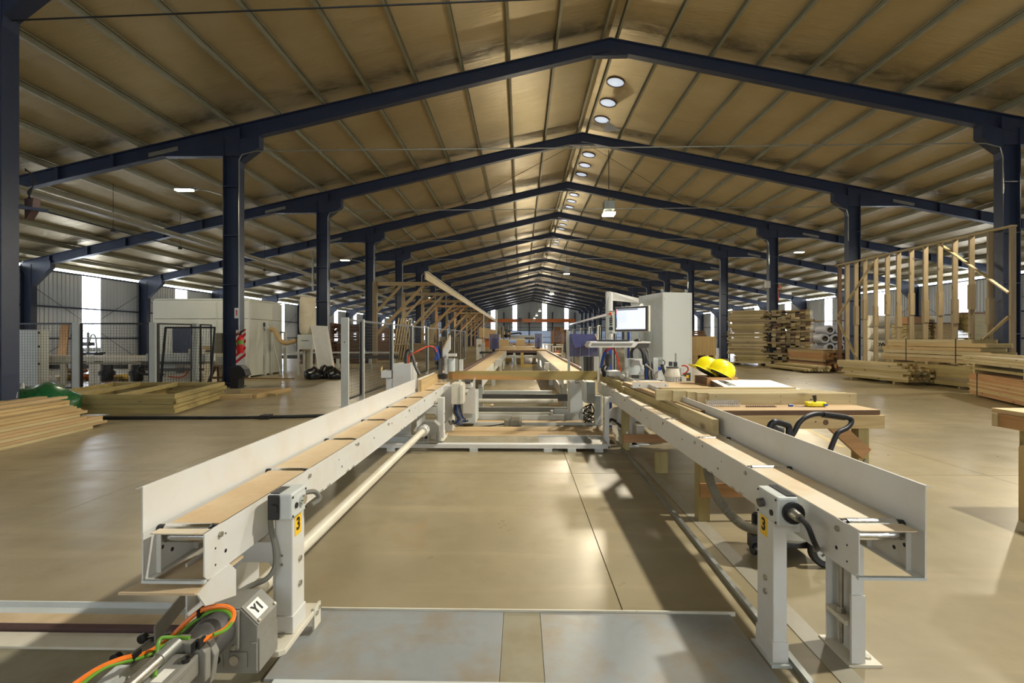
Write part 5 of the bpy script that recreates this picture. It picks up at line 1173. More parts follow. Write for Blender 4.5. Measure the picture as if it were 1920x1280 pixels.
# tall stud wall frame standing by the right columns
t = thing('stud_wall_frame', 'tall pale stud wall frame standing in front of the right columns', 'stud frame', (12.80, 16.0, 0))
XF = 12.78
def yx(px):
    r = _ray(px, 600); return XF * r[1] / r[0]
tops = 4.33
sx = [1571, 1585.5, 1602, 1618.5, 1638.5, 1660, 1681, 1705, 1731, 1758, 1786, 1817, 1851.5, 1893.5]
ya, yb = yx(sx[-1]), yx(sx[0])
obj('top_plate', MB().box(XF, ya - .05, tops - .045, XF + .14, yb + .05, tops), wd('pale', 'Y'), t); obj('bottom_plate', MB().box(XF, ya - .05, 0, XF + .14, yb + .05, .045), wd('pale', 'Y'), t)
for i, px in enumerate(sx):
    y = yx(px); s_ = obj('stud', MB().box(XF, y - .025, .046, XF + .14, y + .025, tops - .046), wd('old' if i == 0 else 'grey', 'Z'), t)
    if 1 < i < 13:
        z = 1.75 + (.32 if i % 2 else 0) + .06 * (i % 3); obj('splice_block', MB().box(XF - .006, y - .052, z, XF + .146, y + .052, z + .72), wd('grey', 'Z'), s_)
yy = [yx(p_) for p_ in sx]
def fb(p0, p1): obj('brace', MB().beam((XF - .015, *p0), (XF - .015, *p1), .03, .10, (1, 0, 0)), wd('pale', 'Y'), t)
fb((yy[10] + .4, tops - .1), (yy[13], 2.55)); fb((yy[13], 1.95), (yy[12] + .6, .9)); fb((yy[4], tops - .2), (yy[0], 2.2)); fb((yy[0], 2.1), (yy[3], .15))
# orange square-sawn bundle with end grain, and round posts before it
p = Vector((12.35, 19.85, 0)); u, sd, an = uv((0, 0), (-.02, 1)); sd = Vector((1, .02, 0))
for a in (.4, 2.1): bearer((p + u * a + sd * .66).to_tuple(), 0, 1.4, 'bearer under the orange square-sawn bundle, %s end' % ('near' if a < 1 else 'far'), 'bearers under the square bundle', .05)
pk = pack('lumber_bundle', 'orange square-sawn bundle with dark end grain toward the camera', 'lumber bundle', p, u, sd, 2.5, 11, 9, .12, .088, [wd('orange'), wd('orange'), wd('old'), wd('pine')], .05, .06, 0, .0)
for i in range(5): board(2.5, .16, .05, wd('grey'), (p + u * 1.35 + sd * (.12 + .19 * i) + Vector((0, 0, .845))).to_tuple(), an, None, 'board', 'grey board laid flat on the square-sawn bundle, %s from the aisle' % (ORD[i] if i else 'first'), 'board', 'grey boards on the square bundle')
for k in range(2):
    for i in range(8 - 3 * k):
        x = 11.1 + .125 * i + (.06 if k == 0 else .5); z = .11 + .105 * k
        o = thing('fence_post', 'round pale fence post, %s from the left, %s layer of the post stack' % (ORD[i] if i else 'first', ('lower', 'upper')[k]), 'post', (x, 20.5, z), H90, 'round posts', world=False)
        obj('pole', MB().cyl((-1.5 + .05 * rnd.random(), 0, 0), (1.55, 0, 0), .055, 12), wd('pale' if i % 3 else 'green'), o, True)
for a in (19.6, 21.6): bearer((11.55, a, 0), 0, 1.1, 'bearer under the round pale fence posts, %s end' % ('near' if a < 20 else 'far'), 'bearers under the posts', .055)
for a in (19.6, 21.6):
    solo('chock', MB().box(12.12, a - .05, 0, 12.18, a + .05, .19), wd('grey', 'Z'), 'small wooden chock beside the round fence posts, %s one' % ('near' if a < 20 else 'far'), 'chock', 'chocks of the posts')
# tall stack of packs
pc_ = Vector((10.60, 24.85, 0)); u, sd, an = uv((10.35, 24.3), (13.3, 22.2)); back = Vector((-u.y, u.x, 0))
zl_ = [.10, .64, 1.18, 1.72, 2.26]; lv = ['lowest', 'second', 'middle', 'fourth', 'topmost']
for i, z in enumerate(zl_):
    nz = 8 if i < 4 else 9
    off = (.25, .05, .0, .1, .0)[i]
    pack('lumber_pack', 'weathered timber pack, %s of the tall stack, left half' % lv[i], 'lumber pack', pc_ + u * off, u, back, 1.75, 6, nz, .20, .055, [wd('grey'), wd('green'), wd('pale')], z, .3, 0, .03, 'packs of the tall stack')
    pack('lumber_pack', 'weathered timber pack with staggered ends, %s of the tall stack, right half' % lv[i], 'lumber pack', pc_ + u * (2.0 + off * .3), back, u, 1.9, 8, min(nz, 5), .20, .09, [wd('grey'), wd('green'), wd('pale'), wd('old')], z, .5, .3, .10, 'packs of the tall stack')
    if i:
        for bk in (.05, 1.0): board(3.75, .16, .085, wd('old' if bk > .5 else 'grey'), (pc_ + u * 1.85 + back * bk + Vector((0, 0, z - .09))).to_tuple(), an, None, 'pallet_board', 'long dark board under the %s packs of the tall stack, %s one' % (lv[i], 'front' if bk < .5 else 'rear'), 'board', 'pallet boards of the tall stack')
    for a in ((.3, 1.5, 2.6, 3.4) if i == 0 else ()): bearer((pc_ + u * a + back * .6 + Vector((0, 0, z - .09 if i else 0))).to_tuple(), an + H90, 1.6, 'grey bearer under the %s packs of the tall stack, %s from its left' % (lv[i], ORD[int(a)] if int(a) else 'first'), 'bearers in the tall stack', .085 if i else .1)
board(1.6, .12, .04, wd('green'), (pc_ + u * 3.75 + back * .2 + Vector((0, 0, 2.13))).to_tuple(), an, None, 'board', 'greenish board sticking out to the right of the tall stack', 'board')
# insulation rolls
rolls = 0
ax = Vector((-.10, -.995, 0))
for row, n_ in enumerate((4, 3, 4, 3)):
    for i in range(n_):
        px = 1540 + 18.6 * i + (9.3 if row % 2 else 0); c = Vector(((px - 977) / 900 * 28.6, 28.6, .295 + .512 * row))
        o = thing('insulation_roll', 'white wrapped insulation roll, %s in the %s row of its stack' % (ORD[i] if i else 'leftmost', ('bottom', 'second', 'third', 'top')[row]), 'roll', c, 0, 'insulation rolls')
        m = MB(); P0 = c; P1 = c - ax * 1.2
        a_ = Vector((.995, -.10, 0)); b_ = Vector((0, 0, 1)); n = 18; vs = []
        for r_, q in ((.16, P0), (.265, P0), (.288, P0 - ax * .04), (.288, P1), (.16, P1)):
            for k in range(n): vs.append(q + (a_ * math.cos(2 * math.pi * k / n) + b_ * math.sin(2 * math.pi * k / n)) * r_)
        m.add(vs, [(j * n + k, j * n + (k + 1) % n, (j + 1) * n + (k + 1) % n, (j + 1) * n + k) for j in range(4) for k in range(n)])
        obj('wrap', m, M['roll_wrap'], o, True); obj('core', MB().cyl(P0 - ax * .12, P1, .161, 14), M['old_wall'], o)
for i in range(4):
    c = Vector((19.6 + .1 * i, 26.6 + .0 * i, .34 + .64 * i)) if i < 4 else None
    o = thing('insulation_roll', 'pinkish insulation roll lying sideways behind the stud frame, %s' % ('at the floor', 'second from the floor', 'third from the floor', 'on top')[i], 'roll', (19.6, 26.6, .02 + .64 * i), 0, 'sideways rolls')
    w_ = obj('wrap', MB().lathe([(.14, -.7), (.30, -.7), (.325, -.66), (.325, .66), (.30, .7), (.14, .7)], (19.6, 26.6, .345 + .64 * i), 18, 'X'), M['card_white'], o, True)
    if i == 1: lettering('lettering', 'OWA', .30, (19.5, 26.27, .36 + .64), (1, 0, 0), (0, 0, 1), M['ink'], w_, .01)
# board stacks against the right wall
def thin_stack(label, p, u, sd, L, nx, h, T, mat, group, W=.25):
    t = thing('board_stack', label, 'board stack', (p[0], p[1], p[2]), 0, group)
    m = MB(); z = 0
    while z < h:
        for i in range(nx):
            a = Vector(p) + sd * (W * (i + .5)) + u * rnd.uniform(-.04, .04); tt = T * rnd.uniform(.7, .95)
            m.beam(a + Vector((0, 0, z + T / 2)), a + u * (L - rnd.uniform(0, .12)) + Vector((0, 0, z + T / 2)), W * .96, tt)
        z += T
    obj('boards', m, mat, t, kind='stuff'); return t
ux, uy = Vector((1, 0, 0)), Vector((0, 1, 0))
for i, (x, y, z, h, lab, mt) in enumerate(((19.1, 24.1, 0, 2.0, 'yellowish board stack by the right wall, left of three', 'green'), (20.35, 24.0, 0, 2.05, 'yellowish board stack by the right wall, middle of three', 'pine'), (21.6, 23.6, 0, 2.5, 'yellowish board stack by the right wall, right and tallest of three', 'green'))):
    thin_stack(lab, (x, y, z), ux, uy, 1.18, 4, h, .045, wd(mt, 'X', True), 'stacks by the right wall')
    m_ = MB().box(x, y, z + h + .02, x + 1.2, y + 1.0, z + h + .06); solo('cover_board', m_, wd('old', 'X'), 'brown cover board on the %s right-wall stack' % ('left', 'middle', 'tallest')[i], 'board')
    solo('wrapped_pack', MB().box(x + .05, y + .05, z + h + .06, x + 1.1, y + .9, z + h + (.42 if i < 2 else .12)), M['brown_box'] if i != 1 else M['card_white'], 'wrapped pack on top of the %s right-wall stack' % ('left', 'middle', 'tallest')[i], 'pack', bevel=.02)
# crate and scraps behind the cabinet
t = thing('plywood_crate', 'open plywood crate on scrap wood behind the grey cabinet', 'crate', (10.6, 28.0, 0))
for nm, b in (('front_panel', (10.1, 27.9, .35, 11.25, 27.93, 1.45)), ('side_panel', (10.1, 27.931, .35, 10.13, 28.6, 1.45)), ('side_panel', (11.22, 27.931, .35, 11.25, 28.6, 1.45)), ('rear_panel', (10.131, 28.57, .35, 11.219, 28.6, 1.45))): obj(nm, MB().box(*b), wd('pine', 'Z'), t)
for x in (10.15, 10.65, 11.15): obj('skid', MB().box(x - .05, 27.9, 0, x + .05, 28.6, .35), wd('pine', 'Y'), t)
thin_stack('dark pallet stack left of the open plywood crate', (9.75, 28.8, 0), ux, uy, 1.3, 3, 1.75, .12, wd('old', 'X', True), None)
for i in range(14):
    board(rnd.uniform(.5, 1.2), .16, .03, wd(rnd.choice(['pine', 'orange', 'pale'])), (9.5 + 1.3 * (i // 7) + rnd.uniform(-.1, .1), 25.6 + .3 * (i % 7), .0), rnd.uniform(-.12, .12), None, 'offcut', 'scrap offcut on the floor before the plywood crate, %s in the %s row' % (ORD[i % 7], ('left', 'right')[i // 7]), 'offcut', 'scrap offcuts')
t = thing('cable_stand', 'thin dark stand with a forked top by the tall timber stack', 'stand', (11.45, 26.6, 0))
obj('pole', MB().cyl((11.45, 26.6, 0), (11.45, 26.6, .95), .03, 8), M['black_metal'], t); obj('base', MB().cyl((11.45, 26.6, 0), (11.45, 26.6, .03), .2, 12), M['black_metal'], t)
for dx in (-.3, -.1, .1, .3): obj('prong', MB().tube([(11.45, 26.6, .95), (11.45 + dx * .7, 26.6, 1.2), (11.45 + dx, 26.6, 1.7)], .022, 6, 3), M['black_metal'], t)
# ---------------------------------------------------------------- left side
# loose pile of boards at the left edge, lying along the hall
rnd = random.Random(21)
p = Vector((-6.62, 7.15, 0)); u, sd, an = uv((-6.50, 7.4), (-6.33, 5.7)); sd = Vector((-1, -.1, 0)).normalized()
for k in range(12):
    for i in range(8):
        if k == 11 and i not in (2, 4): continue
        if k >= 9 and i == 0: continue
        L = 4.05; sh = rnd.uniform(-.10, .10) + (-.28 if k in (1, 2, 3) else 0) + (-.30 if k == 11 else 0) + (-.1 if k == 6 else 0)
        dz = .0; step = .02 * k if k < 9 else .16
        board(L, .128, .038, wd(rnd.choice(['pine', 'pine', 'ply', 'pale'])), (p + u * (2.0 + sh) + sd * (.0 + .14 * i + .018 * k) + Vector((0, 0, .001 + .0405 * k))).to_tuple(), an + rnd.uniform(-.012, .012), None, 'board', 'pale sawn board, %s across, layer %s of the pile by the green load' % (ORD[i] if i else 'outermost', LAY[k].split(',')[0]), 'board', 'boards of the left pile')
# stacked rectangular timber frames
A = Vector((-6.25, 8.57, 0)); uu = Vector((-.24, .97, 0)).normalized(); vv = Vector((-.995, -.06, 0)).normalized()
def rect_frame(z, label, a0, lu, lv_, h, inner, mat, group):
    t = thing('timber_crib', label, 'timber frame', (A + a0).to_tuple()[:2] + (z,), 0, group)
    B = A + a0; Zv = Vector((0, 0, z + h / 2))
    def bb(p0, p1): obj('board', MB().beam(B + p0 + Zv, B + p1 + Zv, .045, h - .003), wd(mat, 'X' if abs((p1 - p0).x) > abs((p1 - p0).y) else 'Y'), t)
    bb(Vector(), vv * lv_); bb(uu * lu, uu * lu + vv * lv_); bb(uu * .024 + vv * .022, uu * (lu - .024) + vv * .022); bb(uu * .024 + vv * (lv_ - .022), uu * (lu - .024) + vv * (lv_ - .022))
    for f in inner: bb(uu * .024 + vv * lv_ * f, uu * (lu - .024) + vv * lv_ * f)
for i in range(4):
    rect_frame(.02 + .088 * i, 'greenish rectangular timber frame, %s of the stack of four' % ('bottom', 'second', 'third', 'top')[i], vv * (.0, .03, -.02, .01)[i] + uu * (.0, .02, .0, .03)[i], (2.5, 2.45, 2.5, 2.42)[i], 2.5, .086, (.5,) if i < 3 else (.42, .75), 'green', 'stacked frames')
for f in (.3, 1.9): bearer((A + uu * f + vv * 1.2).to_tuple(), math.atan2(vv.y, vv.x), 2.3, 'thin bearer under the stacked rectangular frames, %s one' % ('near' if f < 1 else 'far'), 'bearers under the frames', .018)
for a, b, lab in (((-6.9, 10.7), (-6.15, 10.85), 'short pale board lying flat on the floor right of the frame stack'), ((-6.12, 10.88), (-6.05, 12.4), 'pale board lying along the hall right of the frame stack'), ((-7.0, 11.9), (-6.2, 12.2), 'pale board on the floor behind the short flat board')):
    a = Vector((*a, 0)); b = Vector((*b, 0)); d = b - a; board(d.length, .13, .09, wd('pine'), ((a + b) / 2).to_tuple(), math.atan2(d.y, d.x), None, 'board', lab, 'board')
board(1.5, .12, .045, wd('green'), (-6.6, 11.3, .0), .12, None, 'board', 'thin greenish board between the flat boards by the first column', 'board')

# wire mesh machine fence
def mesh_panel(t, a, b, z0, z1, lean=0, post=False, step=.07):
    a = Vector(a); b = Vector(b); d = b - a; L = d.length; d.normalize(); nrm_ = Vector((-d.y, d.x, 0))
    P = lambda s, z: a + d * s + Vector((0, 0, z)) + nrm_ * lean * (z - z0) / (z1 - z0)
    fr = MB(); w_ = .03
    for s in (w_ / 2, L - w_ / 2): fr.beam(P(s, z0), P(s, z1), .042, .03, tuple(nrm_))
    for z in (z0 + .015, z1 - .015): fr.beam(P(w_, z), P(L - w_, z), .03, .042)
    # one closed ring: the four bars of the frame are welded, built as one prism with a hole is not needed
    f = obj('panel_frame', fr, M['black_metal'], t)
    m = MB(); s = .05
    while s < L - .03: m.beam(P(s, z0 + .03), P(s, z1 - .03), .004, .004, tuple(nrm_)); s += step
    z = z0 + .06
    while z < z1 - .03: m.beam(P(.03, z), P(L - .03, z), .004, .004); z += step
    obj('wire_mesh', m, M['black_metal'], f, kind='stuff')
t = thing('mesh_fence', 'wire mesh machine fence with pale posts behind the left lumber', 'fence', (-11, 12, 0))
fp = [(-13.2, 12.0), (-11.19, 12.0), (-9.26, 12.05), (-8.88, 12.95)]
xs_ = [((138, 151), 12.0), ((282, 293), 12.05), ((362, 371), 12.95)]
for (x0, x1), y in xs_:
    a = at(x0, 640, y).x; b = at(x1, 640, y).x; ps = obj('post', MB().box(a, y - .05, 0, b, y + .05, 1.78), lg, t, bevel=.004); obj('clip', MB().box(a - .02, y - .055, 1.42, a, y - .02, 1.47), M['ink'], ps)
    obj('foot_plate', MB().box(a - .04, y - .09, 0, b + .04, y + .09, .012), lg, ps)
X_ = lambda x, y: at(x, 640, y).x
mesh_panel(t, (-13.4, 12.0, 0), (X_(137, 12.0), 12.0, 0), .10, 1.76); mesh_panel(t, (X_(152, 12.0), 12.0, 0), (X_(281, 12.05), 12.05, 0), .10, 1.76); mesh_panel(t, (X_(294, 12.05), 12.08, 0), (X_(361, 12.95), 12.93, 0), .10, 1.76)
mesh_panel(t, (X_(373, 12.95), 13.0, 0), (X_(373, 12.95) + .02, 13.45, 0), .10, 1.76)
t = thing('mesh_screen', 'loose wire mesh panel leaning against the fence, right end', 'mesh panel', (-8.4, 11.7, 0))
mesh_panel(t, (at(298, 732, 11.75).x, 11.75, 0), (at(391, 727, 11.75).x, 11.82, 0), .0, 1.66, .22)
# machine line behind the fence
t = thing('roller_table', 'long pale roller table with dark rail behind the mesh fence', 'machine', (-12.5, 14.4, 0))
obj('top_beam', MB().box(-15.8, 14.1, .68, -10.98, 14.2, .84), cp, t, bevel=.004); obj('table_plate', MB().box(-15.8, 14.21, .80, -10.98, 15.0, .83), M['tan_dust'], t)
obj('lower_rail', MB().box(-15.8, 14.06, .46, -10.98, 14.16, .58), M['dark_grey'], t); obj('chain_guard', MB().box(-15.8, 14.0, .61, -10.98, 14.09, .66), M['plate_dull'], t)
for x in (118, 172, 182, 246, 258): a = at(x, 700, 14.0).x; obj('leg', MB().box(a - .09, 14.0, 0, a + .09, 14.05, .61), cp, t, bevel=.004)
for x in (206, 262): a = at(x, 700, 13.9).x; obj('drive_motor', MB().lathe([(.13, .12), (.15, .15), (.15, .28), (.20, .30), (.20, .40), (.14, .44), (.14, .60)], (a, 13.8, 0), 16), M['black_metal'], t, True)
obj('switch_box', MB().box(at(130, 690, 13.95).x, 13.9, .48, at(142, 680, 13.95).x, 13.99, .62), lg, t)
t = thing('machine_cabinet', 'grey machine cabinet behind the fence beside the leftmost column', 'cabinet', (-14, 13.8, 0)); a = at(53, 618, 13.6); b = at(70, 686, 13.6)
obj('body', MB().box(a.x - .6, 13.6, 0, b.x, 13.95, a.z), lg, t, bevel=.005)
for z in (.6, 1.1, 1.5): obj('hinge', MB().box(b.x, 13.61, z, b.x + .02, 13.66, z + .06), M['ink'], t)
t = thing('panel_machine', 'white machine with dark guide rails right of the long roller table', 'machine', (-10.25, 14.2, 0))
obj('bed', MB().box(-10.85, 13.7, .05, -9.25, 14.5, .36), cp, t, bevel=.01); obj('guide_rail', MB().box(-10.90, 13.6, .62, -9.15, 13.72, .70), M['dark_grey'], t); obj('guide_rail', MB().box(-10.90, 13.6, .44, -9.15, 13.7, .50), M['dark_grey'], t)
obj('carriage', MB().box(-10.75, 13.75, .36, -10.05, 14.4, .62), lg, t); obj('carriage', MB().box(-9.75, 13.75, .36, -9.35, 14.4, .60), cp, t); obj('top_beam', MB().box(-10.90, 13.75, .70, -9.15, 14.2, .92), lg, t); obj('lamp_bar', MB().box(-9.65, 13.74, .92, -9.25, 13.9, 1.06), cp, t)
obj('cable_chain', MB().tube([(-10.85, 13.55, .58), (-10.95, 13.55, .50), (-10.90, 13.55, .38), (-10.75, 13.55, .34), (-10.25, 13.55, .34)], .035, 8, 4), M['ink'], t, True)
obj('hose', MB().tube([(-10.05, 13.5, .28), (-9.75, 13.5, .25), (-9.55, 13.5, .33), (-9.50, 13.5, .45)], .018, 6, 5), M['red_orange_hose'], t, True)
solo('leaning_board', MB().prism([at(107, 672, 19.2), at(124, 668, 19.2), at(129, 605, 20.2), at(114, 606, 20.2)], (0, .05, 0)), wd('orange', 'Z'), 'orange board leaning against the left wall behind the fence', 'board')
solo('leaning_pole', MB().beam(at(308, 662, 17.0), at(319, 588, 17.6), .05, .05), wd('orange', 'Z'), 'thin orange pole leaning against the white cabin', 'pole').location.z = .9
bpile = thing('sack_pile', 'red and yellow sacks on the floor under the roller table', 'sacks', (-13.6, 15.2, 0))
for i, (x, m_, z) in enumerate(((-14.9, 'yellow_floor', 0), (-14.2, 'orange_paint', 0), (-13.6, 'red_paint', 0), (-13.0, 'yellow_floor', 0), (-13.8, 'red_orange_hose', .2), (-14.6, 'brown_box', .2))): obj('sack', MB().lathe([(.05, z), (.27, z + .04), (.30, z + .12), (.22, z + .19), (.03, z + .2)], (x, 15.5, 0), 12), M[m_], bpile, True)
t = thing('drill_stand', 'small dark stand machine before the left wall strip window', 'machine', (-17.5, 19.0, 0)); a = at(163, 655, 19.0)
obj('bench', MB().box(a.x - .3, 18.8, .72, a.x + .5, 19.3, .80), M['black_metal'], t); obj('head', MB().box(a.x - .2, 18.9, 1.05, a.x + .15, 19.2, 1.2), M['dark_grey'], t); obj('column', MB().cyl((a.x, 19.05, .8), (a.x, 19.05, 1.6), .05, 10), M['galvanised'], t, True)
for x in (-.25, .45): obj('leg', MB().box(a.x + x - .03, 18.85, 0, a.x + x + .03, 19.2, .72), M['black_metal'], t)
obj('hose', MB().tube([(a.x + .1, 19.0, 1.2), (a.x + .2, 19.0, 1.5), (a.x + .35, 19.0, 1.4), (a.x + .4, 19.0, .8)], .03, 8, 5), lg, t, True)

# white cabin
t = thing('white_cabin', 'big white panelled machine cabin behind the left columns', 'cabin', (-11.1, 17.5, 0), world=True)
cw = M['cabin_white']; X0, X1, Y1, Y2 = -12.75, -9.42, 16.45, 18.7
obj('front_panel', MB().box(X0, Y1, .05, X1 - .03, Y1 + .06, 2.03), cw, t); obj('front_panel', MB().box(X0, Y1, 2.045, X1 - .03, Y1 + .06, 2.68), cw, t)
obj('side_panel', MB().box(X1 - .06, Y1 + .07, .05, X1, Y2, 2.03), cw, t); obj('side_panel', MB().box(X1 - .06, Y1 + .07, 2.045, X1, Y2, 2.68), cw, t); obj('corner_post', MB().box(X1 - .028, Y1 - .01, 0, X1 + .01, Y1 + .068, 2.69), wp, t)
obj('roof', MB().box(X0, Y1, 2.69, X1, Y2, 2.74), cw, t); obj('rear_panel', MB().box(X0, Y2, .0, X1, Y2 + .05, 2.68), cw, t); obj('left_panel', MB().box(X0 - .05, Y1, 0, X0, Y2, 2.68), cw, t); obj('plinth', MB().box(X0, Y1 + .02, 0, X1 - .01, Y1 + .05, .05), M['dark_grey'], t)
obj('signal_box', MB().box(-10.62, Y1 - .05, 1.35, -10.5, Y1, 1.47), M['ink'], t); obj('pipe', MB().cyl((-10.56, Y1 - .02, 1.47), (-10.56, Y1 - .02, 2.6), .012, 6), lg, t)
obj('window_opening', MB().box(-12.1, Y1 - .012, .85, -11.3, Y1, 1.75), M['navy_steel'], t)
t = thing('machine_hood', 'tan topped mesh guarded machine between fence and first column', 'machine', (-9.65, 15.2, 0))
obj('body', MB().box(-10.05, 15.0, 0, -9.35, 15.9, .95), cp, t, bevel=.01); obj('hood', MB().prism([(-10.15, 15.0, .96), (-9.45, 15.0, .96), (-9.55, 15.0, 1.12), (-10.05, 15.0, 1.12)], (0, .8, 0)), M['duct_tan'], t)
mesh_panel(t, (-10.20, 14.85, 0), (-9.25, 14.85, 0), .0, .98); obj('chute', MB().box(-9.55, 14.88, .45, -9.30, 14.99, .8), lg, t)
# things on and by the first left column
yc = Y0
t = thing('fire_extinguisher', 'red fire extinguisher hanging on the first left column', 'fire extinguisher', (-7.77, 13.2, .95))
ec = Vector((-7.80, 13.19, 0))
obj('cylinder', MB().lathe([(.075, .96), (.085, .98), (.085, 1.34), (.07, 1.39), (.03, 1.42), (.02, 1.46)], (ec.x, ec.y, 0), 18), M['red_paint'], t, True)
obj('label_band', MB().cyl((ec.x, ec.y, 1.20), (ec.x, ec.y, 1.31), .0862, 18), M['green_cable'], t, True); obj('valve', MB().box(ec.x - .02, ec.y - .03, 1.46, ec.x + .02, ec.y + .03, 1.51), M['ink'], t); obj('handle', MB().beam((ec.x - .02, ec.y, 1.52), (ec.x + .10, ec.y, 1.57), .02, .015), M['ink'], t)
obj('hose', MB().tube([(ec.x, ec.y - .03, 1.49), (ec.x - .07, ec.y - .08, 1.46), (ec.x - .10, ec.y - .06, 1.3), (ec.x - .095, ec.y - .03, 1.12)], .012, 8, 5), M['ink'], t, True)
t = thing('extinguisher_board', 'red and white striped board behind the fire extinguisher', 'sign board', (-7.87, 13.28, .62))
obj('board', MB().box(-7.98, 13.286, .62, -7.70, 13.30, 1.60), M['white_label'], t)
for i in range(5):
    z = .66 + .19 * i; obj('stripe', MB().prism([(-7.98, 13.2855, z), (-7.70, 13.2855, z + .22), (-7.70, 13.2855, min(z + .31, 1.6)), (-7.98, 13.2855, z + .09)], (0, -.001, 0)), M['red_paint'], t)
t = thing('notice_sign', 'small white notice with a red mark high on the first column', 'sign', (-7.97, 13.29, 2.1)); obj('plate', MB().box(-8.02, 13.285, 1.93, -7.90, 13.29, 2.22), M['white_label'], t); obj('mark', MB().prism([(-7.975, 13.2845, 2.0), (-7.945, 13.2845, 2.0), (-7.945, 13.2845, 2.12), (-7.93, 13.2845, 2.12), (-7.96, 13.2845, 2.17), (-7.99, 13.2845, 2.12), (-7.975, 13.2845, 2.12)], (0, -.001, 0)), M['red_paint'], t)
solo('switch_box', MB().box(-8.62, 13.3, .95, -8.385, 13.5, 1.52), M['plate_dull'], 'grey switch box on the left face of the first column', 'box', bevel=.006)
t = thing('scoop_bin', 'dark scoop shaped bin at the foot of the first column', 'bin', (-7.75, 13.25, 0))
obj('body', MB().prism([(-7.95, 12.95, .0), (-7.72, 12.95, .0), (-7.70, 12.95, .26), (-7.50, 12.95, .36), (-7.56, 12.95, .52), (-7.66, 12.95, .62), (-7.95, 12.95, .58)], (0, .28, 0)), M['black_plastic'], t, bevel=.01)
t = thing('sawhorse', 'small wooden sawhorse beside the first left column', 'sawhorse', (-8.75, 13.2, 0)); so = M
obj('top_bar', MB().box(-8.84, 13.58, .56, -8.42, 13.70, .62), wd('grey', 'X'), t)
for x in (-8.76, -8.50):
    for y, dy in ((13.58, -.2), (13.70, .2)): obj('leg', MB().beam((x + (-.11 if x < -8.7 else .09), y + dy, 0), (x, y, .56), .05, .07), wd('old', 'Z'), t)
obj('cross_bar', MB().beam((-8.82, 13.47, .25), (-8.44, 13.47, .25), .03, .06), wd('old', 'X'), t)
# machine right of the cabin, posts, dust collector, leaning panel, bags
t = thing('door_mechanism', 'grey lifting door mechanism on the right side of the cabin', 'mechanism', (-9.1, 17.6, 0))
for x0, x1, z in ((480, 488, 1.95), (490, 497, 1.95)):
    a = at(x0, 600, 17.4); b = at(x1, 600, 17.4); ps = obj('rail', MB().box(a.x, 17.4, 0, b.x, 17.5, z), lg, t); obj('head_box', MB().box(a.x - .01, 17.36, z - .16, b.x + .01, 17.40, z - .02), M['navy_steel'], ps)
obj('cable', MB().tube([at(483, 620, 17.4), at(487, 612, 17.4), at(493, 612, 17.4), at(497, 620, 17.4)], .012, 6, 5), M['ink'], t)
a = at(499, 602, 17.8); b = at(504, 602, 17.8); solo('green_post', MB().box(a.x, 17.8, 0, b.x, 17.9, 2.0), M['dark_green'], 'dark green steel post right of the white cabin', 'post'); solo('grey_post', MB().box(b.x + .02, 17.8, 0, b.x + .10, 17.9, 2.0), lg, 'light grey steel post beside the dark green post', 'post')
t = thing('door_portal', 'dark door frame standing between cabin and dust collector', 'frame', (-9.0, 19.4, 0)); a = at(506, 622, 18.6); b = at(536, 622, 18.6)
obj('jamb', MB().box(b.x - .10, 18.6, 0, b.x, 18.7, 1.62), lg, t); obj('header', MB().box(a.x, 18.6, 1.56, b.x - .101, 18.7, 1.62), M['dark_grey'], t); obj('jamb', MB().box(a.x - .06, 18.6, 0, a.x, 18.7, 1.62), M['dark_grey'], t)
solo('leaning_tube', MB().cyl(at(515, 646, 17.3), at(526, 703, 17.0), .035, 10), M['galvanised'], 'thin metal tube leaning by the tan extraction hose', 'tube').location.z = 0
t = thing('dust_collector', 'grey dust collector with a tall cloth bag and tan hose', 'dust collector', (-7.9, 17.4, 0))
a = at(557.5, 627, 17.4); b = at(585, 655, 17.4)
obj('cabinet', MB().box(a.x, 17.4, b.z, b.x, 17.9, a.z), M['plate_dull'] if False else lg, t, bevel=.006)
for x in (a.x + .03, b.x - .03):
    for y in (17.43, 17.87): obj('leg', MB().box(x - .03, y - .03, 0, x + .03, y + .03, b.z), lg, t)
lm = MB()
for i, w_ in enumerate((.015, .04, .03, .04, .04, .03, .04)): lm.box(a.x + .13 + .042 * i, 17.397, a.z - .24, a.x + .13 + .042 * i + w_ * .8, 17.4, a.z - .205)
obj('lettering', lm, M['ink'], t, kind='stuff')
c = at(577, 556, 17.7); zt_ = c.z; zb2_ = at(577, 627, 17.7).z
bagp = [(.20, zb2_), (.27, zb2_ + .08), (.29, zb2_ + .3), (.29, zb2_ + .8), (.28, zt_ - .12), (.25, zt_ - .03), (.02, zt_)]
mbb = MB().lathe(bagp, (c.x, 17.7, 0), 24); rr_ = random.Random(5); mbb.v = [(x + .012 * math.sin(9 * z + 3 * y), y + .012 * math.sin(7 * z + 4 * x), z) for x, y, z in mbb.v]
obj('filter_bag', mbb, M['bag_cloth'], t, True); obj('bag_clamp', MB().cyl((c.x, 17.7, zb2_ - .03), (c.x, 17.7, zb2_), .25, 20), M['galvanised'], t, True)
obj('hose', MB().tube([at(507, 618, 17.6), at(512, 617, 17.6), at(518, 625, 17.55), at(526, 638, 17.5), at(536, 643, 17.5), at(546, 641, 17.5), at(556, 638, 17.5)], .085, 12, 7), M['duct_tan'], t, True)
obj('pedestal', MB().cyl(((a.x + b.x) / 2, 17.65, 0), ((a.x + b.x) / 2, 17.65, b.z - .06), .09, 12), M['plate_dull'], t, True); obj('pan', MB().cyl(((a.x + b.x) / 2, 17.65, b.z - .06), ((a.x + b.x) / 2, 17.65, b.z - .01), .2, 14), M['duct_tan'], t)
t = thing('leaning_slab', 'tall white panel leaning beside the dust collector', 'panel', (-7.0, 17.4, 0))
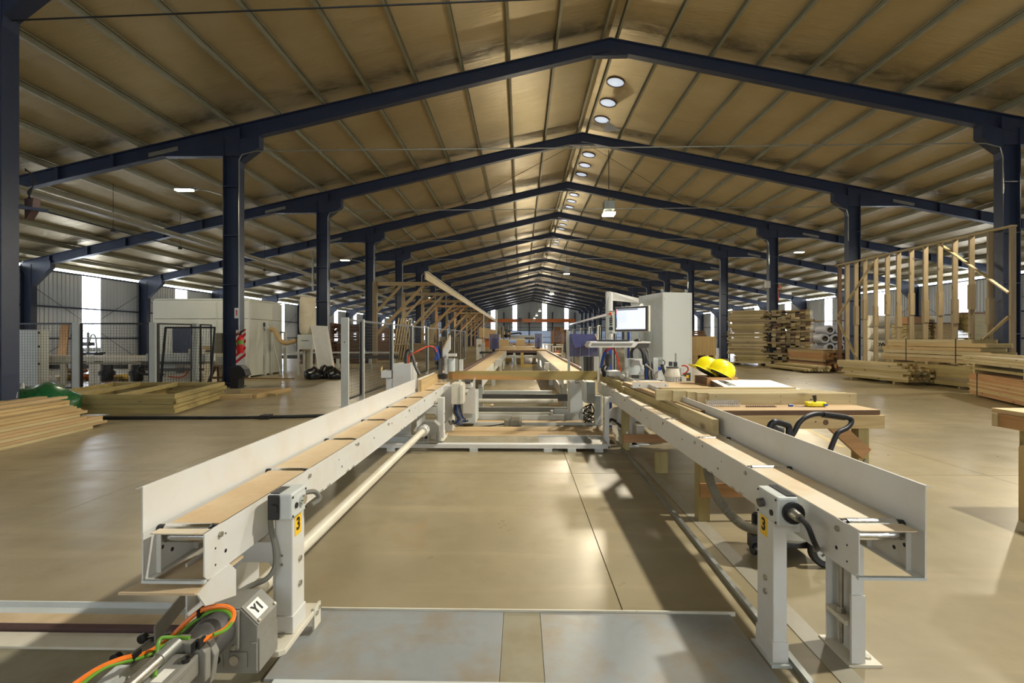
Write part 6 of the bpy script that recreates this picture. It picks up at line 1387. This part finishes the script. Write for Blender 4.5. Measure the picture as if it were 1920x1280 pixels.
q0, q1, q2, q3 = at(601, 695, 16.6), at(627, 698, 16.4), at(611, 611, 17.3), at(584, 610, 17.5)
q0.z = q1.z = 0.02
obj('sheet', MB().prism([q0, q1, q2, q3], (.03, .10, 0)), wp, t); obj('edge', MB().prism([q0 + Vector((-.03, 0, 0)), q0, q3, q3 + Vector((-.03, 0, 0))], (.0, .06, 0)), cp, t)
solo('leaning_stick', MB().beam(at(632, 689, 17.0), at(611, 616, 17.6), .04, .06), wd('orange', 'Z'), 'thin orange stick leaning right of the white panel', 'stick').location.z = 0
def bag(label, c, sx_, sy_, h, seed):
    a = random.Random(seed); m = MB().lathe([(.55, 0), (.92, .06), (1.0, .3), (.9, .6), (.6, .85), (.25, .95), (.03, 1.0)], (0, 0, 0), 22)
    m.v = [((x * (1 + .10 * math.sin(5 * x + 7 * z + seed) + .06 * math.sin(13 * y + 5 * x))) * sx_ + c[0], (y * (1 + .1 * math.sin(6 * y + 3 * z))) * sy_ + c[1], max(0, z * h * (1 + .10 * math.sin(6 * x + 4 * y + seed)))) for x, y, z in m.v]
    solo('garbage_bag', m, M['bin_bag'], label, 'garbage bag', 'black garbage bags', True)
bag('black garbage bag on the floor, left of the group below the dust collector', (-6.95, 15.95, 0), .32, .28, .40, 1); bag('black garbage bag on the floor, highest of the group', (-6.62, 16.25, 0), .32, .28, .46, 4); bag('black garbage bag on the floor, right of the group', (-6.28, 16.05, 0), .30, .26, .36, 8)
solo('wood_lath', MB().box(-9.3, 15.9, 0, -7.6, 15.97, .03), wd('old', 'X'), 'dark lath lying on the floor before the white cabin', 'lath'); solo('wood_lath', MB().box(-9.1, 15.5, 0, -7.5, 15.58, .03), wd('pale', 'X'), 'pale lath lying on the floor before the white cabin', 'lath')
# brown wall of stacked boards behind the dust collector
thin_stack('brown board stack behind the dust collector, left one', (-11.6, 25.0, 0), ux, uy, 1.75, 4, 2.15, .06, wd('old', 'X', True), None); thin_stack('brown board stack behind the dust collector, middle one', (-9.82, 25.3, 0), ux, uy, 1.3, 4, 2.1, .06, wd('old', 'X', True), None)
thin_stack('brown board stack behind the leaning panel', (-8.95, 29.0, 0), ux, uy, 1.7, 4, 1.9, .06, wd('old', 'X', True), None)
for k in range(3):
    y = 22.0 + .0 * k
t = thing('roller_table', 'long dark roller table behind the dust collector and leaning panel', 'machine', (-8.5, 22.0, 0))
obj('top_beam', MB().box(-11.6, 21.8, .66, -5.6, 21.9, .74), lg, t); obj('lower_beam', MB().box(-11.6, 21.8, .42, -5.6, 21.9, .58), M['dark_grey'], t)
for x in (-11.4, -9.9, -8.4, -6.9, -5.8): obj('leg', MB().box(x - .06, 21.8, 0, x + .06, 21.9, .42), lg, t)
# floor pipe and green sack by the near column
t = thing('floor_pipe', 'dark conduit pipe lying across the floor left of the conveyor', 'pipe', (-5, 8.2, 0)); obj('pipe', MB().tube([(-12.0, 7.95, .03), (-8.8, 7.98, .03), (-4.5, 8.15, .03), (-2.9, 8.5, .03), (-2.2, 8.8, .03)], .028, 8, 4), M['black_metal'], t, True)
obj('clip', MB().box(-4.45, 8.08, 0, -4.3, 8.25, .07), M['black_metal'], t)
t = thing('green_sacks', 'crumpled green plastic wrapped load behind the left board pile', 'wrapped load', (-7.9, 8.0, 0))
m = MB().lathe([(.5, 0), (.9, .1), (1.0, .35), (.95, .6), (.7, .8), (.3, .88), (.03, .9)], n=20)
m.v = [(x * .62 * (1 + .07 * math.sin(9 * z + 5 * y)) - 8.2, y * .5 * (1 + .08 * math.sin(7 * x)) + 8.0, z * .66 * (1 + .08 * math.sin(5 * x + 4 * y))) for x, y, z in m.v]
obj('wrap', m, M['green_wrap'], t, True); obj('lettering_strip', MB().box(-8.66, 7.50, .32, -8.60, 7.505, .48), M['white_label'], t)
solo('card_sheet', MB().prism([at(17, 720, 7.45), at(43, 718, 7.45), at(44, 728, 7.42), at(18, 731, 7.42)], (0, .02, 0)), M['card_white'], 'torn white card on the green wrapped load', 'card')
solo('paper_strip', MB().prism([at(24, 729, 7.40), at(34, 727, 7.40), at(31, 746, 7.36), at(22, 746, 7.36)], (0, .008, 0)), M['card_white'], 'crumpled pale paper strip hanging below the white card', 'paper')
t = thing('red_hose_reel', 'red hose loop hanging on the leftmost column', 'hose', (-8.2, 7.1, .9))
obj('hose', MB().tube([(-8.02 + .09 * math.cos(a / 14 * 6.283), 7.10, 1.12 + .22 * math.sin(a / 14 * 6.283)) for a in range(15)], .014, 8, 2), M['red_paint'], t, True); obj('hook', MB().cyl((-8.02, 7.15, 1.36), (-8.02, 7.08, 1.36), .012, 8), M['zinc'], t)
solo('wood_ledge', MB().box(-8.34, 7.0, 1.60, -7.93, 7.27, 1.63), wd('grey', 'X'), 'small wooden ledge wedged in the leftmost column', 'ledge')
t = thing('cable_box', 'dark brown box with looped cables hanging behind the leftmost column', 'box', (-7.55, 7.6, 3.3)); a = at(46, 368, 7.6)
obj('bracket', MB().beam((-7.95, 7.38, 3.45), (-7.68, 7.66, 3.45), .05, .05), M['navy_steel'], t); obj('box', MB().prism([at(46, 372, 7.6), at(63, 370, 7.6), at(60, 392, 7.6), at(49, 410, 7.6), at(46, 410, 7.6)], (0, .12, 0)), M['brown_rail'], t)
for i in range(3): obj('cable', MB().tube([at(47, 316 + 2 * i, 7.6), at(56 + i, 325, 7.6), at(62 + i, 345, 7.6), at(58 - 3 * i, 360, 7.6), at(52 + 3 * i, 372, 7.6)], .008, 6, 6), M['ink'], t, True)
# ---------------------------------------------------------------- safety fences along the line
t = thing('safety_fence', 'white post safety fence with mesh left of the machine line', 'fence', (-3.55, 16, 0))
py = [9.62, 10.65, 13.1, 15.5, 18.1, 20.5, 22.9, 25.3, 27.8, 30.2]
for i, y in enumerate(py):
    w_ = .075 if i == 0 else .05
    ps = obj('post', MB().box(-3.55 - w_, y - .03, 0, -3.55 + w_, y + .03, 1.80), lg, t, bevel=.004)
    if i < 3: obj('screw', MB().cyl((-3.55, y - .03, 1.3), (-3.55, y - .036, 1.3), .012, 8), M['ink'], ps); obj('foot', MB().box(-3.55 - w_ - .03, y - .06, 0, -3.55 + w_ + .03, y + .06, .012), lg, ps)
for i in range(len(py) - 1): mesh_panel(t, (-3.55, py[i] + .05, 0), (-3.55, py[i + 1] - .05, 0), .12, 1.77, step=.07 if i < 2 else .10)
for y, lab in ((8.5, 'nearest'), (9.0, 'second')):
    solo('floor_bracket', MB().prism([(-2.72, y, 0), (-2.66, y, 0), (-2.66, y, .30), (-2.70, y, .34), (-2.72, y, .30)], (0, .25, 0)), lg, 'small white floor bracket outside the left guard, %s to the camera' % lab, 'bracket')
t = thing('safety_fence', 'white post safety fence right of the machine line behind the console', 'fence', (2.62, 20, 0))
pr_ = [11.2, 13.6, 16.2, 18.3, 21.0, 24.0, 27.2]
for y in pr_: obj('post', MB().box(2.57, y - .03, 0, 2.67, y + .03, 1.80), lg, t)
for i in range(len(pr_) - 1): mesh_panel(t, (2.62, pr_[i] + .05, 0), (2.62, pr_[i + 1] - .05, 0), .12, 1.77, step=.10)

# ---------------------------------------------------------------- braced timber brackets along the left columns, with their edge board
rnd = random.Random(31)
for j, k in enumerate(range(2, 12)):
    y = Y0 + BAY * k - .45; mt = ('grey', 'pine', 'orange')[k % 3 if k > 2 else 1]
    t = thing('timber_bracket', 'braced timber bracket on the left columns, %s from the camera' % ORD[j], 'timber bracket', (-7.75, y, 0), 0, 'timber brackets on the left')
    obj('post', MB().box(-7.84, y - .10, 0, -7.62, y + .10, 4.35), wd('grey' if k == 2 else mt, 'Z'), t); obj('beam', MB().box(-7.61, y - .03, 4.12, -4.45, y + .03, 4.32), wd(mt, 'X'), t)
    obj('brace', MB().beam((-7.62, y - .06, 2.75), (-6.35, y - .06, 4.12), .05, .14), wd(mt, 'X'), t); obj('brace', MB().beam((-7.62, y - .11, 1.55), (-5.1, y - .11, 4.14), .05, .16), wd(mt, 'X'), t)
    if j % 2: obj('tie', MB().beam((-7.6, y + .05, 3.2), (-5.6, y + .05, 4.1), .04, .10), wd('orange', 'X'), t)
t = thing('edge_board', 'long pale edge board running along the ends of the timber brackets', 'edge board', (-4.4, 46, 4.05))
obj('board', MB().box(-4.44, 22.0, 4.06, -4.38, 84, 4.40), wd('pale', 'Y'), t); obj('top_strip', MB().box(-4.45, 22.0, 4.40, -4.30, 84, 4.43), lg, t)
def ladder(label, x, y, w0, h, lean):
    t = thing('timber_lath_bundle', label, 'laths', (x, y, 0))
    for i in range(6): obj('lath', MB().beam((x + i * w0 / 5, y, 0), (x + .28 + i * w0 / 5, y + lean, h), .05, .05), wd('pale', 'Z'), t)
    obj('cross_lath', MB().beam((x + .1, y - .04 + lean * .4, h * .4), (x + .2 + w0, y - .04 + lean * .4, h * .4), .04, .06), wd('pale', 'X'), t)
ladder('pale laths leaning upright behind the left safety fence', -7.35, 27.2, .75, 2.5, .5)
ladder('pale laths leaning further along behind the left safety fence', -6.7, 33.5, .35, 2.3, .5)
for i, (x, y) in enumerate(((-7.2, 29.5), (-6.9, 36.0), (-7.4, 42.0))): thin_stack('pale board stack between the left columns, %s from the camera' % ORD[i], (x, y, 0), ux, uy, 2.2, 4, 1.0 + .2 * i, .06, wd('grey', 'X', True), 'pale stacks by the left columns')

# ---------------------------------------------------------------- second machine line, seen beyond the cross stud
def far_belt(s, label):
    X = lambda v: s * v; xi, xo = (.74, 1.115)
    if s > 0: xi, xo = (.80, 1.215)
    t = thing('belt_conveyor', label, 'conveyor', (X(.95), 15, 0), 0, 'far belt conveyors')
    b = sorted((X(xi), X(xo))); obj('belt', MB().box(b[0], 9.0, .66, b[1], 24.0, .712), M['tan_dust'], t)
    b = sorted((X(xi), X(xi + .012))); obj('side_plate', MB().box(X(xi) - .012 if s > 0 else X(xi), 9.0, .46, X(xi) if s > 0 else X(xi) + .012, 24.0, .70), lg, t)
    obj('guard_rail', MB().box(X(xo + .02), 8.6, .66, X(xo + .10), 24.0, .76), M['brown_rail'], t); obj('outer_plate', MB().box(X(xo), 8.6, .46, X(xo + .015), 24.0, .66), lg, t)
    for y in (9.6, 14, 19, 23.5): obj('leg', MB().box(X(xi + .02), y, 0, X(xi + .12), y + .1, .46), lg, t)
    return t
fl_ = far_belt(-1, 'tan belt conveyor beyond the cross stud, left of the pair'); fr_ = far_belt(1, 'tan belt conveyor beyond the cross stud, right of the pair')
obj('motor_box', pxbox(928, 674, 939, 686, 13.0, .25), wp, fl_); obj('leg_plate', pxbox(943, 677, 945, 692, 13.5, .1), wp, fl_); obj('side_motor', pxbox(1022, 680, 1030, 693, 12.5, .2), wp, fr_)
obj('brace', MB().beam((.80, 9.3, .1), (.80, 9.9, .5), .03, .05), lg, fr_)
t = thing('lift_table', 'wide brown topped lift table across the far end of the belts', 'table', (0, 26, 0))
obj('cross_beam', MB().box(-1.36, 25.0, .58, 1.42, 25.4, .70), M['brown_rail'], t); obj('top_board', MB().box(-1.36, 25.0, .705, 1.42, 27.0, .76), wd('ply', 'X'), t)
obj('lower_beam', MB().box(-1.1, 24.6, .34, 1.1, 24.8, .46), lg, t)
for x in (-1.0, -.35, .9): obj('leg', MB().box(x - .06, 24.7, 0, x + .06, 24.9, .58), lg, t)
mast_ = obj('lift_mast', MB().box(-.02, 22.9, .02, .12, 23.0, .66), M['yellow_floor'], t); obj('lift_foot', MB().box(-.02, 22.7, 0, .55, 23.0, .10), M['yellow_floor'], mast_)
obj('dark_block', MB().box(-.95, 25.5, .46, .85, 25.9, .58), M['black_metal'], t); obj('valve', MB().box(-.9, 25.3, .1, -.5, 25.6, .3), M['yellow_floor'], t)
t = thing('wall_panel', 'pale wall panel with cut openings lying on the far table', 'wall panel', (0, 32, .77))
obj('sheet', MB().box(-1.15, 27.2, .77, 1.2, 31, .83), M['tan_dust'], t); obj('rear_board', MB().box(-1.1, 36, .77, .9, 36.3, .95), wd('orange', 'X'), t)
for x in (-.85, -.35, .15, .65): obj('block', MB().box(x, 33, .77, x + .28, 33.4, .92), wp, t)
obj('rail_board', MB().box(-1.15, 31.2, .77, -1.0, 36, .88), wd('pine', 'Y'), t); obj('rail_board', MB().box(1.0, 31.2, .77, 1.15, 36, .88), wd('pine', 'Y'), t)
def blue_guard(label, x0, y0, x1, y1, Y):
    t = thing('guard_screen', label, 'safety screen', (at((x0 + x1) / 2, 650, Y).x, Y, 0)); a = at(x0, y0, Y); b = at(x1, y1, Y)
    obj('pane', MB().box(a.x, Y, b.z, b.x, Y + .02, a.z), M['blue_screen'], t)
    for x in (a.x, b.x): obj('post', MB().box(x - .03, Y + .021, 0, x + .03, Y + .08, a.z), lg, t)
    obj('dark_unit', MB().box(a.x + .12, Y + .3, .4, b.x - .1, Y + .6, a.z - .25), M['black_metal'], t)
blue_guard('blue tinted safety screen on the left of the far machine', 918, 626, 936, 655, 26.5); blue_guard('blue tinted safety screen on the right of the far machine', 1003, 625, 1016, 651, 26.5)
t = thing('gantry_machine', 'far gantry machine with dark tool tower and grey crossbeam', 'machine', (-.8, 33, 0))
obj('crossbeam', pxbox(957, 628.5, 1003, 637, 32, .5), M['plate_steel'], t); obj('crossbeam_lip', pxbox(957, 634.5, 985, 637, 31.95, .04), cp, t); obj('dark_rail', pxbox(984, 632.5, 1005, 634.5, 31.9, .08), M['black_metal'], t)
for x0, y0, x1, y1, m_ in ((941, 611, 945, 634, 'plate_dull'), (947, 616, 950, 634, 'black_metal'), (950.5, 605, 952, 634, 'black_metal'), (954.5, 606, 956, 636, 'black_metal'), (952, 619, 957.5, 623, 'black_metal'), (944, 627, 957, 632, 'black_metal'), (953, 613, 956, 617, 'cream_paint'), (939.5, 613, 941.5, 634, 'black_metal')): obj('tool_tower', pxbox(x0, y0, x1, y1, 31.5 + .1 * (x0 % 3), .2), M[m_], t)
obj('hose', MB().tube([at(957, 626, 31.6), at(966, 625, 31.6), at(974, 624.3, 31.6), at(978, 626, 31.6)], .05, 6, 5), M['black_plastic'], t, True)
for x0, y0, x1, y1 in ((968, 637, 984, 647), (936, 636, 954, 653)):
    a = at(x0, y0, 31.4); b = at(x1, y1, 31.4); obj('support', MB().box(a.x, 31.4, 0, b.x, 31.9, a.z), M['duct_tan'], t)
a = at(1002, 630, 32); obj('support', MB().box(a.x - .1, 32.2, 0, a.x + .2, 32.6, .95), M['duct_tan'], t)
t = thing('beige_machine', 'big beige machine housing on the far left of the line', 'machine', (-3.5, 44, 0)); a = at(898, 613, 44); b = at(940, 640, 44)
obj('hood', MB().prism([(a.x, 44, 1.35), (a.x, 44, at(0, 613, 44).z), (b.x + .8, 44, at(0, 623, 44).z), (b.x + 1.0, 44, 1.35)], (0, 2, 0)), M['duct_tan'], t); obj('leg_block', MB().box(a.x, 44.2, 0, a.x + .4, 45.8, 1.34), M['duct_tan'], t); obj('leg_block', MB().box(b.x - .9, 44.2, 0, b.x - .2, 45.8, 1.34), M['duct_tan'], t); obj('inner_unit', MB().box(a.x + .5, 44.6, .5, a.x + .9, 45.4, 1.3), M['orange_paint'], t)
t = thing('control_cabinet', 'small white cabinet by the far left end of the line', 'cabinet', (-2.7, 30, 0)); a = at(893, 635, 29); b = at(903, 658, 29)
obj('body', MB().box(a.x, 29, 0, b.x, 29.3, a.z), wp, t); obj('side_unit', MB().box(b.x + .02, 29, 0, b.x + .18, 29.3, 1.05), lg, t); obj('dial', MB().cyl((a.x + .2, 28.97, .9), (a.x + .2, 29, .9), .08, 12), M['plate_dull'], t)
t = thing('light_mast', 'thin grey mast with a sign at the far left of the line', 'mast', (-1.6, 33, 0)); a = at(931, 581, 33); obj('pole', MB().box(a.x - .05, 33, 0, a.x + .05, 33.1, a.z), lg, t); obj('sleeve', MB().box(a.x, 33.11, 1.6, a.x + .28, 33.2, 2.1), M['plate_dull'], t)
solo('thin_pole', MB().cyl((at(907, 600, 33).x, 33, 0), (at(907, 600, 33).x, 33, 3.0), .03, 8), lg, 'thin grey pole left of the far machine line', 'pole')
solo('plywood_box', MB().box(at(909, 640, 55).x, 55, 0, at(925, 640, 55).x, 55.8, 1.2), wd('orange', 'Z', True), 'orange plywood box beside the far beige machine', 'box')
for i, (x0, x1, yt, lab) in enumerate(((1034, 1040, 620, 'left'), (1040, 1050, 613, 'tallest'), (1050.5, 1059, 615, 'middle'), (1059.5, 1068, 618, 'right'))):
    a = at(x0, yt, 46); b = at(x1, yt, 46); thin_stack('brown board stack far down the hall, %s of four' % lab, (a.x, 46, 0), ux, uy, b.x - a.x, 4, a.z, .09, M['brown_stack'] if i % 2 else M['brown_box'], 'far brown stacks')
t = thing('assembly_bench', 'long cluttered white assembly bench at the far right of the line', 'bench', (3.0, 38, 0))
obj('top', MB().box(1.8, 38, .78, 4.2, 38.6, .84), cp, t)
for i in range(9): obj('leg', MB().box(1.85 + .28 * i, 38, 0, 1.92 + .28 * i, 38.1, .78), wp if i % 2 else M['plate_dull'], t)
obj('lower_shelf', MB().box(1.8, 38.1, .3, 4.2, 38.6, .34), M['tan_dust'], t)
t = thing('tool_trolley', 'white tool trolley with a red unit by the far bench', 'trolley', (2.7, 31, 0)); a = at(1036, 646, 31); b = at(1056, 662, 31)
obj('tray', MB().box(a.x, 31, .75, b.x, 31.5, .82), wp, t); obj('shelf', MB().box(a.x, 31, .3, b.x, 31.5, .34), wp, t)
for x in (a.x + .04, b.x - .04):
    for y in (31.02, 31.46): obj('leg', MB().box(x - .025, y - .02, 0, x + .025, y + .02, .75), wp, t)
obj('red_unit', MB().box(a.x + .2, 31.1, .345, a.x + .4, 31.3, .5), M['red_paint'], t); obj('black_unit', MB().box(a.x + .05, 31.05, .83, a.x + .25, 31.3, 1.0), M['black_plastic'], t)
solo('steel_sheet', MB().box(at(1024, 661, 24).x, 24, .50, at(1052, 661, 24).x, 26, .56), M['tan_dust'], 'pale sheet on a low dark trestle right of the far belts', 'sheet')
t = thing('trestle', 'low dark trestle under the pale sheet right of the belts', 'trestle', (1.7, 25, 0)); obj('frame', MB().box(1.26, 24.1, .42, 2.0, 25.9, .495), M['black_metal'], t)
for x in (1.3, 1.95):
    for y in (24.15, 25.85): obj('leg', MB().box(x - .03, y - .03, 0, x + .03, y + .03, .42), M['black_metal'], t)
t = thing('side_table', 'dark edged side table left of the far belts', 'table', (-2.2, 22.5, 0)); a = at(899, 661, 21.5); obj('top', MB().box(a.x, 21.5, .68, -1.3, 22.4, .74), M['black_metal'], t)
for x in (a.x + .06, -1.4): obj('leg', MB().box(x - .05, 21.6, 0, x + .05, 22.3, .68), lg, t)
# black chair
t = thing('office_chair', 'black high stool with a tall backrest by the far bench', 'chair', (3.05, 31.0, 0)); cx = at(1061, 650, 30.5).x
obj('backrest', MB().prism([(cx - .12, 30.5, .62), (cx + .12, 30.5, .62), (cx + .17, 30.5, .95), (cx + .14, 30.5, 1.08), (cx - .06, 30.5, 1.10), (cx - .15, 30.5, 1.0)], (0, .06, 0)), M['black_plastic'], t, bevel=.02)
obj('seat', MB().box(cx - .2, 30.1, .52, cx + .2, 30.5, .60), M['black_plastic'], t, bevel=.02); obj('stem', MB().cyl((cx, 30.3, .05), (cx, 30.3, .52), .03, 10), M['black_metal'], t)
for a_ in range(5): obj('foot', MB().beam((cx, 30.3, .05), (cx + .26 * math.cos(a_ * 1.2566), 30.3 + .26 * math.sin(a_ * 1.2566), .03), .04, .03), M['black_metal'], t)
# overhead crane at the far end
t = thing('bridge_crane', 'orange bridge crane spanning the hall before the far gable', 'crane', (2.4, 100, 4.5))
obj('girder', MB().box(-7.4, 100, 4.50, 11.2, 100.5, 5.22), M['orange_paint'], t); obj('hoist', MB().box(-.6, 99.6, 4.6, .2, 99.98, 5.4), M['navy_steel'], t); obj('name_plate', MB().box(2.3, 99.97, 4.75, 2.95, 99.99, 4.95), M['card_white'], t); obj('rope', MB().cyl((-.2, 99.8, 1.9), (-.2, 99.8, 4.6), .03, 6), M['ink'], t); obj('hook_block', MB().box(-.35, 99.7, 1.5, -.05, 99.9, 1.9), M['yellow_label'], t)
t = thing('crane_runway', 'pale crane runway beam along the right columns', 'beam', (11.3, 85, 4.2)); obj('beam', MB().box(11.2, 60, 4.2, 11.5, 111, 4.5), cp, t); obj('rail', MB().box(11.32, 60, 4.5, 11.38, 111, 4.56), M['red_orange_hose'], t)
for y in (61, 73, 85.5, 98): obj('bracket', MB().box(11.5, y, 4.0, 13.1, y + .2, 4.2), M['navy_steel'], t)
# ---------------------------------------------------------------- lamps
def hanging_lamp(y, z, lit, lab):
    zt2 = zc - .04; t = thing('hanging_lamp', lab, 'lamp', (2.42, y, z), 0, 'lamps down the middle')
    obj('cord', MB().cyl((2.42, y, z + .36), (2.42, y, zt2), .010, 6), M['black_metal'], t); obj('housing', MB().box(2.27, y - .14, z + .12, 2.57, y + .14, z + .36), M['galvanised'], t, bevel=.01)
    obj('neck', MB().cyl((2.42, y, z + .05), (2.42, y, z + .12), .10, 12), M['galvanised'], t); obj('lens', MB().box(2.26, y - .15, z - .02, 2.58, y + .15, z + .05), M['lamp_glow'] if lit else M['card_white'], t, bevel=.01)
for i, (y, lit) in enumerate(((13.30, True), (25.6, False), (37.9, True), (50.2, True), (62.5, True), (74.8, True), (87.1, True))): hanging_lamp(y, 4.78, lit, '%s lamp hanging under the ridge, %s from the camera' % ('lit' if lit else 'unlit', ORD[i]))
def arm_lamp(s, x, y, z, lab):
    t = thing('arm_lamp', lab, 'lamp', (x, y, z), 0, 'arm lamps of the aisles'); e = x + s * 1.05
    obj('arm', MB().tube([(x, y - .14, z - .12), (x + s * .5, y - .14, z + .02), (x + s * .85, y - .14, z + .05)], .022, 8, 3), M['galvanised'], t, True)
    obj('head', MB().prism([(x + s * .75, y - .22, z + .03), (x + s * 1.30, y - .22, z + .05), (x + s * 1.34, y - .22, z + .08), (x + s * .75, y - .22, z + .11)], (0, .16, 0)), M['galvanised'], t); obj('lens', MB().box(x + s * .85, y - .21, z + .005, x + s * 1.32, y - .07, z + .045), M['lamp_glow'], t)
for i, y in enumerate((Y0, Y0 + 2 * BAY, Y0 + 4 * BAY, Y0 + 6 * BAY)): arm_lamp(-1, NL0, y, 5.5, 'lit arm lamp on the left column row, %s from the camera' % ORD[i])
for i, y in enumerate((Y0 + 2 * BAY, Y0 + 4 * BAY, Y0 + 6 * BAY)): arm_lamp(1, NR1, y, 5.85, 'lit arm lamp on the right column row, %s from the camera' % ORD[i])
# busbar and conduits along the left aisle
t = thing('busbar', 'long grey busbar trunking hung along the left aisle', 'trunking', (-12.4, 25, 5.0))
obj('trunking', MB().box(-12.50, 10.9, 5.0, -12.30, 46, 5.14), M['plate_dull'], t)
obj('conduit', MB().cyl((-12.95, 10.9, 4.82), (-12.95, 46, 4.82), .022, 8), M['navy_steel'], t, True); obj('conduit', MB().cyl((-12.1, 10.9, 4.98), (-12.1, 46, 4.98), .020, 8), M['galvanised'], t, True)
for y in range(12, 46, 3): obj('hanger', MB().cyl((-12.95, y, 4.82), (-12.95, y, zr(-12.95) - .0), .007, 5), M['ink'], t); obj('clip', MB().box(-13.0, y - .04, 4.74, -12.9, y + .04, 4.84), M['ink'], t)
solo('drop_pipe', MB().box(at(588, 540, 19.5).x - .03, 19.4, 3.3, at(588, 540, 19.5).x + .03, 19.46, 4.9), M['galvanised'], 'short galvanised drop pipe above the dust collector bag', 'pipe')
# loose flap of foil under the rooflights
solo('foil_flap', MB().prism([at(1131, 246, 17.6), at(1139, 229, 17.9), at(1163, 245, 17.5), at(1150, 246, 17.3)], (0, .02, .05)), M['card_white'], 'torn pale foil flap hanging beside the third rooflight', 'flap')
# red cable drop on a right column
solo('red_strap', MB().tube([(13.55, 25.5, 3.3), (13.5, 25.5, 3.9), (13.62, 25.5, 4.1), (13.7, 25.5, 3.9)], .02, 6, 5), M['red_orange_hose'], 'short red cord hooked on a right column', 'cord'); solo('column_box', MB().box(12.85, 25.45, 4.0, 13.09, 25.6, 4.35), lg, 'pale box fixed to a right column above the tall stack', 'box')
